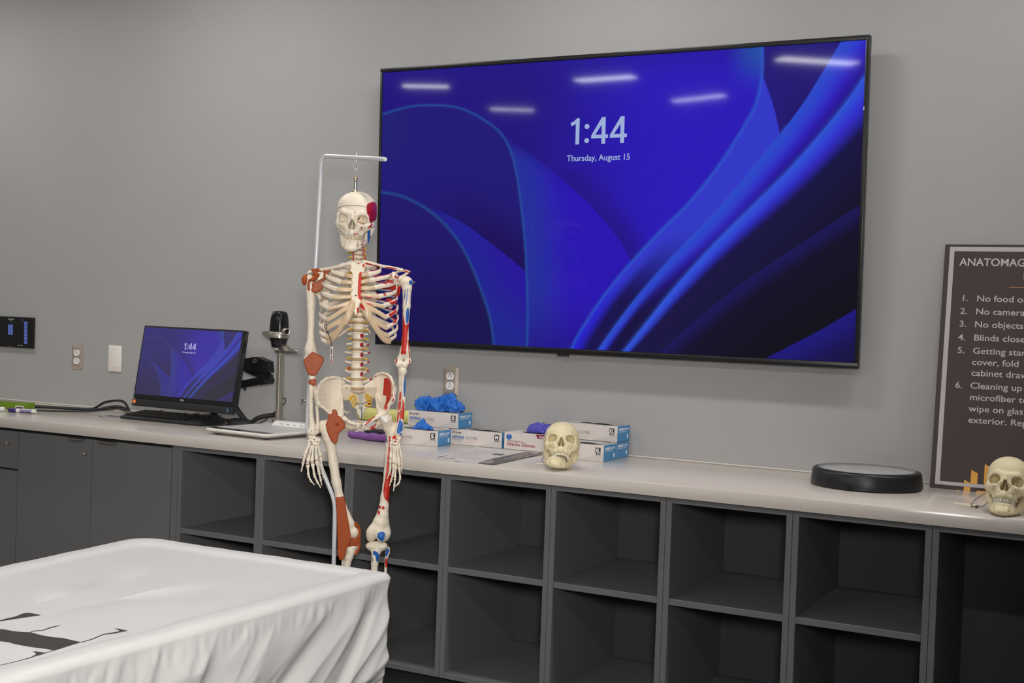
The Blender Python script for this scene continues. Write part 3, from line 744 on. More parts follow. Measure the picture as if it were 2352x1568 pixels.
# thin wires under the monitor
o = MB()
rs = random.Random(3)
for k in range(5):
    pts = []
    for j in range(7):
        u = 425+j*(11+k*.9)+rs.uniform(-2, 2); v = 948+(j % 2)*11+rs.uniform(-2, 3)+j*.8
        pts.append(P3(u, v, -.21-.015*k-.004*j))
    q = catmull(np.array(pts), 6); q[:, 2] = np.maximum(q[:, 2], Z+.030); o.tube(q, .0016, 6)
tag(o.build('wire_tangle', M_cable, smooth=60), 'tangle of thin black wires hanging under the desktop monitor', 'cable')
q = catmull(np.array([P3(369, 942, -.15), P3(383, 949, -.14), P3(398, 953, -.13), P3(412, 954, -.125)]), 6); q[:, 2] = np.maximum(q[:, 2], Z+.003)
tag(MB().tube(q, .0026, 8).build('short_cable', M_cable, smooth=60), 'short stiff black cable end poking up behind the keyboard', 'cable')
q = catmull(np.array([P3(548, 980, -.2), P3(580, 976, -.15), P3(604, 968, -.12), P3(613, 961, -.11), P3(622, 953, -.10), P3(650, 930, -.10), P3(656, 918, -.09), P3(650, 914, -.08), P3(641, 922, -.085), P3(631, 950, -.085)]), 8); q[:, 2] = np.maximum(q[:, 2], Z+.003)
tag(MB().tube(q, .0022, 8).build('thin_wire', M_cable, smooth=60), 'thin black wire curling up beside the document camera column', 'cable')

# document camera
r = thing('document_camera', 'document camera with white base plate, silver column and black camera head', 'document camera', (0, 0, 0))
th = -.09
cx0, cy0 = -1.478, -.365
Md = Matrix.Translation((cx0, cy0, Z)) @ Matrix.Rotation(th, 4, 'Z')
def rrect(x0, x1, y0, y1, rr, n=6):
    out = []
    for cx, cy, a in ((x1-rr, y1-rr, 0), (x0+rr, y1-rr, 90), (x0+rr, y0+rr, 180), (x1-rr, y0+rr, 270)):
        for k in range(n+1): t = math.radians(a+90*k/n); out.append((cx+rr*math.cos(t), cy+rr*math.sin(t)))
    return out
bx, by = .165, .185
M_dbase = mat('base_white', (.68,.66,.62), .3)
lo_ = rrect(-bx+.02, bx-.02, -by+.02, by-.02, .02); hi_ = rrect(-bx, bx, -by, by, .028)
mb = MB(); n = len(hi_)
V = [(x, y, .006) for x, y in lo_]+[(x, y, .016) for x, y in hi_]+[(x, y, .021) for x, y in hi_]+[(x*.985, y*.985, .024) for x, y in hi_]
Fc = [tuple(range(n))[::-1], tuple(range(3*n, 4*n))]
for k in range(3): Fc += [(k*n+i, k*n+(i+1) % n, (k+1)*n+(i+1) % n, (k+1)*n+i) for i in range(n)]
mb.add(V, Fc, Md); base = mb.build('base_plate', M_dbase, r, smooth=30)
for sx in (-1, 1):
    for sy in (-1, 1): MB().cyl((sx*(bx-.04), sy*(by-.04), .0005), (sx*(bx-.04), sy*(by-.04), .0065), .012, n=16, M=Md).build('foot', M_rub, r)
MB().prism(rrect(-bx+.012, bx-.014, -by+.014, -by+.058, .006), .0235, .0247, M=Md).build('front_strip', mat('gloss_black', (.01,.01,.01), .1), r)
MB().prism(rrect(-bx+.02, bx-.014, -by+.064, by-.075, .006), .0235, .0244, M=Md).build('stage', mat('stage_white', (.60,.59,.575), .3), r)
mb = MB(); mb.add([(x, y, z) for x in (-.09, bx-.005) for y, z in ((.105, .022), (.165, .022), (.165, .040), (.128, .040))], [(0,1,2,3)[::-1], (4,5,6,7), (0,1,5,4)[::-1], (1,2,6,5)[::-1], (2,3,7,6)[::-1], (3,0,4,7)[::-1]], Md)
cp = mb.build('control_panel', M_wh, r)
M_gp = mat('grey_print', (.25,.24,.23), .5); mb = MB()
ny = Vector((0, -.616, .788))
for k in range(6):
    x = -.05+k*.035; mb.box((x, .1145, .030), (x+.012, .1165, .0325), M=Md)
mb.build('button_marks', M_gp, r)
# column
col_b = P3(640, 968, -.135); ct = P3(645, 808, -.135)
xm = (col_b.x+ct.x)/2; yc = -.135
cs = [(-.0115, -.006), (-.0095, -.011), (.0095, -.011), (.0115, -.006), (.0115, .010), (-.0115, .010)]
mb = MB().prism(cs, Z+.018, ct.z, M=Matrix.Translation((xm, yc, 0)))
mb.build('column', M_alu, r)
MB().box((xm-.020, yc-.022, Z+.0235), (xm+.018, yc+.02, Z+.038), bev=.004).build('column_foot', M_alu, r, smooth=40)
MB().box((xm+.0025, yc-.0122, Z+.035), (xm+.0045, yc-.0105, ct.z-.006)).build('column_trim', mat('bright_trim', (.8,.78,.74), .2, metal=.9), r)
c6 = lambda u, v: (600+u/13.07, 710+v/13.07)
# cross arm running from the column forward to the right
pa = P3(*c6(470, 1235), -.135); pb = P3(*c6(1130, 1280), -.165)
MB().tube([pa+(pb-pa)*t for t in np.linspace(0, 1, 6)], [(.0115, .0112)]*6, 16).build('cross_arm', M_alu, r, smooth=45)
MB().tube([pb+(pb-pa).normalized()*-.012, pb+(pb-pa).normalized()*.004], [(.0121, .0118)]*2, 16).build('arm_cap', mat('bright_trim'), r, smooth=45)
na = P3(*c6(540, 1035), -.145); nb = P3(*c6(780, 1190), -.155)
MB().tube([na+(nb-na)*t for t in np.linspace(-.25, 1, 6)], [(.012, .019)]*6, 12, up=(0, -1, 0)).build('neck', M_alu, r, smooth=45)
# head: a rounded black housing with a silver belt
yh = -.16
def hp(u, v): return P3(*c6(u, v), yh)
hc = hp(540, 600); sc_ = (hp(810, 600)-hp(280, 600)).length/530
prof = [(.0, 440), (170, 438), (195, 425), (262, 190), (270, 60), (268, -60), (255, -240), (225, -370), (180, -425), (90, -440), (0, -441)]
hb = MB(); n = 36
V = []; Fc = []
for (rr, v) in prof:
    for i in range(n):
        t = 2*PI*i/n; cxp, syp = math.cos(t), math.sin(t)
        e = (abs(cxp)**3.2+abs(syp)**3.2)**(-1/3.2)
        V.append((hc.x+rr*sc_*cxp*e*.745, hc.y+rr*sc_*syp*e*.745, hc.z-v*sc_))
for k in range(len(prof)-1):
    for i in range(n): j = (i+1) % n; Fc.append((k*n+j, k*n+i, (k+1)*n+i, (k+1)*n+j)[::-1])
hb.add(V, Fc); hb.build('camera_head', mat('head_black', (.010,.010,.011), .22), r, smooth=50)
V = []; Fc = []
for (rr, v) in ((266, 210), (276, 205), (278, 70), (268, 62)):
    for i in range(n):
        t = 2*PI*i/n; cxp, syp = math.cos(t), math.sin(t); e = (abs(cxp)**3.2+abs(syp)**3.2)**(-1/3.2)
        V.append((hc.x+rr*sc_*cxp*e*.745, hc.y+rr*sc_*syp*e*.745, hc.z-v*sc_))
for k in range(3):
    for i in range(n): j = (i+1) % n; Fc.append((k*n+i, k*n+j, (k+1)*n+j, (k+1)*n+i))
MB().add(V, Fc).build('belt', M_alu, r, smooth=50)
# focus knob facing the viewer's right
ka = hc+Vector((236*sc_, -.012, -48*sc_)); kd = Vector((.92, -.4, 0))
kq = kd.to_track_quat('Z', 'Y').to_matrix().to_4x4(); kM = Matrix.Translation(ka-kd*.006) @ kq
k = MB().lathe([(.0, .004), (.0095, .005), (.0095, .020), (.0122, .0215), (.0148, .018), (.0148, 0), (.0, 0)], 28, M=kM).build('focus_knob', M_alu, r, smooth=50)
MB().lathe([(.0, .0190), (.0094, .0190)], 24, M=kM).build('knob_core', M_black, k)
# lamp wing on the left
wp = [hp(285, 655), hp(110, 668), hp(75, 715), hp(105, 765), hp(300, 915)]
MB().prism([(p.x, -p.z) for p in wp], yh-.012, yh+.014, M=Matrix.Rotation(-PI/2, 4, 'X')).build('lamp_wing', M_alu, r)
lettering('lettering', '4K', .0085, mat('gold_print', srgb(150,125,80), .4), r, frame(hc+Vector((-165*sc_, -.0208, 165*sc_)), (1, 0, 0), (0, .05, 1)), bold=.0002)
mb = MB()
for (u, v) in ((525,410),(555,435),(565,330),(630,262),(645,330),(672,235),(675,305),(595,390),(510,462),(540,468)):
    p = hp(u, v); mb.cyl((p.x, hc.y-.0210, p.z), (p.x, hc.y-.016, p.z), .0007, n=8)
mb.build('indicator_dots', M_wh, r)
# ================================================================== glove cartons and gloves
M_card = mat('carton_white', srgb(216,208,203), .45, var=.03, vscale=30); M_cblue = mat('carton_blue', srgb(72,142,196), .45)
M_ctop = mat('carton_top', srgb(186,184,180), .3); M_film = mat('carton_film', srgb(150,158,160), .12, coat=.4)
M_slot = mat('carton_slot', (.012,.012,.012), .6); M_pgrey = mat('print_grey', srgb(120,124,130), .5); M_pblue = mat('print_blue', srgb(44,108,176), .5)
M_pdark = mat('print_dark', srgb(52,50,50), .5); M_porange = mat('print_orange', srgb(222,180,158), .5); M_pwhite = mat('print_white', srgb(238,238,240), .5)
M_cshade = mat('carton_grey_flash', srgb(200,195,192), .5); M_crim = mat('print_crimson', srgb(142,28,70), .5); M_pink = mat('print_pink', srgb(186,96,140), .5); M_hex = mat('print_hex_blue', srgb(24,92,172), .4)
def front_M(x, z, y=-.0003): return frame((x, y, z), (1, 0, 0), (0, 0, 1))
def side_M(w, y, z): return frame((w+.0003, y, z), (0, 1, 0), (0, 0, 1))
def glove_box(label, x, y, z, rz, size='S', w=.22, d=.11, h=.057, opened=1):
    """carton whose front lower left corner sits at x,y,z"""
    r = thing('glove_box', label, 'glove box', (x, y, z), rz, 'cartons of nitrile gloves')
    mb = MB(); z0 = .0006; b = .0012
    mb.add([(0,0,z0),(w,0,z0),(w,d,z0),(0,d,z0),(0,0,h),(w,0,h),(w,d,h),(0,d,h)],
           [(3,2,1,0)], mi=0).add([(0,0,z0),(w,0,z0),(w,0,h),(0,0,h)], [(0,1,2,3)], mi=0)
    mb.add([(w,0,z0),(w,d,z0),(w,d,h),(w,0,h)], [(0,1,2,3)], mi=1).add([(0,d,z0),(0,0,z0),(0,0,h),(0,d,h)], [(0,1,2,3)], mi=1)
    mb.add([(w,d,z0),(0,d,z0),(0,d,h),(w,d,h)], [(0,1,2,3)], mi=0).add([(0,0,h),(w,0,h),(w,d,h),(0,d,h)], [(0,1,2,3)], mi=2)
    mb.build('carton', [M_card, M_cblue, M_ctop], r)
    if opened:
        el = [(w*.52+w*.30*math.cos(t), d*.5+d*.22*math.sin(t)) for t in np.linspace(0, 2*PI, 30, endpoint=False)]
        MB().prism(el, h, h+.0006).build('opening', M_slot, r)
        V = []; Fc = []; nx, ny = 14, 6
        for i in range(nx+1):
            for j in range(ny+1):
                a, c = i/nx, j/ny
                V.append((w*(.42+.52*a), d*(.16+.72*c), h+.0008+.004*math.sin(a*PI)*(.5+.5*math.sin(c*5+a*3))))
        for i in range(nx):
            for j in range(ny): q = i*(ny+1)+j; Fc.append((q, q+ny+1, q+ny+2, q+1))
        MB().add(V, Fc).build('film', M_film, r, smooth=180)
    s = h/.057
    MB().add([(.118,-.0002,.001),(w*.86,-.0002,.001),(w-.001,-.0002,.030),(w-.001,-.0002,.016)], [(0,1,2)]).add([(.128,-.00015,.001),(w-.001,-.00015,.001),(w-.001,-.00015,.030)], [(0,1,2)]).build('grey_flash', M_cshade, r)
    lettering('brand_lettering', 'Karat', .0135*s, M_pdark, r, front_M(.0065, .041*s), width=.038, bold=.0001)
    lettering('lettering', 'NITRILE', .0145, M_pblue, r, front_M(.0065, .0225), width=.050, bold=.0005)
    lettering('lettering', 'GLOVES', .0145, M_pgrey, r, front_M(.062, .0225), width=.052)
    lettering('lettering', 'POWDER-FREE', .0068, M_pgrey, r, front_M(.0065, .0145), width=.046)
    lettering('lettering', 'EXAMINATION', .0068, M_porange, r, front_M(.058, .0145), width=.055)
    MB().box((.0065, -.0003, .0085), (.10, 0, .0092)).build('fine_print', M_pgrey, r)
    bd = MB().box((w-.032, -.0006, .0285), (w-.012, 0, .0485)).build('size_badge', M_pdark, r)
    lettering('size_letter', size, .0195, M_pwhite, bd, front_M(w-.0285 if len(size) == 1 else w-.0312, .0315, -.0008), width=(.0125 if size == 'M' else .0115) if len(size) == 1 else .0172, bold=.0006)
    lettering('lettering', '100 PCS', .0056, M_pdark, r, front_M(w-.031, .0225), width=.018, bold=.0002)
    lettering('lettering', 'NITRILE', .0115, M_pwhite, r, side_M(w, .012, .040), width=.040, bold=.0004)
    lettering('lettering', 'GLOVES', .0115, M_pwhite, r, side_M(w, .055, .040), width=.043)
    MB().box((w, .012, .0345), (w+.0003, .085, .036)).box((w, .086, .011), (w+.0003, .097, .025)).build('side_print', M_pwhite, r)
    return r
zs2 = ZT+.0585
a = math.radians(5); glove_box('lower small-size glove carton with blue glove sticking out, behind the skeleton hand', -.785-.22*math.cos(a), -.252-.22*math.sin(a), Z, a, 'S')
glove_box('upper small-size glove carton carrying the big blue glove pile', -.996, -.126, zs2, .02, 'S')
glove_box('medium-size glove carton between the small-size and crimson-lettered cartons', -.808, -.118, Z, -.01, 'M')
glove_box('extra-large glove carton on top, above the other two', -.346, -.118, zs2, -.015, 'XL')
glove_box('lower front extra-large glove carton just right of the skull', -.342, -.247, Z, 0, 'XL', d=.112)
glove_box('lower rear extra-large glove carton showing only its blue end', -.346, -.124, Z, 0, 'XL', d=.112, opened=0)
# plain cartons under the stack, behind the skeleton
r = thing('white_carton', 'plain white carton under the yellow roll, behind the pelvis', 'box', (-1.262, -.125, Z))
MB().box((0, 0, .0006), (.225, .115, .0575), bev=.001, seg=1).build('carton', M_card, r)
r = thing('white_carton', 'plain white carton under the upper small-size glove carton', 'box', (-1.03, -.1245, Z))
MB().box((0, 0, .0006), (.215, .115, .0575), bev=.001, seg=1).build('carton', M_card, r)
# crimson lettered carton
w, d, h = .226, .112, .0625
r = thing('glove_box', 'white glove carton with crimson lettering and a violet glove on top', 'glove box', (-.5785, -.1195, Z), -.015, 'cartons of nitrile gloves')
MB().box((0, 0, .0006), (w, d, h), bev=.0008, seg=1).build('carton', M_card, r)
MB().prism([(w*.5+w*.28*math.cos(t), d*.5+d*.3*math.sin(t)) for t in np.linspace(0, 2*PI, 30, endpoint=False)], h, h+.0006).build('opening', M_slot, r)
def fprism(name, pts, m, par=None, y=-.0004): return MB().prism(pts, 0, .0005, M=front_M(0, 0, y)).build(name, m, par or r)
hx = fprism('logo_badge', [(.0205+.0125*math.cos(t), .0455+.0115*math.sin(t)) for t in np.linspace(0, 2*PI, 6, endpoint=False)], M_hex)
lettering('logo_lettering', 'mckn', .0078, mat('print_pale_blue', srgb(110,170,220), .5), hx, front_M(.0115, .0405, -.0012), width=.018)
MB().lathe([(0, .0003), (.0022, .0003), (.0022, 0)], 12, M=Matrix.Translation((.0205, -.0009, .0515)) @ Matrix.Rotation(PI/2, 4, 'X')).build('logo_dot', M_pwhite, hx)
tp = fprism('size_tab', [(.132, h), (.182, h), (.174, h-.014), (.138, h-.014)], M_crim)
lettering('size_lettering', 'Large', .0095, M_pwhite, tp, front_M(.1445, h-.0100, -.0012), width=.0225, bold=.0002)
lettering('lettering', 'Medical Examination', .0075, M_crim, r, front_M(.0125, .0285), width=.070)
lettering('lettering', 'Nitrile Gloves', .0175, M_crim, r, front_M(.0125, .0135), width=.115, bold=.0002)
MB().box((.0125, -.0003, .0078), (.107, 0, .0088)).build('fine_print', M_cshade, r)
lettering('lettering', 'Nitrile Gloves', .0065, M_pgrey, r, frame((.050, .012, h+.0003), (1, 0, 0), (0, 1, 0)), width=.05)
fprism('crimson_diamond', [(.183, .027), (.192, .0385), (.201, .027), (.197, .0185), (.187, .0185)], M_crim)
fprism('pink_diamond', [(.187, .0165), (.197, .0165), (.203, .004), (.181, .004)], M_pink)

M_glove = mat('nitrile_blue', srgb(44,112,200), .42, spec=.35, var=.06, vscale=60); M_violet = mat('nitrile_violet', srgb(84,80,176), .42, spec=.35)
def crumple(name, label, loc, size, seed, m, folds=1., rz=0., lobes=()):
    """a heap of crumpled thin rubber: a union of lobes, then creased by ridged noise"""
    S = SDF()
    for (c, rr) in lobes: S.ell(c, rr, k=.012)
    V, Q = S.mesh(.0016)
    rs = np.random.RandomState(seed)
    off = Vector(rs.uniform(-5, 5, 3))
    me = fastmesh(name, V, Q)
    N = np.zeros((len(V), 3), f4); me.vertices.foreach_get
    nb = np.empty(len(V)*3, f4); me.vertex_normals.foreach_get('vector', nb); N = nb.reshape(-1, 3)
    D = np.empty(len(V))
    for i, p in enumerate(V):
        q = Vector(p)
        wv = noise.noise_vector(q*22+off)*.55
        a_ = abs(noise.noise(q*38+wv*1.6+off)); b_ = abs(noise.noise(Vector((q.x*90, q.y*90, q.z*60))+wv*2.5-off))
        c_ = noise.noise(q*20+off*2)
        D[i] = (.26-a_)*.040+(.22-b_)*.014+c_*.010
    V = V+N*(D*folds)[:, None]
    V[:, 2] = np.maximum(V[:, 2], .0004)
    me.vertices.foreach_set('co', V.astype(f4).ravel()); me.update()
    o = mkmesh(name, me, m, smooth=180, M=Matrix.Translation(loc) @ Matrix.Rotation(rz, 4, 'Z'))
    return tag(o, label, 'glove')
crumple('glove_pile', 'heap of crumpled bright blue gloves on the upper small-size carton', (-.885, -.070, zs2+.0585), None, 3, M_glove, 1.0,
        lobes=[((-.060,0,.018),(.040,.032,.022)), ((-.02,.0,.018),(.04,.03,.017)), ((.025,0,.024),(.036,.03,.024)), ((.034,.002,.046),(.018,.014,.015)), ((.018,.0,.038),(.02,.016,.012)), ((.068,.0,.016),(.026,.026,.017)), ((.008,-.004,.022),(.03,.026,.02)), ((-.045,.008,.028),(.03,.022,.014))])
crumple('glove_tuft', 'single blue glove poking out of the lower small-size carton', (-.862, -.228, Z+.0585), None, 11, M_glove, .5,
        lobes=[((-.022,-.012,.004),(.016,.014,.008)), ((-.012,-.004,.014),(.012,.011,.012)), ((-.004,-.002,.029),(.010,.009,.012)), ((.008,-.008,.010),(.014,.012,.008)), ((.022,-.018,.006),(.016,.010,.010)), ((.034,-.022,.006),(.012,.006,.005)), ((.024,-.022,.002),(.010,.006,.010))])
crumple('violet_glove', 'violet glove bulging out of the crimson-lettered carton', (-.452, -.060, Z+h+.001), None, 21, M_violet, .45,
        lobes=[((0,0,.010),(.052,.034,.020)), ((-.012,0,.018),(.034,.028,.014)), ((.022,.004,.014),(.030,.026,.016)), ((-.04,-.004,.006),(.016,.02,.008))])
# yellow roll, purple roll, black pouch behind the skeleton
q = np.array([(-1.245, -.085, ZT+.0835), (-1.14, -.082, ZT+.0835), (-1.0, -.078, ZT+.0845)])
o = MB().tube(catmull(q, 6), .0255, 24).build('yellow_roll', mat('yellow_foam', srgb(222,222,132), .5), smooth=60)
tag(o, 'pale yellow roll lying behind the skeleton hip, left of the upper glove carton', 'roll')
q = catmull(np.array([(-1.172,-.262,0), (-1.14,-.262,0), (-1.09,-.264,0), (-1.04,-.264,0), (-1.0,-.262,0), (-.985,-.262,0)], float), 5)
rad = [(.017+.0012*math.sin(i*.9), .0145+.0012*math.sin(i*1.1)) for i in range(len(q))]; rad[0] = (.010, .008)
q[:, 2] = [ZT+.0015+rr[1] for rr in rad]
V, Fc = sweep(q, rad, 18); tag(mkobj('purple_roll', V, Fc, mat('purple_foam', srgb(128,80,152), .55), smooth=60), 'soft purple roll lying on the worktop behind the skeleton hip', 'roll')
S = SDF().box((-1.055, -.205, ZT+.019), (.068, .022, .012), .006); S.ell((-1.08, -.205, ZT+.024), (.05, .02, .014), k=.01)
tag(S.build('black_pouch', mat('black_cloth', (.014,.013,.014), .6), h=.003), 'flat black pouch behind the purple roll', 'pouch')

# papers and dark folder
M_paper = mat('paper', srgb(212,206,200), .5, var=.02, vscale=20); M_ink = mat('paper_ink', srgb(96,96,100), .6); M_inkl = mat('paper_ink_light', srgb(160,160,166), .6)
cp9 = lambda u, v: (1000+u/9.046, 1010+v/9.046)
def sheet(name, label, pts, z, m, marks=(), group=None, curl=.0):
    V = [PZ(*cp9(u, v), Z+z) for u, v in pts]
    c = sum(V, Vector())/len(V); r = thing(name, label, 'paper', (c.x, c.y, Z), group=group)
    L = [p-Vector((c.x, c.y, Z)) for p in V]
    n = len(L); th = .0005
    MB().prism([(p.x, p.y) for p in L][::-1], z, z+th).build('sheet', m, r)
    for poly, mm in marks:
        q = [PZ(*cp9(u, v), Z+z+th)-Vector((c.x, c.y, Z)) for u, v in poly]; MB().prism([(p.x, p.y) for p in q][::-1], z+th, z+th+.0002).build('ink_mark', mm, r)
    return r
def ln(u0, v0, u1, v1, t=5): return [(u0, v0), (u1, v1), (u1+t*1.5, v1+t), (u0+t*1.5, v0+t)]
sheet('paper_sheet', 'white printed sheet lying lowest, nearest the worktop edge', [(20,400),(250,320),(720,360),(980,470),(880,478),(560,455)], .0004, M_paper,
      [(ln(165,383,400,380,5), M_ink), (ln(380,428,500,448,8), M_ink), (ln(520,370,700,352,4), M_inkl)], 'loose printed papers on the worktop')
sheet('paper_sheet', 'large white sheet with diagram and printed code lines, on top of the papers', [(45,352),(860,150),(1900,242),(1215,380),(885,472),(760,400),(250,322)], .0013, M_paper,
      [(ln(400,305,900,208), M_inkl), (ln(500,322,1090,212), M_inkl), (ln(700,330,1270,228), M_inkl), (ln(740,385,850,395,6), M_ink), (ln(800,370,980,392,5), M_inkl), (ln(50,356,260,322,5), M_ink), (ln(560,352,760,362,4), M_inkl),
       ([(1150,295),(1200,292),(1230,278),(1400,292),(1460,306),(1390,316),(1370,326),(1260,314),(1190,306)], M_ink)], 'loose printed papers on the worktop')
r = sheet('folder', 'dark grey printed folder sticking out under the papers towards the skull', [(880,480),(1200,385),(1900,252),(2170,252),(2240,285),(1225,512)], .0022, mat('folder_dark', srgb(62,58,56), .25, var=.4, vscale=40),
      [([(1490,370),(1900,268),(2020,285),(1600,370),(1300,440)], mat('folder_grey', srgb(120,112,106), .3)), ([(900,478),(1180,415),(1210,470),(1100,485)], mat('folder_light', srgb(150,140,132), .3)), ([(1900,262),(2120,258),(2180,268),(1960,300)], mat('folder_pale', srgb(158,150,144), .3))])
r['category'] = 'folder'

# round turntable
r = thing('turntable', 'round black turntable with glass top, left of the leaning board', 'turntable', (.766, -.226, Z))
MB().lathe([(.0, .001), (.164, .001), (.1695, .004), (.170, .010), (.166, .046), (.1625, .052), (.156, .055), (.150, .055), (.149, .050), (.0, .050)], 72).build('base', mat('satin_black', (.012,.012,.013), .38), r, smooth=45)
MB().lathe([(.0, .0505), (.1485, .0505), (.1485, .057), (.1475, .0585), (.142, .0600), (.0, .0600)], 72).build('glass_top', mat('clear_glass', (.8,.82,.82), .04, ior=1.5, alpha=.25), r, smooth=40)
MB().lathe([(.0, .0502), (.139, .0502), (.1395, .0503), (.1395, .0501)], 64).build('disc', mat('disc_grey', srgb(164,160,156), .5, var=.25, vscale=35), r)
pp = PZ(1957, 1122, Z+.006); dv = Vector((pp.x-.766, pp.y+.226, 0)).normalized()
MB().cyl(dv*.1670+Vector((0,0,.0105)), dv*.1712+Vector((0,0,.0105)), .0085, n=20).build('cable_port', mat('port_black', (.003,.003,.003), .8), r)
t0 = math.atan2(dv.y, dv.x); mb = MB()
for k in (-4, -3, 1): t = t0+k*.02; mb.box((-.006, -.0008, -.0006), (.006, .0008, .0006), M=Matrix.Translation((.1672*math.cos(t), .1672*math.sin(t), .043)) @ Matrix.Rotation(t+PI/2, 4, 'Z'))
mb.build('switch_marks', mat('port_black'), r)
# ================================================================== skulls (front is -Y, crown at z = 0, millimetres turned into metres)
def mm(*a): return tuple(x*.001 for x in a)
def rotx(d): c, s = math.cos(math.radians(d)), math.sin(math.radians(d)); return np.array([[1,0,0],[0,c,-s],[0,s,c]])
def rotz(d): c, s = math.cos(math.radians(d)), math.sin(math.radians(d)); return np.array([[c,-s,0],[s,c,0],[0,0,1]])
def roty(d): c, s = math.cos(math.radians(d)), math.sin(math.radians(d)); return np.array([[c,0,s],[0,1,0],[-s,0,c]])
def cranium_sdf():
    S = SDF()
    S.ell(mm(0,14,-64), mm(66.5,86,64), k=.0)
    S.ell(mm(0,-34,-58), mm(56,40,50), k=.018)
    S.ell(mm(0,62,-84), mm(50,38,40), k=.02)
    S.ell(mm(0,20,-118), mm(42,52,16), k=.02)                       # base
    for s in (1, -1):
        S.ell(mm(s*77,-46,-99), mm(20,28,42), k=.016, sub=True)      # temple hollow
        S.cone(mm(s*12,-71,-77), mm(s*30,-70,-73), .0078, .0075, k=.012)  # brow
        S.cone(mm(s*30,-70,-73), mm(s*47.8,-57,-83), .0075, .0062, k=.008)
        S.cone(mm(s*47.8,-57,-83), mm(s*48,-53,-104), .0058, .0074, k=.007)
        S.cone(mm(s*47.5,-51,-109), mm(s*30,-66,-114), .0092, .0095, k=.010)   # cheek
        S.cone(mm(s*30,-67,-112), mm(s*13,-72,-102), .0085, .0055, k=.008)
        S.cone(mm(s*44,-50,-119), mm(s*28,-54,-132), .0088, .008, k=.012)
        S.cone(mm(s*51,-46,-110), mm(s*57.5,-22,-109), .0058, .0044, k=.005)    # arch
        S.cone(mm(s*57.5,-22,-109), mm(s*57,6,-105), .0044, .0054, k=.004)
        S.cone(mm(s*50,20,-112), mm(s*50,16,-134), .0135, .007, k=.012)       # mastoid
        S.cone(mm(s*12,-72,-78), mm(s*10,-76,-100), .0062, .0055, k=.008)     # sides of the nose root
        S.cone(mm(s*14,-70,-104), mm(s*16,-66,-126), .006, .0085, k=.009)
    S.cone(mm(0,-76,-79), mm(0,-83,-97), .0075, .0050, k=.008)
    S.ell(mm(0,-44,-122), mm(29,26,24), k=.012)                      # upper jaw
    arch = [mm(27,-32,-138.5), mm(25,-50,-139), mm(16,-63.5,-139.5), mm(0,-69,-139.5), mm(-16,-63.5,-139.5), mm(-25,-50,-139), mm(-27,-32,-138.5)]
    S.chain(arch, [.0082]*7, k=.010)
    S.cone(mm(0,-70,-127), mm(0,-71,-136), .010, .0085, k=.010)
    # openings
    for s in (1, -1):
        S.ell(mm(s*30,-66,-92.5), mm(17.8,17,16.6), k=.0025, sub=True, R=rotz(s*16))
        S.cone(mm(s*30,-60,-92.5), mm(s*21,-42,-91), .0148, .008, k=.004, sub=True)
        S.cone(mm(s*16.5,-50,-90), mm(s*12,-14,-88), .0024, .003, k=.001, sub=True)
        S.cone(mm(s*18,-47,-90), mm(s*26,-44,-82), .0030, .0016, k=.001, sub=True); S.cone(mm(s*18,-40,-90), mm(s*26,-36,-82), .0026, .0016, k=.001, sub=True)
        S.cone(mm(s*26,-40,-96), mm(s*34,-52,-107), .0022, .0014, k=.001, sub=True)
        S.ell(mm(s*5.6,-66,-117), mm(6.4,34,9.5), k=.0025, sub=True)
        S.cone(mm(s*30,-64,-117), mm(s*30,-76,-117), .0012, .0018, k=.001, sub=True)
    S.ell(mm(0,-70,-104), mm(5.6,30,12), k=.0025, sub=True)
    S.box(mm(.6,-52,-113), mm(.7,16,17), .0005, k=.0015)
    S.cone(mm(0,-78,-126.5), mm(0,-70,-126), .0022, .003, k=.002)
    S.ell(mm(0,26,-64), mm(56,60,54), k=.001, sub=True)              # brain case is hollow
    return S
def mandible_sdf():
    S = SDF()
    lo = [mm(-37,3,-160), mm(-34.5,-20,-169), mm(-26,-46,-180), mm(-13,-63,-187), mm(0,-67,-188), mm(13,-63,-187), mm(26,-46,-180), mm(34.5,-20,-169), mm(37,3,-160)]
    S.chain(lo, [.0060,.0062,.0070,.0080,.0085,.0080,.0070,.0062,.0060], k=.008)
    hi = [mm(-36,-10,-158), mm(-29,-32,-163), mm(-24,-48,-163.5), mm(-14,-60,-164.5), mm(0,-64,-164.5), mm(14,-60,-164.5), mm(24,-48,-163.5), mm(29,-32,-163), mm(36,-10,-158)]
    S.chain(hi, [.0050,.0055,.0058,.0056,.0054,.0056,.0058,.0055,.0050], k=.008)
    md = [(np.array(a)+np.array(b))/2 for a, b in zip(lo, hi)]
    S.chain(md, [.005,.0055,.006,.006,.006,.006,.006,.0055,.005], k=.010)
    S.cone(mm(-8,-70,-188), mm(8,-70,-188), .0066, .0066, k=.010)    # chin
    for s in (1, -1):
        S.box(mm(s*42.5,1,-141), mm(.6,10,21), .0038, k=.009, R=rotz(-22*s)@roty(9*s))
        S.ell(mm(s*48,-1,-121), mm(8.5,5,8), k=.006)
        S.ell(mm(s*46,-18,-119), mm(4,5.5,13), k=.008)
        S.ell(mm(s*47,-9,-108), mm(9,9,9), k=.006, sub=True)
        S.cone(mm(s*20,-66,-182), mm(s*22,-50,-180), .0014, .0014, k=.001, sub=True)
    return S
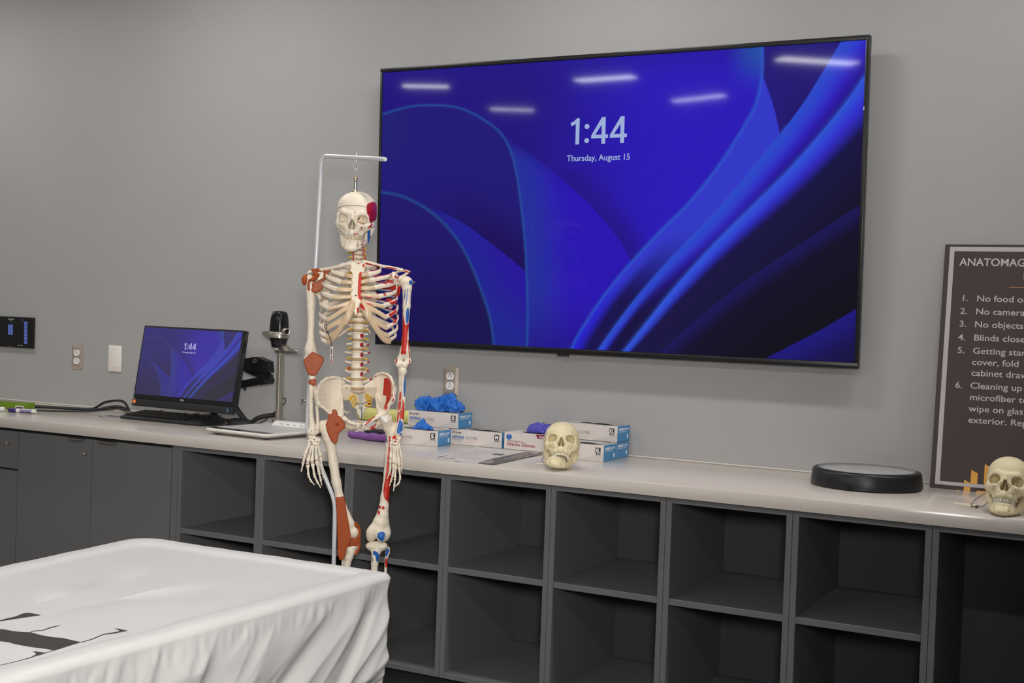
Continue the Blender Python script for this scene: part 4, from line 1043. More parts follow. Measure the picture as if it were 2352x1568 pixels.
def tooth_row(z0, up, R):
    """teeth set round the jaw; up = +1 hanging from the upper jaw, -1 standing in the lower one"""
    mb = MB(); arc = catmull(np.array(R, float), 40)
    L = np.concatenate([[0], np.cumsum(np.linalg.norm(np.diff(arc[:, :2], axis=0), axis=1))]); tot = L[-1]
    ws = [9.2, 9.4, 9.0, 6.6, 6.6, 7.2, 6.2, 8.0] if up > 0 else [10, 10, 9.6, 6.8, 6.8, 6.6, 5.6, 5.2]
    ws = ws[1:]; ws = ws+ws[::-1]; s = sum(ws); pos = 0
    for i, w in enumerate(ws):
        c = (pos+w/2)/s*tot; pos += w; k = min(np.searchsorted(L, c), len(arc)-2)
        p = arc[k]; t = arc[k+1]-arc[max(k-1, 0)]; t /= np.linalg.norm(t); ww = w/s*tot
        mol = abs(i-(len(ws)-1)/2) > 3.6; hh = 10.0 if abs(i-(len(ws)-1)/2) < 3 else 8.6; dp = 7.5 if mol else 5.
        bm = bmesh.new(); bmesh.ops.create_cube(bm, size=1)
        for v in bm.verts:
            tip = (v.co.z*up < 0); q = 1. if not tip else (.92 if mol else .80)
            v.co = Vector((v.co.x*ww*.93*(q if not tip else 1.) if tip else v.co.x*ww*.80, v.co.y*dp*(1. if mol else (.6 if tip else 1.)), v.co.z*hh))
        bmesh.ops.bevel(bm, geom=list(bm.edges), offset=1.7, segments=3, affect='EDGES')
        M = Matrix(((t[0], -t[1], 0, p[0]), (t[1], t[0], 0, p[1]), (0, 0, 1, z0-up*hh*.40), (0, 0, 0, 1)))
        mb.bm(bm, Matrix.Scale(.001, 4) @ M)
    return mb
UP_ARC = [(-27.5,-28),(-26,-45),(-20.5,-58),(-10,-68),(0,-70.5),(10,-68),(20.5,-58),(26,-45),(27.5,-28)]
LO_ARC = [(-28,-28),(-25.5,-44),(-19.5,-56),(-9,-64.5),(0,-67),(9,-64.5),(19.5,-56),(25.5,-44),(28,-28)]
_cV = cranium_sdf().mesh(.0015); _mV = mandible_sdf().mesh(.0015)
M_yb = mat('ivory_bone', srgb(226,213,174), .42, spec=.4, var=.10, vscale=25, sss=.0)
M_tooth = mat('tooth_white', srgb(232,226,210), .3)
def bone_skull(label, M, jaw, jointM=None):
    r = thing('model_skull', label, 'skull', M=M, group='model skulls on the worktop')
    mkmesh('cranium', fastmesh('cranium', *_cV), M_yb, r, smooth=180)
    k = mkmesh('mandible', fastmesh('mandible', *_mV), M_yb, r, smooth=180, M=jaw)
    tooth_row(-148.0, 1, UP_ARC).build('upper_teeth', M_tooth, r, smooth=60)
    tooth_row(-162.0, -1, LO_ARC).build('lower_teeth', M_tooth, k, smooth=60)
    return r
def skull_pose(px, scale, yaw, pitch, roll, anchor, z_low):
    """anchor (skull mm) is placed under photo point px; the lowest jaw point ends at z_low"""
    R = Matrix.Rotation(yaw, 4, 'Z') @ Matrix.Rotation(pitch, 4, 'X') @ Matrix.Rotation(roll, 4, 'Y') @ Matrix.Scale(scale, 4)
    return R
# smaller, yellower skull by the XL cartons: tipped back on its base, jaw open to one side
def jaw_M(open_deg, side_mm, roll_deg, drop=0., fwd=0.):
    piv = Vector(mm(0, 2, -118))
    return Matrix.Translation(Vector(mm(side_mm, fwd, -drop))+piv) @ Matrix.Rotation(math.radians(roll_deg), 4, 'Y') @ Matrix.Rotation(math.radians(open_deg), 4, 'X') @ Matrix.Translation(-piv)
def place_skull(label, jaw, scale, yaw, pitch, roll, px, y, clear=.0008):
    R = (Matrix.Rotation(yaw, 4, 'Z') @ Matrix.Rotation(roll, 4, 'Y') @ Matrix.Rotation(pitch, 4, 'X') @ Matrix.Scale(scale, 4))
    A = np.array(R)[:3, :3]; J = np.array(jaw)
    allv = np.vstack([_cV[0], _mV[0]@J[:3, :3].T+J[:3, 3]])@A.T
    zmin = allv[:, 2].min()
    # move along x so that the silhouette centre meets the photo column
    cx = np.array(at_y(px, 1040, y)); T = Vector((cx[0], y, ZT+clear-zmin))
    for _ in range(3):
        u, v = photo_xy(allv+np.array(T)); T.x += (px-(u.min()+u.max())/2)/700.
    M = Matrix.Translation(T) @ R
    u, v = photo_xy(allv+np.array(T)); print('skull', label[:20], u.min(), u.max(), v.min(), v.max())
    return bone_skull(label, M, jaw)
j1 = jaw_M(7, -5, 8, -4.5, 0)
place_skull('ivory skull with crooked open jaw, standing in front of the XL glove cartons', j1, .91, math.radians(24), math.radians(-34), math.radians(1), 1290, -.475)
j2 = jaw_M(0, 0, 0, .8, 0)
place_skull('ivory skull with closed teeth, at the right edge in front of the leaning board', j2, .915, math.radians(-2), math.radians(-24), math.radians(3), 2318, -.505)
# string tags of the skulls
M_tagp = mat('tag_paper', srgb(214,206,184), .6); M_str = mat('brown_string', srgb(84,60,42), .7)
def string_tag(label, card, strings, knot=None):
    r = thing('string_tag', label, 'tag', (card[0].x, card[0].y, ZT), group='paper tags tied to the skulls')
    off = card[0].copy(); off.z = ZT
    V = [p-off for p in card]; n = len(V)
    MB().add([(p.x, p.y, p.z) for p in V]+[(p.x, p.y, p.z+.0005) for p in V], [tuple(range(n))[::-1], tuple(range(n, 2*n))]+[(i, (i+1) % n, n+(i+1) % n, n+i) for i in range(n)]).build('card', M_tagp, r)
    for s in strings: q = catmull(np.array([p-off for p in s]), 8); q[:, 2] = np.maximum(q[:, 2], .0012); MB().tube(q, .0009, 6).build('string', M_str, r, smooth=60)
    if knot is not None: MB().lathe([(0,-.0045),(.0035,-.003),(.0045,0),(.0035,.003),(0,.0045)], 14, M=Matrix.Translation(knot-off) @ Matrix.Rotation(PI/2, 4, 'Y')).build('knot', M_str, r, smooth=60)
    return r
c4 = lambda u, v: (1230+u/12.06, 960+v/12.06); c5b = lambda u, v: (2180+u/9.22, 1030+v/9.22)
string_tag('paper tag on a brown string beside the open-jawed skull', [PZ(*c4(0,1275),Z+.001), PZ(*c4(290,1285),Z+.001), PZ(*c4(290,1250),Z+.002), PZ(*c4(0,1225),Z+.006)],
           [[PZ(*c4(300,1240),Z+.002), PZ(*c4(200,1215),Z+.004), Vector(at_y(*c4(180,1150),-.43)), Vector(at_y(*c4(230,1080),-.43)), Vector(at_y(*c4(265,990),-.43)), Vector(at_y(*c4(262,915),-.42))],
            [Vector(at_y(*c4(300,1165),-.44)), Vector(at_y(*c4(240,1095),-.432)), Vector(at_y(*c4(205,1000),-.43))]])
string_tag('flat white tag with knotted brown string beside the closed-jaw skull', [PZ(*c5b(5,1150),Z+.0006), PZ(*c5b(130,1175),Z+.0006), PZ(*c5b(480,1235),Z+.0006), PZ(*c5b(650,1190),Z+.0006), PZ(*c5b(170,1140),Z+.0006)],
           [[PZ(*c5b(450,1228),Z+.0015), PZ(*c5b(580,1230),Z+.003), PZ(*c5b(720,1215),Z+.002), Vector(at_y(*c5b(820,1120),-.46)), Vector(at_y(*c5b(870,980),-.45))],
            [PZ(*c5b(580,1228),Z+.003), PZ(*c5b(480,1210),Z+.002), PZ(*c5b(500,1130),Z+.002), Vector(at_y(*c5b(640,1020),-.43)), Vector(at_y(*c5b(760,945),-.43)), Vector(at_y(*c5b(820,905),-.44))]],
           PZ(*c5b(582,1228), Z+.0045))
# ================================================================== the skeleton (built in its own frame: X to its left, -Y to its front, d = distance in front of the mid plane)
SKX, SKY, SKR = -.735, -.85, math.radians(34.9)
_c, _s = math.cos(SKR), math.sin(SKR)
SKEL = thing("skeleton", "life-size painted anatomy skeleton hanging from the white stand in front of the worktop", "skeleton", (SKX, SKY, 0), SKR)
def toloc(P):
    P = np.atleast_2d(np.asarray(P, float)); x, y = P[:, 0]-SKX, P[:, 1]-SKY
    return np.stack([x*_c+y*_s, -x*_s+y*_c, P[:, 2]], 1)
def toworld(L):
    L = np.asarray(L, float); return np.stack([SKX+L[:, 0]*_c-L[:, 1]*_s, SKY+L[:, 0]*_s+L[:, 1]*_c, L[:, 2]], 1)
_n = np.array([_s, -_c, 0.])                                     # forward direction in the room
def S3(u, v, d=0.):
    r_ = ray(u, v); p0 = np.array([SKX, SKY, 0])+_n*d
    t = ((p0-CAM)@_n)/(r_@_n); return toloc(CAM+t*r_)[0]
K1 = lambda u, v: (660+u/4.9, 320+v/4.9)
K2 = lambda u, v: (660+u/4.9, 560+v/4.9)
K3 = lambda u, v: (660+u/4.9, 820+v/4.9)
K4 = lambda u, v: (660+u/4.9, 1000+v/4.9)
UPX = .000291                                                     # metres per crop pixel at the skeleton
def G(K, *pts): return [S3(*K(p[0], p[1]), p[2] if len(p) > 2 else 0.) for p in pts]
def GR(K, *pts): return [S3(*K(p[0], p[1]), p[2]) for p in pts], [p[3]*UPX for p in pts]
C_bone = np.array(srgb(236,224,204)); C_red = np.array(srgb(196,44,30)); C_blue = np.array(srgb(36,98,176)); C_brown = np.array(srgb(164,78,46)); C_cr = np.array(srgb(168,26,46)); C_dark = np.array(srgb(60,48,40))
C_mag = np.array(srgb(150,40,90))
M_bone = mat('painted_bone', attr='Col', rough=.42, spec=.4, var=.05, vscale=30)
M_plain = mat('cream_bone', srgb(236,224,204), .42, spec=.4, var=.05, vscale=30)
M_cart = mat('cartilage_tan', srgb(204,176,144), .35, spec=.4); M_disc = mat('disc_tan', srgb(178,148,108), .4)
M_lig = mat('ligament_brown', srgb(164,76,36), .45, spec=.25, var=.06, vscale=40); M_nerve = mat('nerve_yellow', srgb(222,176,40), .4); M_art = mat('artery_red', srgb(184,72,48), .4)
def paint(o, layers, base=C_bone):
    """layers: (colour, crop, outline) traced on the bone's front"""
    me = o.data; n = len(me.vertices); co = np.empty(n*3, f4); me.vertices.foreach_get('co', co); co = co.reshape(-1, 3).astype(float)
    nb = np.empty(n*3, f4); me.vertex_normals.foreach_get('vector', nb); nb = nb.reshape(-1, 3)
    M = np.array(o.matrix_basis); co = co@M[:3, :3].T+M[:3, 3]; nb = nb@np.linalg.inv(M[:3, :3])
    W = toworld(co); u, v = photo_xy(W)
    nw = np.stack([nb[:, 0]*_c-nb[:, 1]*_s, nb[:, 0]*_s+nb[:, 1]*_c, nb[:, 2]], 1)
    vd = CAM-W; vd /= np.linalg.norm(vd, axis=1)[:, None]; front = (nw*vd).sum(1) > -.25
    C = np.tile(base, (n, 1))
    for lay in layers:
        c, K, poly = lay[:3]; poly = [K(*p) for p in poly]
        if len(poly) > 3 and len(lay) < 4: poly = [tuple(p) for p in catmull(np.array(poly+[poly[0]]), 5)[:-1]]
        cov = np.zeros(n)
        for (du, dv) in ((0,0),(.32,.1),(-.32,-.1),(.1,-.32),(-.1,.32),(.24,.24),(-.24,-.24),(.24,-.24),(-.24,.24)): cov += in_poly(u+du, v+dv, poly)
        cov = (cov/9.*front)[:, None]; C = C*(1-cov)+np.asarray(c)*cov
    set_col(me, C); return o
def sdf_bone(name, S, layers=None, h=.002, m=None, par=None):
    o = S.build(name, m or (M_bone if layers is not None else M_plain), par or SKEL, h=h if not layers else min(h, .0014))
    if layers is not None: paint(o, layers)
    return o
def oval(u, v, a, b, t=0., n=16):
    return [(u+a*math.cos(q)*math.cos(t)-b*math.sin(q)*math.sin(t), v+a*math.cos(q)*math.sin(t)+b*math.sin(q)*math.cos(t)) for q in np.linspace(0, 2*PI, n, endpoint=False)]
def strip(pts, w): 
    """outline of a painted stroke"""
    q = catmull(np.array(pts, float), 4); t = np.gradient(q, axis=0); t /= np.linalg.norm(t, axis=1)[:, None]+1e-9; nn = np.stack([-t[:, 1], t[:, 0]], 1)
    ww = w*np.sqrt(np.clip(np.sin(np.linspace(.12, PI-.12, len(q))), .1, 1))[:, None]
    return [tuple(p) for p in np.vstack([q+nn*ww/2, (q-nn*ww/2)[::-1]])]

# ---- skull
KS = lambda u, v: (760+u/9.224, 430+v/9.224)
SKS = .985
Rsk = rotz(-8)@roty(3.2)@rotx(3)*SKS
crown = S3(*KS(545, 88), .0)
def skT(R, top):
    V = _cV[0]@R.T; k = V[:, 2].argmax(); T = np.eye(4); T[:3, :3] = R; T[:3, 3] = np.array([top[0], top[1]-.012, top[2]-V[k, 2]]); return T
Tsk = skT(Rsk, crown)
# slide sideways / in height so the outline meets the photo
for _ in range(4):
    u, v = photo_xy(toworld(_cV[0]@Tsk[:3, :3].T+Tsk[:3, 3])); Tsk[0, 3] += ((760+115/9.224+760+968/9.224)/2-(u.min()+u.max())/2)/706; Tsk[2, 3] += (v.min()-(430+86/9.224))/706
print('skel skull', u.min(), u.max(), v.min())
skull = mkmesh('skull', fastmesh('skull', *_cV), M_bone, SKEL, smooth=180, M=Matrix([list(map(float, q)) for q in Tsk]))
paint(skull, [(C_cr, KS, [(880,305),(935,315),(962,360),(972,440),(968,600),(965,700),(890,718),(880,742),(830,752),(812,690),(800,610),(770,560),(757,480),(757,400),(780,350)]),
              (C_mag, KS, [(915,306),(955,330),(975,440),(972,620),(968,705),(935,712),(950,560),(905,480),(890,400)]),
              (C_cr, KS, strip([(492,534),(530,524)], 22)), (C_red, KS, strip([(530,590),(505,640),(525,700),(585,745),(700,770)], 11)), (C_cr, KS, strip([(655,768),(708,776)], 20)),
              (C_cr, KS, strip([(685,825),(620,900)], 20)), (C_cr, KS, strip([(892,775),(780,872)], 38)), (C_cr, KS, oval(494,990,13,24)), (C_cr, KS, oval(528,992,12,24)), (C_cr, KS, oval(569,984,12,25)),
              (C_dark, KS, strip([(797,735),(800,765)], 12)), 
              (C_blue, KS, strip([(940,775),(893,826)], 9)), (C_blue, KS, strip([(935,808),(900,858)], 12)),
              (C_dark*2.6, KS, [(125,450),(200,412),(300,389),(400,381),(500,381),(600,387),(700,401),(757,415),(757,427),(700,413),(600,399),(500,393),(400,393),(300,401),(200,424),(125,462)], 0)])
jm = mkmesh('mandible', fastmesh('mandible', *_mV), M_bone, SKEL, smooth=180, M=Matrix([list(map(float, q)) for q in Tsk]))
paint(jm, [(C_blue, KS, [(776,925),(836,890),(832,1000),(835,1090),(848,1160),(788,1215),(775,1120)], 0), (C_red, KS, strip([(718,1070),(712,1125),(665,1178)], 14)), (C_cr, KS, oval(571,1222,11,28)),
           (C_cr, KS, strip([(622,1225),(710,1200)], 24)), (C_cr, KS, strip([(645,1268),(712,1246)], 18)), (C_red, KS, strip([(618,1318),(735,1292)], 36))])
M_tth = mat('tooth_cream', srgb(224,206,178), .35)
tooth_row(-146.5, 1, UP_ARC).build('upper_teeth', M_tth, skull, smooth=60); tooth_row(-163, -1, LO_ARC).build('lower_teeth', M_tth, jm, smooth=60)
# hanging hardware on the crown
M_zinc = mat('zinc', (.40,.39,.36), .38, metal=1.)
top = np.array([S3(*K1(762, 580), .0)])[0]; top[1] = Tsk[1, 3]+.012
hk = MB()
ztop = S3(*K1(765, 585), -top[1])
hx0, hy0, hz0 = ztop[0], top[1], ztop[2]-.004
MB().lathe([(.0, 0), (.0125, 0), (.0125, .002), (.006, .003), (.0035, .006), (.0035, .012), (.0, .012)], 20, M=Matrix.Translation((hx0, hy0, hz0+.003))).build('crown_plate', mat('brass', (.65,.55,.38), .3, metal=1.), SKEL, smooth=40)
MB().cyl((hx0, hy0, hz0+.008), (hx0, hy0, hz0+.034), .0052, n=14).build('turnbuckle', M_zinc, SKEL, smooth=40)
MB().lathe([(.0, 0), (.003, 0), (.006, .002), (.0065, .006), (.0045, .008), (.0065, .010), (.006, .014), (.003, .016), (0, .016)], 16, M=Matrix.Translation((hx0, hy0, hz0+.036))).build('swivel', mat('brass'), SKEL, smooth=40)
q = catmull(np.array([(hx0-.0045, hy0, hz0+.049), (hx0-.0052, hy0, hz0+.060), (hx0-.002, hy0, hz0+.074), (hx0, hy0, hz0+.0765), (hx0+.002, hy0, hz0+.074), (hx0+.0056, hy0, hz0+.060), (hx0+.0052, hy0, hz0+.049)]), 5)
MB().tube(q, .0011, 8).build('wire_loop', M_zinc, SKEL, smooth=60)
HOOKZ = hz0+.0765

# ---- spine
def vert(name, c, rx, ry, hz, tp, sp, layers, waist=.88, tilt=0.):
    S = SDF(); c = np.array(c); z = np.array([0, 0, 1.])
    S.ell(c, (rx*waist, ry*waist, hz*1.15), k=0); 
    n = 10
    S.ops[0] = ('c', c-z*(hz-.004), c+z*(hz-.004), ry*.90*waist, ry*.90*waist, 0, False)
    S.ell(c+z*(hz-.0035), (rx, ry, .0048), k=.005).ell(c-z*(hz-.0035), (rx, ry, .0048), k=.005)
    S.ell(c, (rx*waist, ry*waist, hz*1.2), k=.004)
    for s in (1, -1):
        b = c+np.array([s*rx*.62, ry*.85, hz*.2]); S.cone(c+np.array([s*rx*.5, ry*.5, hz*.25]), b, .0042, .004, k=.004)
        S.cone(b, c+np.array([s*tp[0], tp[1], tp[2]]), .0042, .0036, k=.004)
        S.cone(b, c+np.array([0, ry+.016, 0]), .004, .004, k=.004)
    S.cone(c+np.array([0, ry+.016, 0]), c+np.array([0, sp[0], sp[1]]), .0042, .0036, k=.003)
    return sdf_bone(name, S, layers)
def nerve(c, s, L, dz, par):
    p = catmull(np.array([c, (c[0]+s*L*.5, c[1]+.001, c[2]+dz*.35), (c[0]+s*L, c[1]-.003, c[2]+dz)]), 4)
    V, Fc = sweep(p, np.linspace(.0034, .0022, len(p)), 8); mkobj('spinal_nerve', V, Fc, M_nerve, par, smooth=60)
def disc(c, rx, ry, hz, m=None):
    MB().lathe([(0, -hz), (.92, -hz), (1., -hz*.4), (1., hz*.4), (.92, hz), (0, hz)], 26, M=Matrix.Translation(c) @ Matrix.Diagonal((rx, ry, 1, 1))).build('intervertebral_disc', m or M_disc, SKEL, smooth=50)
# lumbar: discs seen at these heights
DZ = [(804.5+660*0, 0)]
dl = [(803,885),(799,976),(794,1080),(790,1187),(786,1300),(783,1411),(781,1524),(790,1629)]      # disc middles, second crop
ctr = [S3(*K2(u, v), -.004-.006*math.sin(i/7*PI)) for i, (u, v) in enumerate(dl)]
lum_pat = [None, (818,858,1011,1057), (817,855,1114,1162), (820,857,1224,1272), (820,858,1336,1382), (819,856,1443,1492), None]
for i in range(7):
    a, b = ctr[i], ctr[i+1]; c = (a+b)/2; hz = abs(a[2]-b[2])/2-.0030
    lay = []
    if lum_pat[i]: q = lum_pat[i]; lay = [(C_cr, K2, [(q[0]+6,q[2]),(q[1],q[2]),(q[1],q[3]),(q[0]+6,q[3]),(q[0],(q[2]+q[3])/2)], 0)]
    tipr = [None, None, (910,1133), (922,1224), (916,1330), (910,1430), (943,1520)][i]
    tl = (.030, .022, .004)
    if tipr: lay.append((C_cr, K2, oval(tipr[0], tipr[1], 22, 12, -.25))); t = S3(*K2(*tipr), c[1]*-1-.020); tl = (t[0]-c[0], .021, t[2]-c[2])
    vb = vert('lumbar_vertebra' if i > 1 else 'thoracic_vertebra', c, .0185+.0006*i, .0155, hz, tl, (.055, -.008), lay)
    for s in (1, -1): nerve((c[0]+s*.016, c[1]+.012, c[2]-hz*.75), s, .019, -.006, vb)
    disc(a, .0192+.0006*i, .016, .0034)
disc(ctr[7], .0225, .017, .0042)
# T1..T11 behind the breastbone
t1 = S3(820, 604, -.022); t11 = ctr[0]
TH = []
for i in range(11):
    f = i/11; z0 = t1[2]+(t11[2]-t1[2])*f; z1 = t1[2]+(t11[2]-t1[2])*(i+1)/11; z = (z0+z1)/2
    y = .022+.022*math.sin(f*PI*.95)+(f)*(ctr[0][1]-.022); x = t1[0]+(t11[0]-t1[0])*f
    hz = abs(z0-z1)/2; c = np.array([x, y, z]); TH.append(c)
    vb = vert('thoracic_vertebra', c, .0135+.0004*i, .0125, hz-.0022, (.030-.0008*i, .026, .003), (.052, -.022), [])
    disc((x, y, z0), .0135+.0004*i, .012, .0024)
    for s in (1, -1): nerve((x+s*.012, y+.008, z-hz*.6), s, .018, -.003, vb)
TH.append((ctr[0]+ctr[1])/2)
# cervical
c7 = S3(820, 600, -.018); c2 = S3(821, 549, -.004)
for i in range(6):
    f = i/5.; c = c2+(c7-c2)*f; c = c+np.array([0, -.004*math.sin(f*PI), 0]); hz = abs(c2[2]-c7[2])/10
    S = SDF().ell(c, (.0125, .0095, hz*.95), k=0)
    S.ell(c+np.array([0, 0, hz*.55]), (.0150, .0105, .0030), k=.003).ell(c-np.array([0, 0, hz*.6]), (.0150, .0105, .0030), k=.003)
    for s in (1, -1):
        S.cone(c+np.array([s*.012, .004, 0]), c+np.array([s*.023, .006, -.001]), .0042, .0034, k=.004); S.cone(c+np.array([s*.012, .006, 0]), c+np.array([s*.014, .018, 0]), .005, .0045, k=.003); S.cone(c+np.array([s*.013, .018, 0]), c+np.array([0, .026, -.003]), .0036, .0036, k=.003)
    S.cone(c+np.array([0, .026, -.003]), c+np.array([0, .042+.008*(f > .9), -.010]), .0038, .003, k=.003)
    vb = sdf_bone('cervical_vertebra', S, [], h=.0016)
    if i: disc((c2+(c7-c2)*(i-.5)/5)+np.array([0, -.0035, 0]), .0145, .0105, .0022)
    for s in (1, -1): nerve((c[0]+s*.017, c[1]+.002, c[2]-.001), s, .0135, -.0045, vb)
for s, (a, b) in ((-1, ((742,1275),(740,1375))), (1, ((855,1262),(880,1345)))):
    q = catmull(np.array([S3(*K1(a[0]-s*4, a[1]-60), .014), S3(*K1(*a), .016), S3(*K1(*b), .014), S3(*K1(b[0]+s*5, b[1]+60), .0)]), 5)
    MB().tube(q, .0023, 8).build('vertebral_artery', M_art, SKEL, smooth=60)
# ---- breastbone
st_d = lambda x, z: -(.052+.036*np.clip((ST0-z)/.165, 0, 1.15))
ST0 = S3(*K2(790, 215), .052)[2]
st_out = [(705,205),(735,192),(760,218),(800,226),(840,216),(866,186),(880,215),(876,262),(868,300),(846,330),(843,372),(834,398),(842,420),(830,455),(840,492),(828,530),(838,566),(828,600),(836,640),(812,672),(800,730),(780,803),(770,798),(742,735),(728,690),(718,650),(724,610),(716,560),(728,520),(722,470),(733,425),(726,390),(738,345),(730,318),(706,296),(712,255)]
S = SDF().plate([S3(*K2(u, v), .065)[[0, 2]] for u, v in st_out], st_d, .0042, .0018, k=0)
sdf_bone('sternum', S, [(C_red, K2, [(842,312),(815,318),(803,345),(795,430),(790,560),(798,612),(838,642),(846,600),(846,540),(846,450),(848,380)], 0), (C_red, K2, oval(800,218,14,12)), (C_red, K2, oval(857,243,13,20)),
                        (C_red, K2, [(780,716),(822,714),(800,760),(784,800)], 0)], h=.0016)
p = S3(*K2(770, 580), .085); MB().lathe([(0, .003), (.002, .0028), (.0034, .0015), (.0036, 0)], 16, M=Matrix.Translation(p) @ Matrix.Rotation(PI/2, 4, 'X')).build('sternum_bolt', M_chrome, SKEL, smooth=60)
# ---- ribs: (front end of the bone, side point), seen on each side
JR = {-1: {1:(705,258),2:(645,350),3:(605,430),4:(557,510),5:(510,598),6:(465,727),7:(456,852),8:(440,955),9:(440,1040),10:(452,1110)},
      1: {1:(885,262),2:(910,346),3:(926,410),4:(980,490),5:(1025,592),6:(1076,700),7:(1106,825),8:(1114,945),9:(1135,1028),10:(1150,1085)}}
SR = {-1: {1:(610,240),2:(490,290),3:(432,345),4:(392,430),5:(386,530),6:(378,640),7:(380,760),8:(382,870),9:(392,960),10:(412,1040)},
      1: {1:(985,240),2:(1050,285),3:(1165,350),4:(1212,435),5:(1225,530),6:(1232,605),7:(1238,700),8:(1240,810),9:(1228,905),10:(1198,985)}}
DJ = [0,.038,.054,.064,.072,.078,.080,.076,.066,.052,.036]
DS = [0,.010,.006,.002,-.002,-.004,-.004,-.004,-.004,-.006,-.010]
RIBW = .0067
RP = {1: {2:[strip([(975,360),(1008,380)],26)], 3:[strip([(980,362),(1005,380)],24), strip([(1060,335),(1110,330),(1160,345)],16)], 4:[strip([(1070,440),(1135,455)],14), strip([(1150,445),(1205,430)],14)],
          5:[strip([(1080,555),(1112,580)],28), strip([(1128,540),(1195,525)],22)], 6:[strip([(1150,655),(1190,665),(1235,630)],34), strip([(1185,625),(1235,590)],20)],
          7:[strip([(1138,790),(1170,795),(1235,740)],34), strip([(1170,755),(1235,700)],18)], 8:[strip([(1180,875),(1205,880),(1238,830)],26)], 9:[strip([(1185,965),(1205,950),(1228,905)],22)]}, -1: {}}
def make_rib(s, i):
    th = TH[min(i-1, 11)]
    if i <= 10:
        j = S3(*K2(*JR[s][i]), DJ[i]); l = S3(*K2(*SR[s][i]), DS[i])
        W = abs(l[0]-th[0])
        if i == 1: pts = [th+[s*.014, .010, .004], th+[s*.034, .018, .002], (th[0]+s*.055, .004, th[2]-.004), (l[0], l[1], l[2]), (j+l)/2+[s*.010, -.008, .004], j]
        else:
            zz = th[2]+.004; zl = max(l[2], zz-.07) if False else l[2]
            pts = [th+[s*.013, .010, .004], th+[s*.032, .030, .000], (th[0]+s*W*.62, .078-.002*abs(i-6), zz-(zz-zl)*.30-.004), (th[0]+s*W*.93, .044, zz-(zz-zl)*.66-.002), l,
                   l+(j-l)*.45+np.array([s*.012, -.012, .0]), j]
    else:
        e = {-1: {11:(600,985), 12:(545,1068)}, 1: {11:(985,950), 12:(930,1000)}}[s][i]; e = S3(*K2(*e), -.045)
        st = th+[s*.013, .010, .002]; pts = [st, (st+e)/2+np.array([0, .012, .004]), e]
    q = catmull(np.array(pts, float), 20)
    up = []
    for k, p in enumerate(q):
        o = np.array([p[0]-th[0], (p[1]-.0)*1.0, 0]); up.append(o/(np.linalg.norm(o)+1e-9))
    n = len(q); w = np.full(n, RIBW); w[:12] = np.linspace(.0035, RIBW, 12) if n > 24 else RIBW*.8
    if i >= 11: w = np.linspace(.0048, .0028, n)
    if i <= 10: w[-16:] = np.linspace(RIBW, RIBW*1.15, 16)
    # cross section: half width along the rib's height, half thickness outwards
    V, Fc = sweep(q, np.stack([w, np.full(n, .0034)], 1), 26, up=np.array(up))
    o = mkobj('rib', V, Fc, M_bone, SKEL, smooth=60)
    me = o.data; bm = bmesh.new(); bm.from_mesh(me); bmesh.ops.recalc_face_normals(bm, faces=bm.faces); bm.to_mesh(me); bm.free()
    me.polygons.foreach_set('use_smooth', np.ones(len(me.polygons), dtype=bool))
    paint(o, [(C_red, K2, pl, 0) for pl in RP[s].get(i, [])])
    if s == 1 and 2 <= i <= 9:      # inner faces of the left ribs carry red and blue lines
        n_ = len(me.vertices); co = np.empty(n_*3, f4); me.vertices.foreach_get('co', co); co = co.reshape(-1, 3); cc = np.empty(n_*4, f4); at = me.color_attributes['Col']; at.data.foreach_get('color', cc); cc = cc.reshape(-1, 4)
        qq = np.asarray(q); d = ((co[:, None, :]-qq[None])**2).sum(2); k = d.argmin(1); dz = co[:, 2]-qq[k, 2]; f = k/len(qq)
        inner = ((co-qq[k])*np.array(up)[k]).sum(1) < .0004
        m = np.clip((.0010-((co-qq[k])*np.array(up)[k]).sum(1))/.0012, 0, 1)*np.clip((f-.25)/.03, 0, 1)*np.clip((.72-f)/.03, 0, 1)
        for cl, wt in ((C_mag, np.clip((dz-.0012)/.0012, 0, 1)), (C_blue*.9, np.clip((-dz-.0012)/.0012, 0, 1))):
            wt = (wt*m)[:, None]; cc[:, :3] = cc[:, :3]*(1-wt)+np.asarray(cl)*wt
        wt = (np.clip((f-.45)/.02, 0, 1)*np.clip((.66-f)/.02, 0, 1)*np.clip((dz-.0036)/.001, 0, 1))[:, None]; cc[:, :3] = cc[:, :3]*(1-wt)+C_red*wt
        at.data.foreach_set('color', cc.ravel())
    return o
for s in (-1, 1):
    for i in range(1, 13): make_rib(s, i)
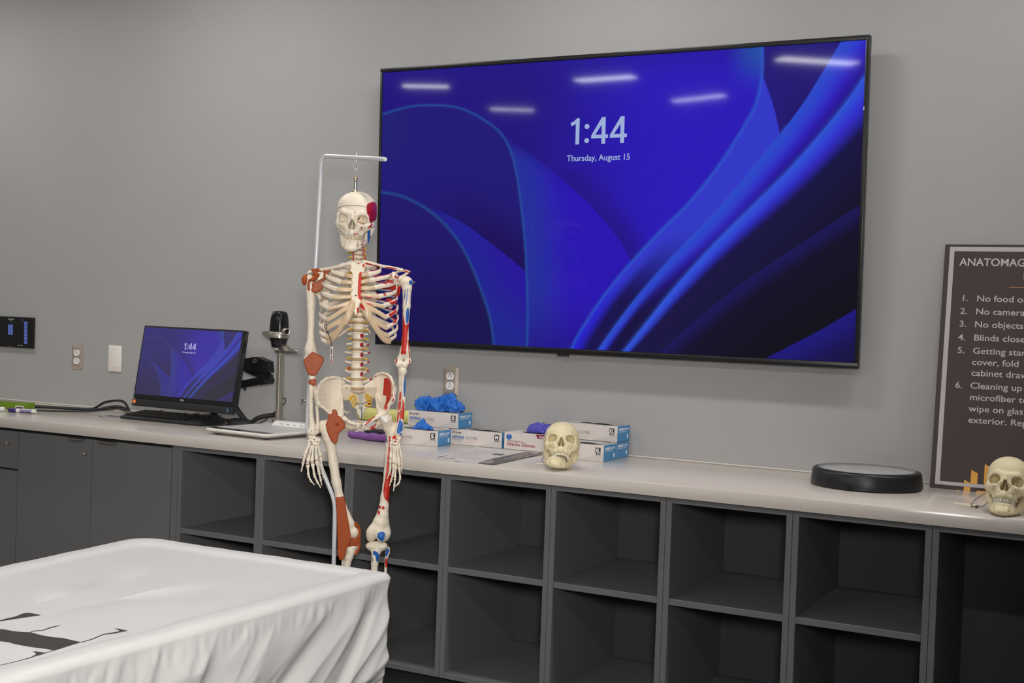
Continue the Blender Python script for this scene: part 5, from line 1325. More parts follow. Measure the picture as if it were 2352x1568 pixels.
# costal cartilage, one web per side
SE = {-1: {1:(712,262),2:(730,366),3:(728,436),4:(724,515),5:(722,592),6:(718,655)}, 1: {1:(872,262),2:(842,352),3:(838,430),4:(838,500),5:(836,570),6:(846,640)}}
for s in (-1, 1):
    S = SDF(); w = .0062
    def ribbon(pts, rr, k=.006):
        # flattened strip: two thin chains side by side
        q = catmull(np.array(pts), 4)
        for dz in (-.55, 0, .55): S.chain([p+np.array([0, 0, dz*rr]) for p in q], [rr*.56]*len(q), k=.0015)
    for i in range(1, 7):
        a = S3(*K2(*JR[s][i]), DJ[i]); b = S3(*K2(*SE[s][i]), .060+.004*i)
        m_ = (a+b)/2+np.array([0, -.003, -.002 if i > 3 else 0]); ribbon([a, m_, b], .0058)
    if s < 0:
        P7 = [(456,852,.076),(540,805,.083),(620,750,.088),(690,712,.090),(735,690,.086)]; mar = [(735,700,.086),(700,760,.090),(640,870,.088),(580,970,.078),(520,1050,.062),(485,1085,.048),(455,1112,.036)]
        P8 = [(440,955,.066),(530,905,.078),(640,860,.087)]; P9 = [(440,1040,.052),(500,1020,.062),(575,970,.078)]; fill = [(735,690,.087),(690,800,.091),(655,860,.088)]
    else:
        P7 = [(1106,825,.076),(1020,770,.083),(930,725,.088),(850,690,.090),(835,672,.087)]; mar = [(835,685,.087),(880,770,.090),(950,880,.087),(1010,970,.076),(1070,1050,.060),(1110,1080,.048),(1150,1088,.036)]
        P8 = [(1114,945,.066),(1030,900,.078),(940,840,.087)]; P9 = [(1135,1028,.052),(1080,1010,.062),(1010,955,.077)]; fill = [(850,690,.088),(900,780,.091),(930,830,.088)]
    for pl in (P7, P8, P9): ribbon([S3(*K2(u, v), d) for u, v, d in pl], .0072)
    ribbon([S3(*K2(u, v), d) for u, v, d in mar], .0100); ribbon([S3(*K2(u, v), d) for u, v, d in fill], .0150)
    o = S.build('costal_cartilage', mat('painted_cartilage', attr='Col', rough=.34, spec=.45), SKEL, h=.0020)
    paint(o, [(C_red, K2, [(806,664),(842,678),(870,722),(868,752),(838,726),(803,700)]), (np.array(srgb(200,60,74)), K2, strip([(872,598),(955,604)], 20)), (np.array(srgb(200,60,74)), K2, strip([(885,664),(968,684)], 20))] if s > 0 else [], base=np.array(srgb(214,187,154)))
# ---- collar bones
p_, r_ = GR(K2, (722,218,.052,26), (680,222,.056,22), (600,248,.050,18), (510,268,.034,17), (440,282,.018,17), (375,292,.006,19))
sdf_bone('clavicle', SDF().chain(p_, r_), [], h=.0018)
p_, r_ = GR(K2, (862,205,.052,24), (905,210,.056,21), (980,228,.050,18), (1065,250,.034,17), (1150,262,.018,16), (1240,282,.004,17), (1290,292,-.004,18))
sdf_bone('clavicle', SDF().chain(p_, r_), [(C_red, K2, [(878,212),(905,212),(960,232),(1030,248),(1040,258),(960,256),(885,240)]), (C_red, K2, strip([(880,182),(960,196),(1000,212)], 9)), (C_red, K2, strip([(1100,262),(1170,272),(1235,284)], 18))], h=.0018)
# ---- shoulder blades
def scapula(s, lay):
    S = SDF()
    if s > 0:
        out = [(1215,395),(1262,405),(1275,470),(1255,560),(1235,620),(1190,700),(1150,745),(1120,640),(1105,520),(1110,400),(1150,360)]
        S.plate([S3(*K2(u, v), -.055)[[0, 2]] for u, v in out], lambda x, z: .045+(.16-x)*.35, .0022, .0015, k=0)
        p_, r_ = GR(K2, (1262,400,-.020,26), (1268,450,-.028,20), (1250,560,-.040,14), (1200,690,-.05,10)); S.chain(p_, r_)
        p_, r_ = GR(K2, (1376,312,-.006,8), (1340,305,-.012,14), (1285,300,-.024,13), (1200,330,-.05,10), (1120,370,-.07,9)); S.chain(p_, r_)
        p_, r_ = GR(K2, (1370,318,-.008,9), (1320,350,-.020,15), (1265,385,-.026,22)); S.chain(p_, r_)
        p_, r_ = GR(K2, (1255,400,-.010,22), (1225,350,.006,18), (1195,335,.024,22), (1200,385,.036,19)); S.chain(p_, r_)
    else:
        out = [(350,405),(300,415),(300,500),(330,570),(370,640),(420,720),(450,740),(470,600),(480,450),(470,360),(420,340)]
        S.plate([S3(*K2(u, v), -.055)[[0, 2]] for u, v in out], lambda x, z: .045+(.16+x)*.35, .0022, .0015, k=0)
        p_, r_ = GR(K2, (300,405,-.020,26), (310,460,-.028,20), (330,570,-.040,14)); S.chain(p_, r_)
        p_, r_ = GR(K2, (228,322,.0,9), (262,310,-.004,14), (312,300,-.010,13), (400,320,-.04,10)); S.chain(p_, r_)
        p_, r_ = GR(K2, (315,390,-.004,20), (355,330,.014,17), (390,335,.032,19), (385,370,.040,19), (355,395,.044,16)); S.chain(p_, r_)
    return sdf_bone('scapula', S, lay)
scapula(1, [(C_red, K2, [(1275,290),(1330,298),(1382,318),(1375,330),(1310,305)]), (C_red, K2, oval(1212,370,12,16)), (C_red, K2, oval(1243,377,9,16)), (C_red, K2, [(1240,480),(1285,480),(1275,560),(1245,620),(1225,600)]), (C_red, K2, [(1110,400),(1200,420),(1225,520),(1180,640),(1110,620)])])
scapula(-1, [])
# ---- arms
def wood_eye(p): pass
p_, r_ = GR(K2, (262,400,-.006,62), (262,470,0,50), (262,545,0,47), (266,700,.0,44), (268,900,.002,36), (264,1040,.002,37), (262,1130,.002,46), (258,1200,.002,60))
S = SDF().chain(p_, r_, k=.008); p_, r_ = GR(K2, (215,1290,.0,26), (250,1330,.004,34), (300,1340,.006,34), (350,1290,.0,28)); S.chain(p_, r_, k=.012)
S.cone(*G(K2, (262,1180,.002), (232,1290,.0)), .015, .008, k=.01).cone(*G(K2, (262,1180,.002), (335,1285,.0)), .015, .008, k=.01)
sdf_bone('humerus', S, [])
p_, r_ = GR(K2, (1336,438,-.004,76), (1348,500,0,52), (1345,560,0,46), (1342,700,0,43), (1332,900,.001,34), (1327,1080,.002,38), (1325,1200,.002,48))
S = SDF().chain(p_, r_, k=.008); p_, r_ = GR(K2, (1225,1325,.0,16), (1255,1355,.006,34), (1315,1362,.008,38), (1360,1330,.0,24)); S.chain(p_, r_, k=.012)
S.cone(*G(K2, (1325,1200,.002), (1245,1320,.0)), .013, .008, k=.01).cone(*G(K2, (1325,1200,.002), (1365,1310,.0)), .013, .008, k=.01)
S.ell(S3(*K2(1285,1385), .016), (.004, .004, .008), k=.003, sub=True)
sdf_bone('humerus', S, [(C_blue, K2, oval(1388,434,20,26)), (C_blue, K2, oval(1350,810,20,94, .06)), (C_blue, K2, strip([(1328,510),(1316,630)], 12)), (C_blue, K2, strip([(1355,490),(1345,600),(1335,700)], 11)), (C_blue, K2, [(1282,440),(1290,470),(1292,490),(1282,480)]),
    (C_red, K2, [(1308,785),(1314,840),(1326,905),(1346,912),(1362,890),(1372,845),(1366,940),(1352,1010),(1348,1100),(1340,1180),(1334,1246),(1310,1235),(1296,1248),(1278,1240),(1286,1100),(1292,960),(1300,850)], 0),
    (C_red, K2, [(1356,1070),(1366,1080),(1376,1200),(1382,1290),(1372,1290),(1362,1180)], 0), (C_red, K2, strip([(1375,1300),(1374,1340)], 14)), (C_red, K2, strip([(1372,1352),(1352,1375)], 12)), (C_cr, K2, oval(1228,1315,10,30,.3))])
p = S3(*K2(1420, 432), -.002); q = MB().cyl(p-np.array([.014,0,0]), p+np.array([.006,0,0]), .0013, n=8); q.tube([p+np.array([.002,0,.004]), p+np.array([-.001,0,-.006])], .0012, 8).build('shoulder_screw', M_zinc, SKEL)
p = S3(*K2(1247, 458), .006); MB().lathe([(0,.003),(.003,.0025),(.0042,0)], 14, M=Matrix.Translation(p) @ Matrix.Rotation(PI/2, 4, 'X')).build('scapula_screw', M_chrome, SKEL, smooth=60)
# forearms
p_, r_ = GR(K2, (280,1440,.008,30), (276,1500,.008,30)); q_, s_ = GR(K3, (275,290,.008,30), (270,360,.008,28), (266,500,.008,24), (268,650,.010,25), (278,780,.012,36), (285,840,.014,52))
S = SDF().chain(p_+q_, r_+s_, k=.006); a_, b_ = GR(K3, (250,845,.014,26), (330,840,.014,22)); S.chain(a_, b_, k=.010)
sdf_bone('radius', S, [(C_dark, K3, oval(280,470,6,7)), (C_dark, K3, oval(278,500,5,7)), (C_dark, K3, oval(274,832,5,10)), (C_dark, K3, oval(310,820,6,9))])
p_, r_ = GR(K2, (285,1400,-.008,34)); q_, s_ = GR(K3, (300,290,-.002,20), (318,420,.0,17), (332,560,.002,17), (342,700,.004,17), (340,800,.006,20), (338,845,.006,22))
sdf_bone('ulna', SDF().chain(p_+q_, r_+s_, k=.006), [])
p_, r_ = GR(K3, (1300,150,.008,46), (1300,170,.008,42), (1298,215,.008,26), (1305,300,.008,24), (1310,430,.010,22), (1300,560,.012,24), (1284,700,.014,30), (1262,800,.016,38), (1250,855,.016,48))
RAD = [(C_blue, K3, [(1325,190),(1335,210),(1330,330),(1326,450),(1310,440),(1306,330),(1315,240)], 0), (C_red, K3, [(1300,470),(1318,520),(1316,620),(1308,720),(1290,690),(1275,640),(1292,540)], 0), (C_blue, K3, [(1266,690),(1298,740),(1296,820),(1258,868),(1228,850),(1240,790)], 0), (C_red, K3, [(1276,580),(1304,700),(1266,690)], 0), (C_blue, K3, oval(1279,866,13,12))]
sdf_bone('radius', SDF().chain(p_, r_, k=.006), RAD)
p_, r_ = GR(K2, (1275,1395,-.004,32)); q_, s_ = GR(K3, (1278,160,.004,26), (1276,230,.004,22), (1276,350,.002,21), (1268,470,.002,23), (1258,600,.004,22), (1250,720,.006,20), (1232,800,.010,20), (1215,850,.012,26))
ULN = [(C_red, K3, [(1278,170),(1290,180),(1288,230),(1276,226)], 0), (C_blue, K3, [(1278,232),(1290,240),(1290,300),(1278,330)], 0), (C_red, K3, [(1268,380),(1284,400),(1278,480),(1254,495),(1258,430)], 0), (C_red, K3, [(1252,500),(1278,488),(1274,580),(1245,612),(1246,560)], 0), (C_red, K3, [(1244,620),(1266,608),(1262,690),(1254,740),(1232,735),(1238,670)], 0)]
sdf_bone('ulna', SDF().chain(p_+q_, r_+s_, k=.006), ULN)
# ---- hands
def phal(mb, a, b, w0, w1, last=False):
    a, b = np.array(a), np.array(b); t = np.array([0, .10, .25, .5, .75, .90, 1.]); r = np.array([w0*.8, w0, w0*.74, min(w0, w1)*.60, w1*.70, w1*(.9 if not last else .55), w1*(.7 if not last else .25)])
    mb.tube([a+(b-a)*(.02+.96*k) for k in t], r, 10, up=(0, 1, 0))
def finger(name, joints, d, w):
    """joints: photo points of knuckle centres, wrist end first"""
    P = [S3(*K3(u, v), dd) for (u, v), dd in zip(joints, d)]; mb = MB()
    for k in range(len(P)-1): phal(mb, P[k], P[k+1], w[k]*UPX, w[k+1]*UPX, k == len(P)-2)
    return mb.build(name, M_plain, SKEL, smooth=60)
def carpals(cs, lay):
    S = SDF()
    for (u, v, d, r) in cs: S.ell(S3(*K3(u, v), d), (r*UPX*1.1, r*UPX, r*UPX), k=.0012)
    return sdf_bone('carpal_bones', S, lay, h=.0014)
carpals([(260,900,.016,26),(300,905,.018,24),(345,918,.016,24),(252,945,.020,24),(288,945,.018,24),(325,940,.020,22),(362,935,.018,20),(305,975,.020,22),(335,980,.018,20),(345,965,.014,18)], [(C_dark, K3, oval(262,948,9,7)), (C_dark, K3, oval(345,912,7,7)), (C_dark, K3, oval(305,928,8,6))])
finger('thumb', [(252,958),(200,1095),(180,1180),(155,1295)], (.022,.034,.040,.042), (20,22,17,12))
finger('index_finger', [(275,985),(230,1175),(228,1210),(236,1365),(308,1440)][0:2]+[(229,1208),(237,1330),(262,1390),(308,1440)], (.018,.024,.026,.030,.034,.036), (17,26,24,17,14,9))
finger('middle_finger', [(292,985),(277,1175),(283,1195),(305,1335),(335,1400),(380,1475)], (.018,.026,.028,.034,.038,.040), (17,25,23,18,15,10))
finger('ring_finger', [(318,990),(330,1150),(328,1165),(356,1298),(373,1370),(388,1445)], (.018,.024,.026,.030,.034,.036), (17,25,24,18,15,10))
finger('little_finger', [(342,985),(374,1112),(374,1126),(392,1248),(398,1300),(402,1365)], (.016,.020,.022,.026,.028,.030), (15,22,20,14,12,8))
carpals([(1190,900,.022,22),(1225,905,.024,22),(1258,915,.022,22),(1180,930,.026,22),(1212,940,.026,20),(1245,945,.024,20),(1170,965,.028,20),(1200,975,.026,18),(1230,975,.026,18),(1252,970,.022,16)], [(C_red, K3, [(1195,880),(1225,885),(1220,915),(1185,925),(1178,905)]), (C_red, K3, oval(1225,925,10,9)), (C_red, K3, oval(1215,948,14,8,-.6))])
finger('little_finger', [(1165,980),(1165,1130),(1160,1150),(1158,1262),(1145,1310),(1122,1372)], (.030,.034,.036,.038,.040,.040), (16,24,20,15,12,8))
finger('ring_finger', [(1192,990),(1196,1185),(1196,1200),(1186,1325),(1170,1385),(1148,1452)], (.028,.034,.036,.040,.042,.044), (15,24,20,16,13,9))
finger('middle_finger', [(1212,990),(1218,1195),(1218,1215),(1212,1368),(1206,1430),(1194,1510)], (.026,.032,.034,.040,.042,.044), (15,24,22,17,14,10))
finger('index_finger', [(1234,985),(1258,1215),(1258,1235),(1270,1362),(1255,1420),(1196,1470)], (.024,.030,.032,.036,.038,.040), (16,26,22,16,14,9))
finger('thumb', [(1252,965),(1288,1135),(1290,1215),(1286,1305)], (.022,.024,.024,.024), (18,20,15,10))
# ---- pelvis
ctrS = S3(*K3(805, 300), -.012)
def hip(s):
    S = SDF()
    if s < 0:
        out = [(640,285),(610,250),(575,232),(540,222),(480,226),(425,245),(385,280),(355,330),(338,400),(336,460),(345,520),(368,552),(405,570),(440,588),(470,625),(490,652),(545,640),(600,610),(622,560),(606,500),(604,440),(600,385),(615,340)]
        xa, xb = S3(*K3(600,400), -.03)[0], S3(*K3(345,480), .03)[0]
        yf = lambda x, z: .040-.080*np.clip((xa-x)/(xa-xb), -.2, 1.1)**1.0+.022*np.sin(np.clip((xa-x)/(xa-xb), 0, 1)*PI)
        S.plate([S3(*K3(u, v), 0)[[0, 2]] for u, v in out], yf, .0030, .002, k=0)
        rim = [(640,285,-.045),(575,234,-.036),(520,226,-.020),(440,240,.002),(385,282,.016),(352,335,.024),(338,405,.030),(337,465,.034),(346,520,.038)]
        S.chain([S3(*K3(u, v), d) for u, v, d in rim], [.0045,.0048,.0048,.0048,.0052,.0055,.0055,.0058,.0065], k=.006)
        p_, r_ = GR(K3, (612,420,-.038,16), (612,500,-.022,15), (612,560,-.006,20), (600,620,.010,34), (560,655,.012,44)); S.chain(p_, r_, k=.010)
        p_, r_ = GR(K3, (346,525,.036,14), (400,565,.032,13), (450,600,.026,18), (505,640,.020,34)); S.chain(p_, r_, k=.010)
        p_, r_ = GR(K3, (560,655,.014,44), (640,690,.026,24), (705,735,.040,17), (755,752,.050,15), (798,755,.056,16), (798,785,.056,14)); S.chain(p_, r_, k=.010)
        p_, r_ = GR(K3, (798,785,.054,13), (765,800,.046,12), (715,800,.030,11), (665,800,.010,13), (625,760,-.010,24), (580,690,-.008,36)); S.chain(p_, r_, k=.008)
        p_, r_ = GR(K3, (625,600,-.03,14), (670,625,-.04,8), (700,612,-.044,5)); S.chain(p_, r_, k=.008)
        lay = [(C_dark, K3, oval(420,422,5,5)), (C_dark, K3, oval(620,665,6,6)), (C_dark, K3, oval(672,710,6,5)), (C_dark, K3, oval(704,772,12,9))]
    else:
        out = [(968,268),(985,212),(1020,188),(1060,178),(1105,186),(1150,215),(1180,270),(1194,340),(1190,410),(1196,470),(1175,510),(1150,530),(1128,580),(1105,590),(1040,600),(1010,580),(1015,520),(990,480),(998,430),(1002,350)]
        xa, xb = S3(*K3(985,400), -.03)[0], S3(*K3(1192,420), .03)[0]
        yf = lambda x, z: .040-.074*np.clip((x-xa)/(xb-xa), -.2, 1.1)+.020*np.sin(np.clip((x-xa)/(xb-xa), 0, 1)*PI)
        S.plate([S3(*K3(u, v), 0)[[0, 2]] for u, v in out], yf, .0030, .002, k=0)
        rim = [(970,265,-.042),(990,215,-.034),(1030,188,-.022),(1075,180,-.010),(1120,193,.004),(1160,228,.016),(1186,290,.024),(1192,360,.030),(1190,420,.034),(1192,470,.034)]
        S.chain([S3(*K3(u, v), d) for u, v, d in rim], [.0045]*3+[.005]*4+[.0055,.0055,.006], k=.006)
        p_, r_ = GR(K3, (1000,430,-.036,16), (1012,500,-.020,15), (1020,560,-.004,20), (1050,620,.010,34), (1090,660,.010,44)); S.chain(p_, r_, k=.010)
        p_, r_ = GR(K3, (1190,475,.034,13), (1150,530,.030,14), (1120,590,.024,26), (1085,640,.018,34)); S.chain(p_, r_, k=.010)
        p_, r_ = GR(K3, (1060,640,.016,38), (1000,680,.028,24), (945,715,.040,18), (890,745,.050,17), (852,765,.056,18), (850,785,.056,16)); S.chain(p_, r_, k=.010)
        p_, r_ = GR(K3, (850,795,.054,16), (880,808,.048,15), (930,805,.034,16), (985,785,.016,18), (1030,745,-.004,26), (1075,690,-.008,36)); S.chain(p_, r_, k=.008)
        S.ell(S3(*K3(950,748), .036), (.009, .018, .0055), k=.003, sub=True, R=roty(20))
        p_, r_ = GR(K3, (1215,325,.0,6), (1222,360,.006,7), (1208,420,.014,8)); S.chain(p_, r_, k=.006)
        lay = [(C_red, K3, [(1088,240),(1110,232),(1140,240),(1160,275),(1172,340),(1170,410),(1160,470),(1135,515),(1110,560),(1100,588),(1088,580),(1092,550),(1108,510),(1115,440),(1100,430),(1080,432),(1074,415),(1082,340)], 0),
               (C_red, K3, strip([(1040,190),(1080,192),(1130,215),(1165,270),(1180,350),(1182,410)], 7)), (C_red, K3, strip([(985,225),(998,208)], 16)), (C_red, K3, strip([(1180,405),(1178,450)], 14)), (C_red, K3, strip([(1196,460),(1182,500)], 16)), (C_red, K3, [(1112,555),(1132,552),(1122,590),(1102,590)]),
               (C_red, K3, strip([(870,765),(930,710),(970,660),(980,650)], 22)), (C_red, K3, [(985,655),(988,668),(968,690),(945,700),(955,668)]), (C_blue, K3, [(820,745),(855,760),(840,785),(825,775)], 0), (C_red, K3, strip([(910,770),(955,785),(1000,750)], 26)), (C_red, K3, strip([(915,812),(1000,798)], 18))]
    return sdf_bone('hip_bone', S, lay)
hip(-1); hip(1)
MB().box(S3(*K3(803,738), .060)-np.array([0,0,.018]), S3(*K3(843,738), .040)+np.array([0,0,.004]), bev=.003).build('pubic_disc', mat('disc_pubic', srgb(196,172,122), .4), SKEL, smooth=50)
# obturator membrane seen greyish on one side
S = SDF().plate([S3(*K3(u, v), .02)[[0, 2]] for u, v in [(645,735),(700,755),(755,775),(790,790),(770,830),(700,830),(640,800)]], lambda x, z: -.020+.0*x, .001, .001, k=0)
S.build('obturator_membrane', mat('membrane', srgb(176,166,146), .4), SKEL)
# sacrum
S = SDF()
sac = [(612,335),(655,305),(700,312),(760,345),(830,345),(880,310),(930,275),(968,262),(998,330),(998,430),(975,455),(945,470),(930,520),(900,575),(865,600),(850,640),(830,690),(822,690),(812,650),(790,640),(785,590),(740,560),(715,520),(690,480),(645,488),(612,450),(602,395)]
zt, zb_ = S3(*K3(800,340), 0)[2], S3(*K3(826,690), 0)[2]
cxs = S3(*K3(808,400), -.03)[0]
S.plate([S3(*K3(u, v), -.03)[[0, 2]] for u, v in sac], lambda x, z: .016+.034*np.sin(np.clip((zt-z)/(zt-zb_), 0, 1)*PI*.62)+.9*np.abs(x-cxs)*.25, lambda x, z: .004+.007*np.clip((z-zb_)/(zt-zb_), 0, 1), .002, k=0)
S.ell(S3(*K3(795,372), -.012), (.022, .016, .010), k=.010)
sdf_bone('sacrum', S, [(C_cr, K3, [(905,505),(940,470),(955,480),(940,530),(915,540)]), (C_cr, K3, [(855,625),(885,610),(882,640),(858,660),(850,690),(840,690)], 0)])
mb = MB()
for pts in ([(760,425),(720,455),(702,490)], [(775,455),(745,490),(728,520)], [(785,500),(755,540),(730,560)], [(875,408),(910,430),(945,455)], [(880,445),(915,470),(950,490)], [(890,490),(920,505),(948,512)], [(880,540),(915,545),(945,550)], [(735,430),(705,462),(695,470)]):
    q = catmull(np.array([S3(*K3(u, v), -.028+.006*k) for k, (u, v) in enumerate(pts)]), 4); mb2 = MB().tube(q, np.linspace(.0036, .0028, len(q)), 8); mb2.build('sacral_nerve', M_nerve, SKEL, smooth=60)
pa, pb = S3(*K3(815, 432), -.012), S3(*K3(826, 575), -.020)
MB().box((pb[0]-.0045, pa[1]-.002, pb[2]), (pa[0]+.006, pa[1]+.001, pa[2]+.002), bev=.0006).cyl((pa[0], pa[1]-.004, pa[2]-.001), (pa[0], pa[1], pa[2]-.001), .0035, n=12).build('sacral_bracket', mat('bracket_grey', (.30,.30,.29), .5, metal=.3), SKEL)
MB().tube(catmull(np.array([S3(*K3(765,520), -.016), S3(*K3(826,524), -.012), S3(*K3(900,505), -.018)]), 5), .0013, 8).build('bracket_rod', M_zinc, SKEL)
MB().tube(catmull(np.array([S3(*K3(836,560), -.016), S3(*K3(838,620), -.020), S3(*K3(833,690), -.022)]), 5), .0012, 8).build('blue_rod', mat('rod_blue', srgb(44,84,140), .4), SKEL)
# ---- legs
S = SDF()
p_, r_ = GR(K3, (560,700,.012,70), (480,745,.004,50), (420,790,.0,50)); S.chain(p_, r_, k=.012)
S.ell(S3(*K3(400,770), -.010), (.016, .016, .018), k=.012)
p_, r_ = GR(K3, (440,840,.0,62), (470,920,.0,64), (492,1000,.002,54), (520,1200,.004,51), (550,1400,.006,51)); q_, s_ = GR(K4, (560,560,.008,48), (588,690,.008,45), (615,790,.008,46), (650,890,.006,54), (690,990,.004,66)); S.chain(p_+q_, r_+s_, k=.010)
p_, r_ = GR(K4, (650,1060,.004,58), (738,1085,.004,56)); S.chain(p_, r_, k=.012); S.ell(S3(*K4(650,1100), -.008), (.019, .026, .022), k=.01); S.ell(S3(*K4(742,1100), -.010), (.0155, .026, .020), k=.01)
sdf_bone('femur', S, [(C_dark, K3, oval(526,1168,6,5))])
S = SDF()
p_, r_ = GR(K3, (1108,700,.010,74), (1130,790,.004,52), (1160,840,.0,52)); S.chain(p_, r_, k=.012); S.ell(S3(*K3(1200,790), -.012), (.015, .017, .020), k=.012)
p_, r_ = GR(K3, (1170,850,.0,52), (1166,920,.0,46), (1150,1000,.0,44), (1142,1100,.002,42), (1128,1300,.004,42), (1116,1450,.006,44)); q_, s_ = GR(K4, (1098,690,.008,47), (1088,790,.008,52), (1072,890,.008,64), (1050,970,.006,80), (1020,1040,.004,84)); S.chain(p_+q_, r_+s_, k=.010)
p_, r_ = GR(K4, (952,1095,.004,64), (1030,1080,.004,60), (1095,1095,.004,60)); S.chain(p_, r_, k=.020); p_, r_ = GR(K4, (1095,950,.0,40), (1108,1080,.0,48)); S.chain(p_, r_, k=.014); S.ell(S3(*K4(945,1135), -.008), (.017, .026, .019), k=.010); S.ell(S3(*K4(1095,1125), -.008), (.017, .026, .020), k=.010)
S.ell(S3(*K4(1000,1190), .0), (.006, .03, .008), k=.005, sub=True)
FEM = [(C_red, K3, [(1145,890),(1160,885),(1164,960),(1160,1060),(1150,1180),(1140,1300),(1120,1400),(1150,1420),(1165,1300),(1180,1200),(1190,1100),(1185,1300),(1170,1568),(1085,1568),(1090,1450),(1108,1330),(1120,1200),(1130,1100),(1140,1000)], 0),
       (C_red, K4, [(1110,460),(1150,400),(1175,560),(1150,700),(1145,780),(1130,745),(1100,715),(1083,680),(1080,620),(1090,540)], 0), (C_red, K3, [(1180,875),(1212,905),(1190,930),(1170,960),(1172,910)], 0),
       (C_red, K4, oval(1042,806,13,20)), (C_red, K4, oval(1079,814,15,22)), (C_red, K4, oval(1030,865,14,23)), (C_blue, K3, [(1104,900),(1130,945),(1134,970),(1112,930)], 0), (C_dark, K3, strip([(1015,778),(1035,755)], 6))]
sdf_bone('femur', S, FEM)
a = S3(*K3(1062, 670), .036); b = S3(*K3(1122, 728), .034); ax = (b-a)/np.linalg.norm(b-a)
MB().box((0, -.0050, -.001), (float(np.linalg.norm(b-a)), .0050, .001), bev=.0006, M=frame(a, ax, np.cross(ax, [0, 1, 0]))).build('hip_plate', mat('mirror_steel', (.86,.86,.86), .35, metal=.7), SKEL)
for t in (.55, .88): p = a+(b-a)*t; MB().cyl(p+np.array([0,.0,0]), p+np.array([0,-.0032,0]), .0028, n=12).build('plate_screw', M_zinc, SKEL)
S = SDF().ell(S3(*K4(1055,1130), .034), (.0165, .008, .0185), k=0); S.cone(*G(K4, (1055,1145,.034), (1062,1185,.034)), .009, .005, k=.008)
sdf_bone('patella', S, [(C_blue, K4, [(1010,1120),(1025,1090),(1065,1080),(1095,1092),(1100,1125),(1085,1170),(1068,1195),(1045,1180),(1015,1150)])])
# shins, continued down behind the draped table
def low(p, x, y, z): return [np.array([p[0]+x, p[1]+y, z])]
p_, r_ = GR(K4, (728,1250,.0,54), (712,1300,.004,50), (690,1370,.006,46), (672,1440,.006,40)); e = p_[-1]
S = SDF().chain(p_+low(e, 0, 0, .35)+low(e, .002, .004, .20)+low(e, .002, .006, .135), r_+[.0115,.0115,.017], k=.008); S.ell(S3(*K4(745,1248), -.006), (.014, .022, .008), k=.008).ell(S3(*K4(680,1250), -.006), (.016, .022, .008), k=.008)
sdf_bone('tibia', S, []); tibR = e
p_, r_ = GR(K4, (640,1290,-.020,22), (625,1400,-.020,14)); e = p_[-1]; sdf_bone('fibula', SDF().chain(p_+low(e, .004, .0, .2)+low(e, .006, 0, .125), r_+[.0055,.009], k=.006), [])
p_, r_ = GR(K4, (945,1245,.0,52), (1005,1245,.002,52), (1070,1245,.0,52)); S = SDF().chain(p_, r_, k=.010)
p_, r_ = GR(K4, (1005,1255,.002,56), (1000,1300,.006,52), (990,1360,.008,44), (982,1440,.008,38)); e = p_[-1]; S.chain(p_+low(e, 0, 0, .35)+low(e, .0, .004, .20)+low(e, .0, .006, .135), r_+[.0115,.0115,.017], k=.010)
for u in (925, 1080): S.ell(S3(*K4(u,1238), -.006), (.013, .022, .007), k=.008)
sdf_bone('tibia', S, [(C_blue, K4, [(975,1296),(1005,1305),(1030,1335),(1035,1365),(1015,1425),(1000,1405),(990,1360),(965,1335),(965,1310)]), (C_dark, K4, strip([(935,1320),(955,1440)], 5)), (C_dark, K4, strip([(946,1318),(968,1445)], 5)), (C_red, K4, [(1060,1340),(1052,1400),(1040,1470),(1025,1470),(1040,1390)], 0)]); tibL = e
p_, r_ = GR(K4, (1130,1275,-.008,26), (1128,1320,-.008,24), (1112,1400,-.008,16), (1108,1460,-.008,15)); e = p_[-1]
sdf_bone('fibula', SDF().chain(p_+low(e, -.002, .0, .2)+low(e, -.006, 0, .125), r_+[.0055,.009], k=.006), [(C_blue, K4, [(1122,1255),(1145,1275),(1146,1310),(1115,1370),(1102,1345),(1110,1290)], 0), (C_red, K4, [(1098,1395),(1130,1370),(1125,1480),(1098,1480)], 0)])
for s, e in ((-1, tibR), (1, tibL)):
    S = SDF(); x, y = e[0], e[1]+.006
    S.ell((x, y+.008, .115), (.020, .026, .020), k=0).cone((x, y+.035, .105), (x, y+.052, .085), .016, .018, k=.012)
    for k in range(5):
        o_ = (k-2)*.013*1.; bx_ = x+o_*.7; S.cone((bx_, y-.035, .100), (x+o_*1.25+s*(2-k)*0, y-.105, .075), .007, .0055, k=.006); S.cone((x+o_*1.25, y-.107, .074), (x+o_*1.35, y-.150+.006*abs(k-1), .066), .005, .0035, k=.003)
    S.ell((x, y-.02, .108), (.026, .028, .014), k=.010); sdf_bone('foot', S, [], h=.0025)
# ---- brown ligaments of the right side
def lig(name, K, outline, d0, t=.0045, rnd=.003, slope=None, k=.004, extra=None):
    S = SDF(); yf = (lambda x, z: -d0+0*x) if slope is None else slope
    S.plate([S3(*K(u, v), d0)[[0, 2]] for u, v in outline], yf, t, rnd, k=0)
    if extra: extra(S)
    return S.build(name, M_lig, SKEL, h=.0018)
lig('elbow_ligament', K2, [(285,1222),(330,1250),(392,1285),(398,1315),(360,1390),(315,1462),(275,1468),(248,1452),(220,1385),(197,1330),(208,1298),(250,1258)], .0, .0165, .004)
lig('forearm_ligament', K3, [(247,264),(280,256),(312,258),(312,298),(300,316),(272,298),(250,290)], .008, .0095, .003)
S = SDF()
for (u, v, d, r) in ((195,395,.010,24),(190,430,.010,24),(185,405,-.004,26),(200,380,.0,22)): S.ell(S3(*K2(u, v), d), (r*UPX, r*UPX*1.1, r*UPX*1.5), k=.008)
p_, r_ = GR(K2, (300,395,.012,20), (250,410,.022,13), (238,450,.021,12), (238,500,.017,11), (246,520,.015,10)); S.chain(p_, r_)
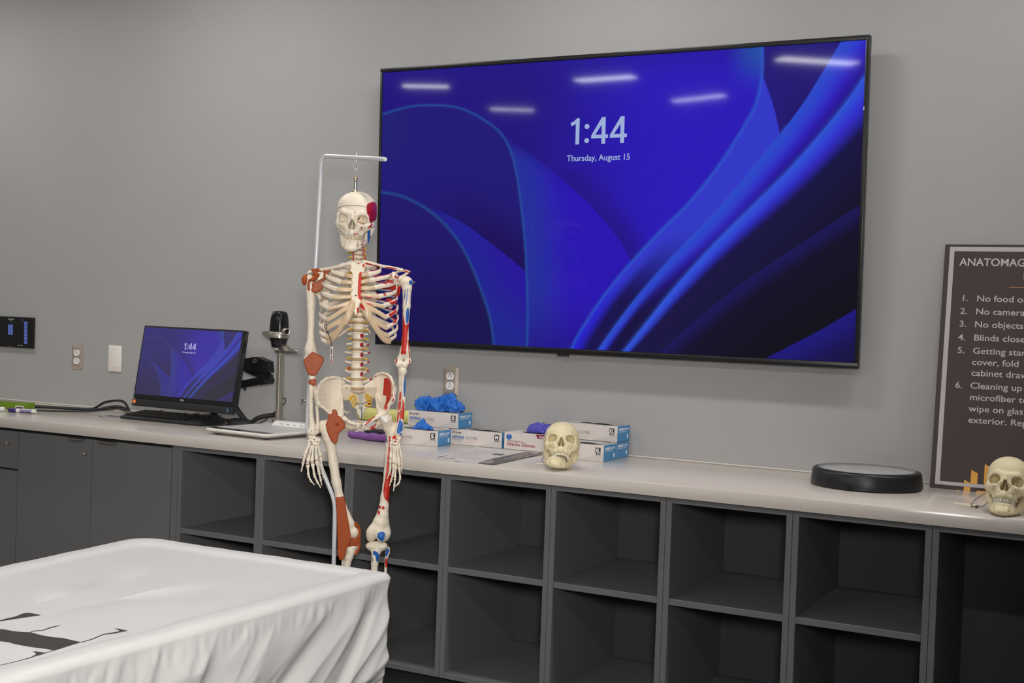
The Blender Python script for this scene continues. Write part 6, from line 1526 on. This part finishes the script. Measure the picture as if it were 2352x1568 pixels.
p_, r_ = GR(K2, (240,360,-.002,16), (310,350,.004,16), (340,340,.012,16)); S.chain(p_, r_, k=.008)
S.build('shoulder_ligament', M_lig, SKEL, h=.0018)
S = SDF(); p_, r_ = GR(K2, (300,390,.022,28), (285,400,.026,22)); S.chain(p_, r_)
p_, r_ = GR(K2, (300,318,.010,18), (330,345,.020,24), (340,370,.026,14)); S.chain(p_, r_); p_, r_ = GR(K2, (285,295,.0,16), (340,292,.004,18), (375,310,.010,12)); S.chain(p_, r_)
p_, r_ = GR(K2, (418,295,.014,15), (425,320,.016,15), (410,365,.022,10)); S.chain(p_, r_)
S.build('shoulder_ligament', M_lig, SKEL, h=.0018)
lig('subscapular_ligament', K2, [(330,440),(380,410),(430,340),(455,300),(470,300),(440,360),(395,420),(392,470),(388,500),(350,525),(320,540),(290,536),(278,515),(295,490),(288,455),(305,432)], .012, .006, .003)
lig('hip_ligament', K3, [(520,602),(540,605),(556,640),(548,680),(575,690),(580,672),(605,690),(608,730),(640,750),(632,790),(580,830),(562,870),(552,940),(540,958),(505,930),(480,880),(455,810),(446,760),(468,700),(475,650),(512,648)], .022, .012, .004, extra=lambda S: S.cone(S3(*K3(560,760), .03), S3(*K3(560,760), .045), .0045, .0045, k=.002, sub=True))
lig('knee_ligament', K4, [(556,704),(628,698),(640,760),(652,850),(672,950),(690,1050),(700,1110),(696,1180),(672,1230),(650,1270),(632,1350),(618,1382),(595,1378),(580,1320),(578,1180),(572,960),(566,820)], .020, .010, .004)
lig('knee_ligament', K4, [(700,1160),(740,1150),(786,1170),(782,1228),(740,1226),(700,1240),(680,1232)], .004, .010, .003)
q = catmull(np.array(G(K4, (740,985,.006), (772,1015,.002), (788,1050,-.004), (790,1150,-.004), (788,1240,-.004), (770,1290,.0), (745,1330,.002))), 6); MB().tube(q, [(.0018, .010)]*len(q), 12, up=(1, 0, 0)).build('side_ligament', M_lig, SKEL, smooth=60)
S = SDF().ell(S3(*K2(692,1398), -.012), (.0055, .006, .0065), k=0); S.build('disc_bulge', mat('bulge_red', srgb(200,84,48), .35), SKEL)
# ---- tag hanging from a rib
r = thing('string_tag', 'narrow white tag on black string hanging from the lower ribs', 'tag', (SKX, SKY, 0), SKR)
a, b = S3(*K2(483, 1150), .060), S3(*K2(510, 1338), .060)
MB().box((a[0], a[1]-.0004, b[2]), (b[0], a[1]+.0004, a[2]), bev=.0002, seg=1).build('card', mat('tag_white', srgb(196,186,182), .5), r)
mb = MB()
for v0, v1 in ((1180,1245),(1262,1290)): p0, p1 = S3(*K2(490, v0), .0606), S3(*K2(500, v1), .0606); mb.box((p0[0], p0[1]-.0003, p1[2]), (p1[0], p0[1], p0[2]))
mb.build('print_mark', M_pdark, r)
p0, p1 = S3(*K2(484, 1295), .0606), S3(*K2(500, 1335), .0606); MB().box((p0[0], p0[1]-.0003, p1[2]), (p1[0], p0[1], p0[2])).build('red_mark', mat('tag_red', srgb(150,50,70), .5), r)
q = catmull(np.array([S3(*K2(u, v), d) for u, v, d in ((438,955,.074),(418,935,.072),(425,915,.073),(440,925,.073),(440,965,.080),(460,1010,.074),(485,1065,.070),(496,1120,.064),(496,1155,.0612))]), 6)
MB().tube(q, .0011, 6).build('string', M_cable, r, smooth=60)
p = S3(*K2(459, 1000), .076); MB().lathe([(0,-.004),(.003,-.002),(.003,.002),(0,.004)], 10, M=Matrix.Translation(p)).build('string_knot', M_cable, r)

# ================================================================== the white stand
r = thing('skeleton_stand', 'white tubular skeleton stand with a bent pole and overhead arm', 'stand', (SKX, SKY, 0), SKR)
M_enam = mat('white_enamel', srgb(206,208,212), .22, spec=.6)
dP = -.100
pt = S3(743, 366, dP); pm = S3(703.5, 985, dP); pbend = S3(768, 1150, dP+.03); pl_ = S3(771, 1285, dP+.03)
armd = [S3(748, 358.5, dP), S3(816, 361.5, -hy0), S3(884, 365.5, -hy0*2-dP)]
zA = (armd[0][2]+armd[2][2])/2
b0 = S3(771, 1285, dP+.03)*[1, 1, 0]+np.array([0, 0, .10])
VX = [b0, S3(769.8, 1152, dP+.03), S3(705.0, 992, dP), S3(738.6, 357.5, dP+.002), armd[2]]
rr_ = [0, .035, .030, .030, 0]
full = []
for i, p in enumerate(VX):
    if i in (0, len(VX)-1): full.append(p); continue
    u1 = (VX[i-1]-p)/np.linalg.norm(VX[i-1]-p); u2 = (VX[i+1]-p)/np.linalg.norm(VX[i+1]-p)
    full += [(p+u1*rr_[i])*(1-t)**2+2*p*t*(1-t)+(p+u2*rr_[i])*t*t for t in np.linspace(0, 1, 11)]
full = np.array(full)
full = np.vstack([full[0]]+[full[i]+(full[i+1]-full[i])*t for i in range(len(full)-1) for t in ((.25, .5, .75, 1.) if np.linalg.norm(full[i+1]-full[i]) > .05 else (1.,))])
P = [b0]
RT = .0072
o = MB().tube(full, RT, 18, up=(.3, 1, .2)).build('pole', M_enam, r, smooth=60)
q = armd[2]; ax = (armd[2]-armd[1]); ax /= np.linalg.norm(ax)
MB().tube([q-ax*.002, q+ax*.003], RT*.92, 16).build('end_cap', mat('white_cap', (.75,.75,.75), .4), r, smooth=60)
jz = S3(*K3(210, 608), dP); MB().cyl(jz-np.array([0,0,.0008]), jz+np.array([0,0,.0008]), RT*1.05, n=18).build('joint_ring', M_zinc, r)
wn = S3(*K3(195, 495), dP); mb = MB().cyl(wn+np.array([-.004,0,0]), wn+np.array([.004,0,0]), .004, n=10)
for (u, v) in ((160,468),(150,528)): mb.tube([S3(*K3(178,495), dP), S3(*K3(u, v), dP+.004)], [(.0014, .004), (.0018, .0045)], 8)
mb.build('wing_nut', M_zinc, r)
a1 = armd[1]
MB().cyl((hx0, hy0, a1[2]-.011), (hx0, hy0, a1[2]+.019), .0022, n=10).cyl((hx0, hy0, a1[2]-.0125), (hx0, hy0, a1[2]-.0085), .0038, n=6).cyl((hx0, hy0, a1[2]+.0072), (hx0, hy0, a1[2]+.0105), .0038, n=6).build('eye_bolt', M_zinc, r)
zh = a1[2]-.012
hkp = [(0, zh), (.0005, zh-.004), (-.004, zh-.008), (-.0085, zh-.014), (-.009, zh-.021), (-.004, HOOKZ-.0018), (.001, HOOKZ-.0025), (.006, zh-.024 if zh-.024 > HOOKZ else HOOKZ+.004), (.0085, zh-.016)]
MB().tube(catmull(np.array([(hx0+x, hy0, z) for x, z in hkp]), 6), .0013, 8).build('hook', M_zinc, r, smooth=60)
MB().lathe([(0, .075), (.028, .075), (.030, .082), (.030, .105), (.020, .125), (.012, .13), (.0, .13)], 24, M=Matrix.Translation((b0[0], b0[1], 0))).build('hub', M_enam, r, smooth=50)
for k in range(5):
    t = 2*PI*k/5+.55; d = np.array([math.cos(t), math.sin(t), 0])*.24
    lg = MB().tube([b0*[1,1,0]+np.array([0,0,.088]), b0*[1,1,0]+d*.6+np.array([0,0,.080]), b0*[1,1,0]+d+np.array([0,0,.062])], [(.010,.012)]*3, 10).build('leg', M_enam, r, smooth=50)
    c = b0*[1,1,0]+d; w_ = MB().cyl(c+np.array([-d[1]*.05, d[0]*.05, .0255]), c+np.array([d[1]*.05, -d[0]*.05, .0255]), .025, n=20).cyl(c+np.array([0,0,.045]), c+np.array([0,0,.066]), .006, n=10); w_.build('caster', M_rub, lg)
# ================================================================== the draped table in the foreground
M_cloth = mat('white_cover', (.62,.61,.60), .85, spec=.15, bump=.05, bscale=900)
M_print = mat('cover_print', srgb(58,53,50), .85)
TZ = .800
cFR = at_z(903, 1312, TZ); cFL = at_z(322, 1228, TZ)
dS = at_z(0, 1560, TZ)-cFR; dL = at_z(0, 1297, TZ)-cFL
LEN = 1.75
e1 = dS/np.linalg.norm(dS); e2 = dL/np.linalg.norm(dL); ee = (e1+e2); ee /= np.linalg.norm(ee)
CR = [cFL, cFR, cFR+e1*LEN, cFL+e2*LEN]
CRx = [np.array([c[0], c[1]]) for c in CR]
cen = sum(CRx)/4
def rounded(poly, rad, n=8):
    out = []; m = len(poly)
    for i in range(m):
        p, a, b = poly[i], poly[i-1], poly[(i+1) % m]; u1 = (a-p)/np.linalg.norm(a-p); u2 = (b-p)/np.linalg.norm(b-p); rr = rad[i]
        for k in range(n+1):
            t = k/n; out.append((p+u1*rr)*(1-t)**2+2*p*t*(1-t)+(p+u2*rr)*t*t)
    return np.array(out)
RADS = [.10, .022, .08, .08]
loop = rounded(CRx, RADS, 10)
# resample the outline evenly
def resample(Lp, n):
    C = np.vstack([Lp, Lp[0]]); s = np.concatenate([[0], np.cumsum(np.linalg.norm(np.diff(C, axis=0), axis=1))]); q = np.linspace(0, s[-1], n, endpoint=False)
    return np.stack([np.interp(q, s, C[:, k]) for k in (0, 1)], 1), q, s[-1]
NP = 900
loop, sarc, PER = resample(loop, NP)
tang = np.roll(loop, -1, 0)-np.roll(loop, 1, 0); tang /= np.linalg.norm(tang, axis=1)[:, None]
nrm = np.stack([tang[:, 1], -tang[:, 0]], 1)
if ((loop-cen)*nrm).sum() < 0: nrm = -nrm
DROP = .262
rows = []
# inside: recessed top, then the padded rim, then over the edge and down
def inset_loop(ins):
    """the outline moved inwards, corners rounded again, sampled in step with the outer outline"""
    m = 4; E = []
    for i in range(m):
        a_, b_ = CRx[i], CRx[(i+1) % m]; t_ = (b_-a_)/np.linalg.norm(b_-a_); n_ = np.array([t_[1], -t_[0]])
        if (cen-a_)@n_ < 0: n_ = -n_
        E.append((a_+n_*ins, t_))
    Q = []
    for i in range(m):
        (p0, t0_), (p1, t1_) = E[i-1], E[i]; k = np.linalg.solve(np.column_stack([t0_, -t1_]), p1-p0); Q.append(p0+t0_*k[0])
    # corner i of the outline joins edges i-1 and i
    L_ = rounded(Q, [max(r_-ins*.9, .012) for r_ in RADS], 10)
    C_ = np.vstack([L_, L_[0]]); s_ = np.concatenate([[0], np.cumsum(np.linalg.norm(np.diff(C_, axis=0), axis=1))])
    # piecewise arc-length correspondence, corner by corner
    O_ = rounded(CRx, RADS, 10); OC = np.vstack([O_, O_[0]]); so = np.concatenate([[0], np.cumsum(np.linalg.norm(np.diff(OC, axis=0), axis=1))])
    q_ = np.interp(sarc, so, s_)
    return np.stack([np.interp(q_, s_, C_[:, k]) for k in (0, 1)], 1)
def pt(inset, z, wob=None): 
    L_ = inset_loop(inset)
    return np.column_stack([L_, np.full(NP, z) if wob is None else z+wob])
for inset, z in ((.30, TZ-.0095), (.22, TZ-.0095), (.15, TZ-.0093), (.105, TZ-.0090), (.080, TZ-.0086), (.068, TZ-.0078), (.060, TZ-.0062), (.054, TZ-.0035), (.048, TZ-.0012), (.040, TZ-.0002), (.028, TZ), (.016, TZ-.0004), (.008, TZ-.002), (.003, TZ-.005), (.0005, TZ-.009)):
    wob = np.zeros(NP); inL = inset_loop(inset)
    for j in range(NP):
        p = Vector((*inL[j], 0)); wob[j] = noise.noise(p*6)*.0028+noise.noise(p*Vector((18, 18, 0)) if False else p*17)*.0010
    rows.append(pt(inset, z, wob))
NR = 64
sd = np.zeros((NR, NP))
for i in range(1, NR+1):
    t = i/NR; z = TZ-.010-t*(DROP-.01)
    amp = min(1, t*3.2); w = np.empty(NP)
    for j in range(NP):
        s = sarc[j]; dz = t*DROP
        # folds run slanting down and back along the side; finer gathers sit just under the rim
        wp = .06*noise.noise(Vector((s*2.3, dz*4, 6.2))); sl = .75+.55*noise.noise(Vector((s*1.7, 2.2, .4))); q = s-dz*sl+wp
        a = noise.noise(Vector((q*6.5, dz*2.2, 3.1))); b = noise.noise(Vector((q*14, dz*4.0, 8.7))); c = noise.noise(Vector((s*85, dz*9, 1.3))); e_ = noise.noise(Vector((s*3.1+dz*1.5, dz*3, 4.4)))
        f = (abs(a)-.20)*-.046*(.75+.9*e_)+(abs(b)-.2)*-.012+c*.009*math.exp(-((t-.11)/.07)**2)+e_*.006
        w[j] = f*amp
    tuck = -.016*max(0, (t-.90)/.10)**2-.020*t
    g = np.array([.0028*math.sin(sarc[j]*170+3*noise.noise(Vector((sarc[j]*9, 0, 0)))) for j in range(NP)])*max(0, (t-.93)/.07)
    rows.append(np.column_stack([loop+nrm*(w+tuck+g+.003)[:, None], np.full(NP, z)+np.array([.006*noise.noise(Vector((sarc[j]*6, t, 5))) for j in range(NP)])*t]))
V = np.vstack(rows); nr = len(rows)
Fc = [(i*NP+j, (i+1)*NP+j, (i+1)*NP+(j+1) % NP, i*NP+(j+1) % NP) for i in range(nr-1) for j in range(NP)]
inner = [tuple(range(NP))]
# fill the middle with a triangulated sheet
bm = bmesh.new(); vs_ = [bm.verts.new(p) for p in V]
for f in Fc: bm.faces.new([vs_[i] for i in f])
loops_in = vs_[:NP]
for k in range(12):
    fr = 1-(k+1)/13.
    new = []
    for j in range(NP):
        p = V[j]; q = np.array([cen[0], cen[1], TZ-.0095]); pp = q+(p-q)*fr
        pp[2] = TZ-.0095+noise.noise(Vector((pp[0]*5, pp[1]*5, 1)))*.0024+noise.noise(Vector((pp[0]*5+pp[1]*11, pp[1]*4, 7)))*.0016
        new.append(bm.verts.new(pp))
    for j in range(NP): bm.faces.new([loops_in[j], loops_in[(j+1) % NP], new[(j+1) % NP], new[j]])
    loops_in = new
cv = bm.verts.new((cen[0], cen[1], TZ-.0095))
for j in range(NP): bm.faces.new([loops_in[j], loops_in[(j+1) % NP], cv])
bmesh.ops.recalc_face_normals(bm, faces=bm.faces)
me = bpy.data.meshes.new('table_cover'); bm.to_mesh(me); bm.free()
cover = mkmesh('table_cover', me, M_cloth, smooth=180)
tag(cover, 'white fitted cloth cover with a black printed figure, draped over the foreground table', 'table cover')
KP = lambda u, v: (u*320/2352, 1380+v*188/1382)
from mathutils.bvhtree import BVHTree
_bv = BVHTree.FromPolygons([v.co for v in me.vertices], [tuple(p.vertices) for p in me.polygons])
def ink(name, pts, smooth=True):
    """print lying on the cloth: the outline filled, cut fine and laid onto the cover"""
    q = [at_z(*KP(u, v), TZ-.0145) for u, v in pts]
    b_ = bmesh.new(); f = b_.faces.new([b_.verts.new((p[0], p[1], 0)) for p in q]); bmesh.ops.triangulate(b_, faces=[f])
    for _ in range(5):
        ed = [e for e in b_.edges if e.calc_length() > .02]
        if not ed: break
        bmesh.ops.subdivide_edges(b_, edges=ed, cuts=1); bmesh.ops.triangulate(b_, faces=[f for f in b_.faces if len(f.verts) > 3])
    for v in b_.verts:
        h = _bv.ray_cast(Vector((v.co.x, v.co.y, TZ+.2)), Vector((0, 0, -1)))
        v.co.z = (h[0].z if h[0] is not None else TZ-.0145)+.0007
    bmesh.ops.recalc_face_normals(b_, faces=b_.faces)
    m_ = bpy.data.meshes.new(name); b_.to_mesh(m_); b_.free(); mkmesh(name, m_, M_print, cover)
def brush(pts):
    """tapering stroke: (u, v, width)"""
    q = catmull(np.array(pts, float), 6); t = np.gradient(q[:, :2], axis=0); t /= np.linalg.norm(t, axis=1)[:, None]; n_ = np.stack([-t[:, 1], t[:, 0]], 1)
    return [tuple(p) for p in np.vstack([q[:, :2]+n_*q[:, 2:]/2, (q[:, :2]-n_*q[:, 2:]/2)[::-1]])]
ink('printed_figure', [(-700,420),(-300,480),(0,525),(60,530),(230,565),(350,578),(500,588),(545,597),(700,640),(920,680),(1050,690),(1200,725),(1370,765),(1280,788),(1100,840),(910,902),(880,890),(780,868),(600,840),(400,805),(220,770),(140,745),(0,732),(-300,690),(-700,640)])
ink('printed_line', brush([(490,592,8),(600,560,10),(715,552,10),(850,505,16),(950,478,10),(1028,460,3)]))
ink('printed_line', brush([(1360,768,8),(1520,722,12),(1650,665,14),(1750,620,12),(1830,612,5),(1920,598,9),(2010,565,20)]))
ink('printed_line', [(2000,580),(2012,550),(1985,525),(1925,514),(1990,508),(2158,546),(2060,565)])
ink('printed_line', brush([(-500,560,8),(-200,455,8),(0,380,7),(120,345,7),(250,318,8),(340,287,16),(420,266,26),(520,264,24),(600,276,18),(680,286,5)]))
ink('printed_line', brush([(-500,1290,8),(0,1152,7),(180,1100,8),(400,1040,9),(530,1005,14),(600,975,20),(760,942,8),(912,895,8)]))
ink('printed_line', [(540,910),(600,908),(765,940),(735,958),(590,992),(604,955),(585,925)])
# the table it hides
ca = math.atan2(ee[1], ee[0])+PI/2
r = thing('exam_table', 'pale grey table body just showing below the hem of the white cover', 'table', (float(cen[0]), float(cen[1]), 0), ca)
ins = np.array([[c[0]-cen[0], c[1]-cen[1]] for c in CRx])
Rz = np.array([[math.cos(-ca), -math.sin(-ca)], [math.sin(-ca), math.cos(-ca)]]); il = [(Rz@(p*.93)) for p in ins]
il2 = [(Rz@(p*.86)) for p in ins]
M_tb = mat('table_grey', srgb(170,172,176), .4)
MB().prism([tuple(p) for p in il], .60, TZ-.018).build('tabletop', M_tb, r)
MB().prism([tuple(p) for p in il], .50, .598).build('lower_frame', M_tb, r)
MB().prism([tuple(p*.80) for p in il2], .16, .498).build('cabinet', M_tb, r)
for p in il2: c = p*.85; lg = MB().cyl((c[0], c[1], .06), (c[0], c[1], .499), .022, n=18).build('leg', M_tb, r, smooth=50); MB().cyl((c[0]-.014, c[1], .04), (c[0]+.014, c[1], .04), .04, n=24).build('caster', M_rub, lg)
# ================================================================== light: ceiling fixtures, flash, camera
M_lamp = mat('lamp_diffuser', (.8,.8,.8), .5, emit=(1.0, .97, .935), estr=LAMP)
M_fix = mat('lamp_frame', (.7,.7,.7), .5)
M_lampB = mat('lamp_diffuser_wash', (.8,.8,.8), .5, emit=(1.0, .97, .935), estr=LAMPB)
def fixture(x, y, a, L, w, label, m=None):
    r = thing('ceiling_light', label, 'ceiling light', (x, y, HC), a, 'linear ceiling lights')
    MB().box((-L/2-.01, -w/2-.01, -.035), (L/2+.01, w/2+.01, -.0005), bev=.003).build('housing', M_fix, r)
    MB().box((-L/2, -w/2, -.041), (L/2, w/2, -.0352)).build('diffuser', m or M_lamp, r)
ZL = HC-.04
LS = [((926,198),(1030,200),.09),((1326,186),(1455,177),.11),((1790,136),(1962,147),.11),((1127,251),(1225,254),.07),((1549,233),(1662,220),.07)]
nt_ = np.array(Mtv.col[2])[:3]; p0_ = np.array(Mtv.translation)
NM = ['linear ceiling light reflected at the far left of the television', 'linear ceiling light reflected above the clock', 'linear ceiling light reflected at the upper right of the television',
      'linear ceiling light of the back row, reflected left of the clock', 'linear ceiling light of the back row, reflected right of the clock']
for (a, b, w), nm in zip(LS, NM):
    E_ = []
    for q in (a, b):
        d = ray(*q); t = ((p0_-CAM)@nt_)/(d@nt_); X = CAM+t*d; rr = d-2*(d@nt_)*nt_; s = (ZL-X[2])/rr[2]; E_.append(X+s*rr)
    c = (E_[0]+E_[1])/2; v = E_[1]-E_[0]
    fixture(c[0], c[1], math.atan2(v[1], v[0]), float(np.linalg.norm(v)), w*1.2, nm)
for k, (x, y) in enumerate(EXTRA): fixture(x, y, 0, 1.0, .12, 'added unseen linear ceiling light right of the reflected ones')  # added lamp out of view, lights the table cover from the right
for x, nm in zip(WASHX, ('far left end', 'left of the monitor', 'between monitor and television', 'middle of the television', 'right end of the television', 'far right end')):
    fixture(x, WASHY, 0, .55, .12, 'short ceiling light close to the wall, above the '+nm, M_lampB)
fl = bpy.data.lights.new('camera_flash', 'AREA'); fl.shape = 'DISK'; fl.size = .32; fl.spread = math.radians(75); fl.energy = FLASH; fl.color = (1, .97, .93)
fo = bpy.data.objects.new('camera_flash', fl); COL.objects.link(fo); fo.location = (1.66, -4.30, 1.66); fo.rotation_euler = Vector((-.66, .75, -.10)).to_track_quat('-Z', 'Y').to_euler()
cd = bpy.data.cameras.new('camera'); co = bpy.data.objects.new('camera', cd); COL.objects.link(co)
cd.sensor_width = 36.; cd.sensor_fit = 'HORIZONTAL'; cd.lens = FPX/2352*36; cd.clip_start = .02; cd.clip_end = 60
mw_ = Matrix((_R, _U, -_F)).transposed().to_4x4(); mw_.translation = Vector(CAM); co.matrix_world = mw_
SC.camera = co
wd = bpy.data.worlds.new('world'); SC.world = wd; wd.use_nodes = True
wd.node_tree.nodes['Background'].inputs['Color'].default_value = (.02, .02, .02, 1)
vs = SC.view_settings; vs.view_transform = 'Standard'; vs.look = 'None'; vs.gamma = 1; vs.use_curve_mapping = False; vs.exposure = EXPO
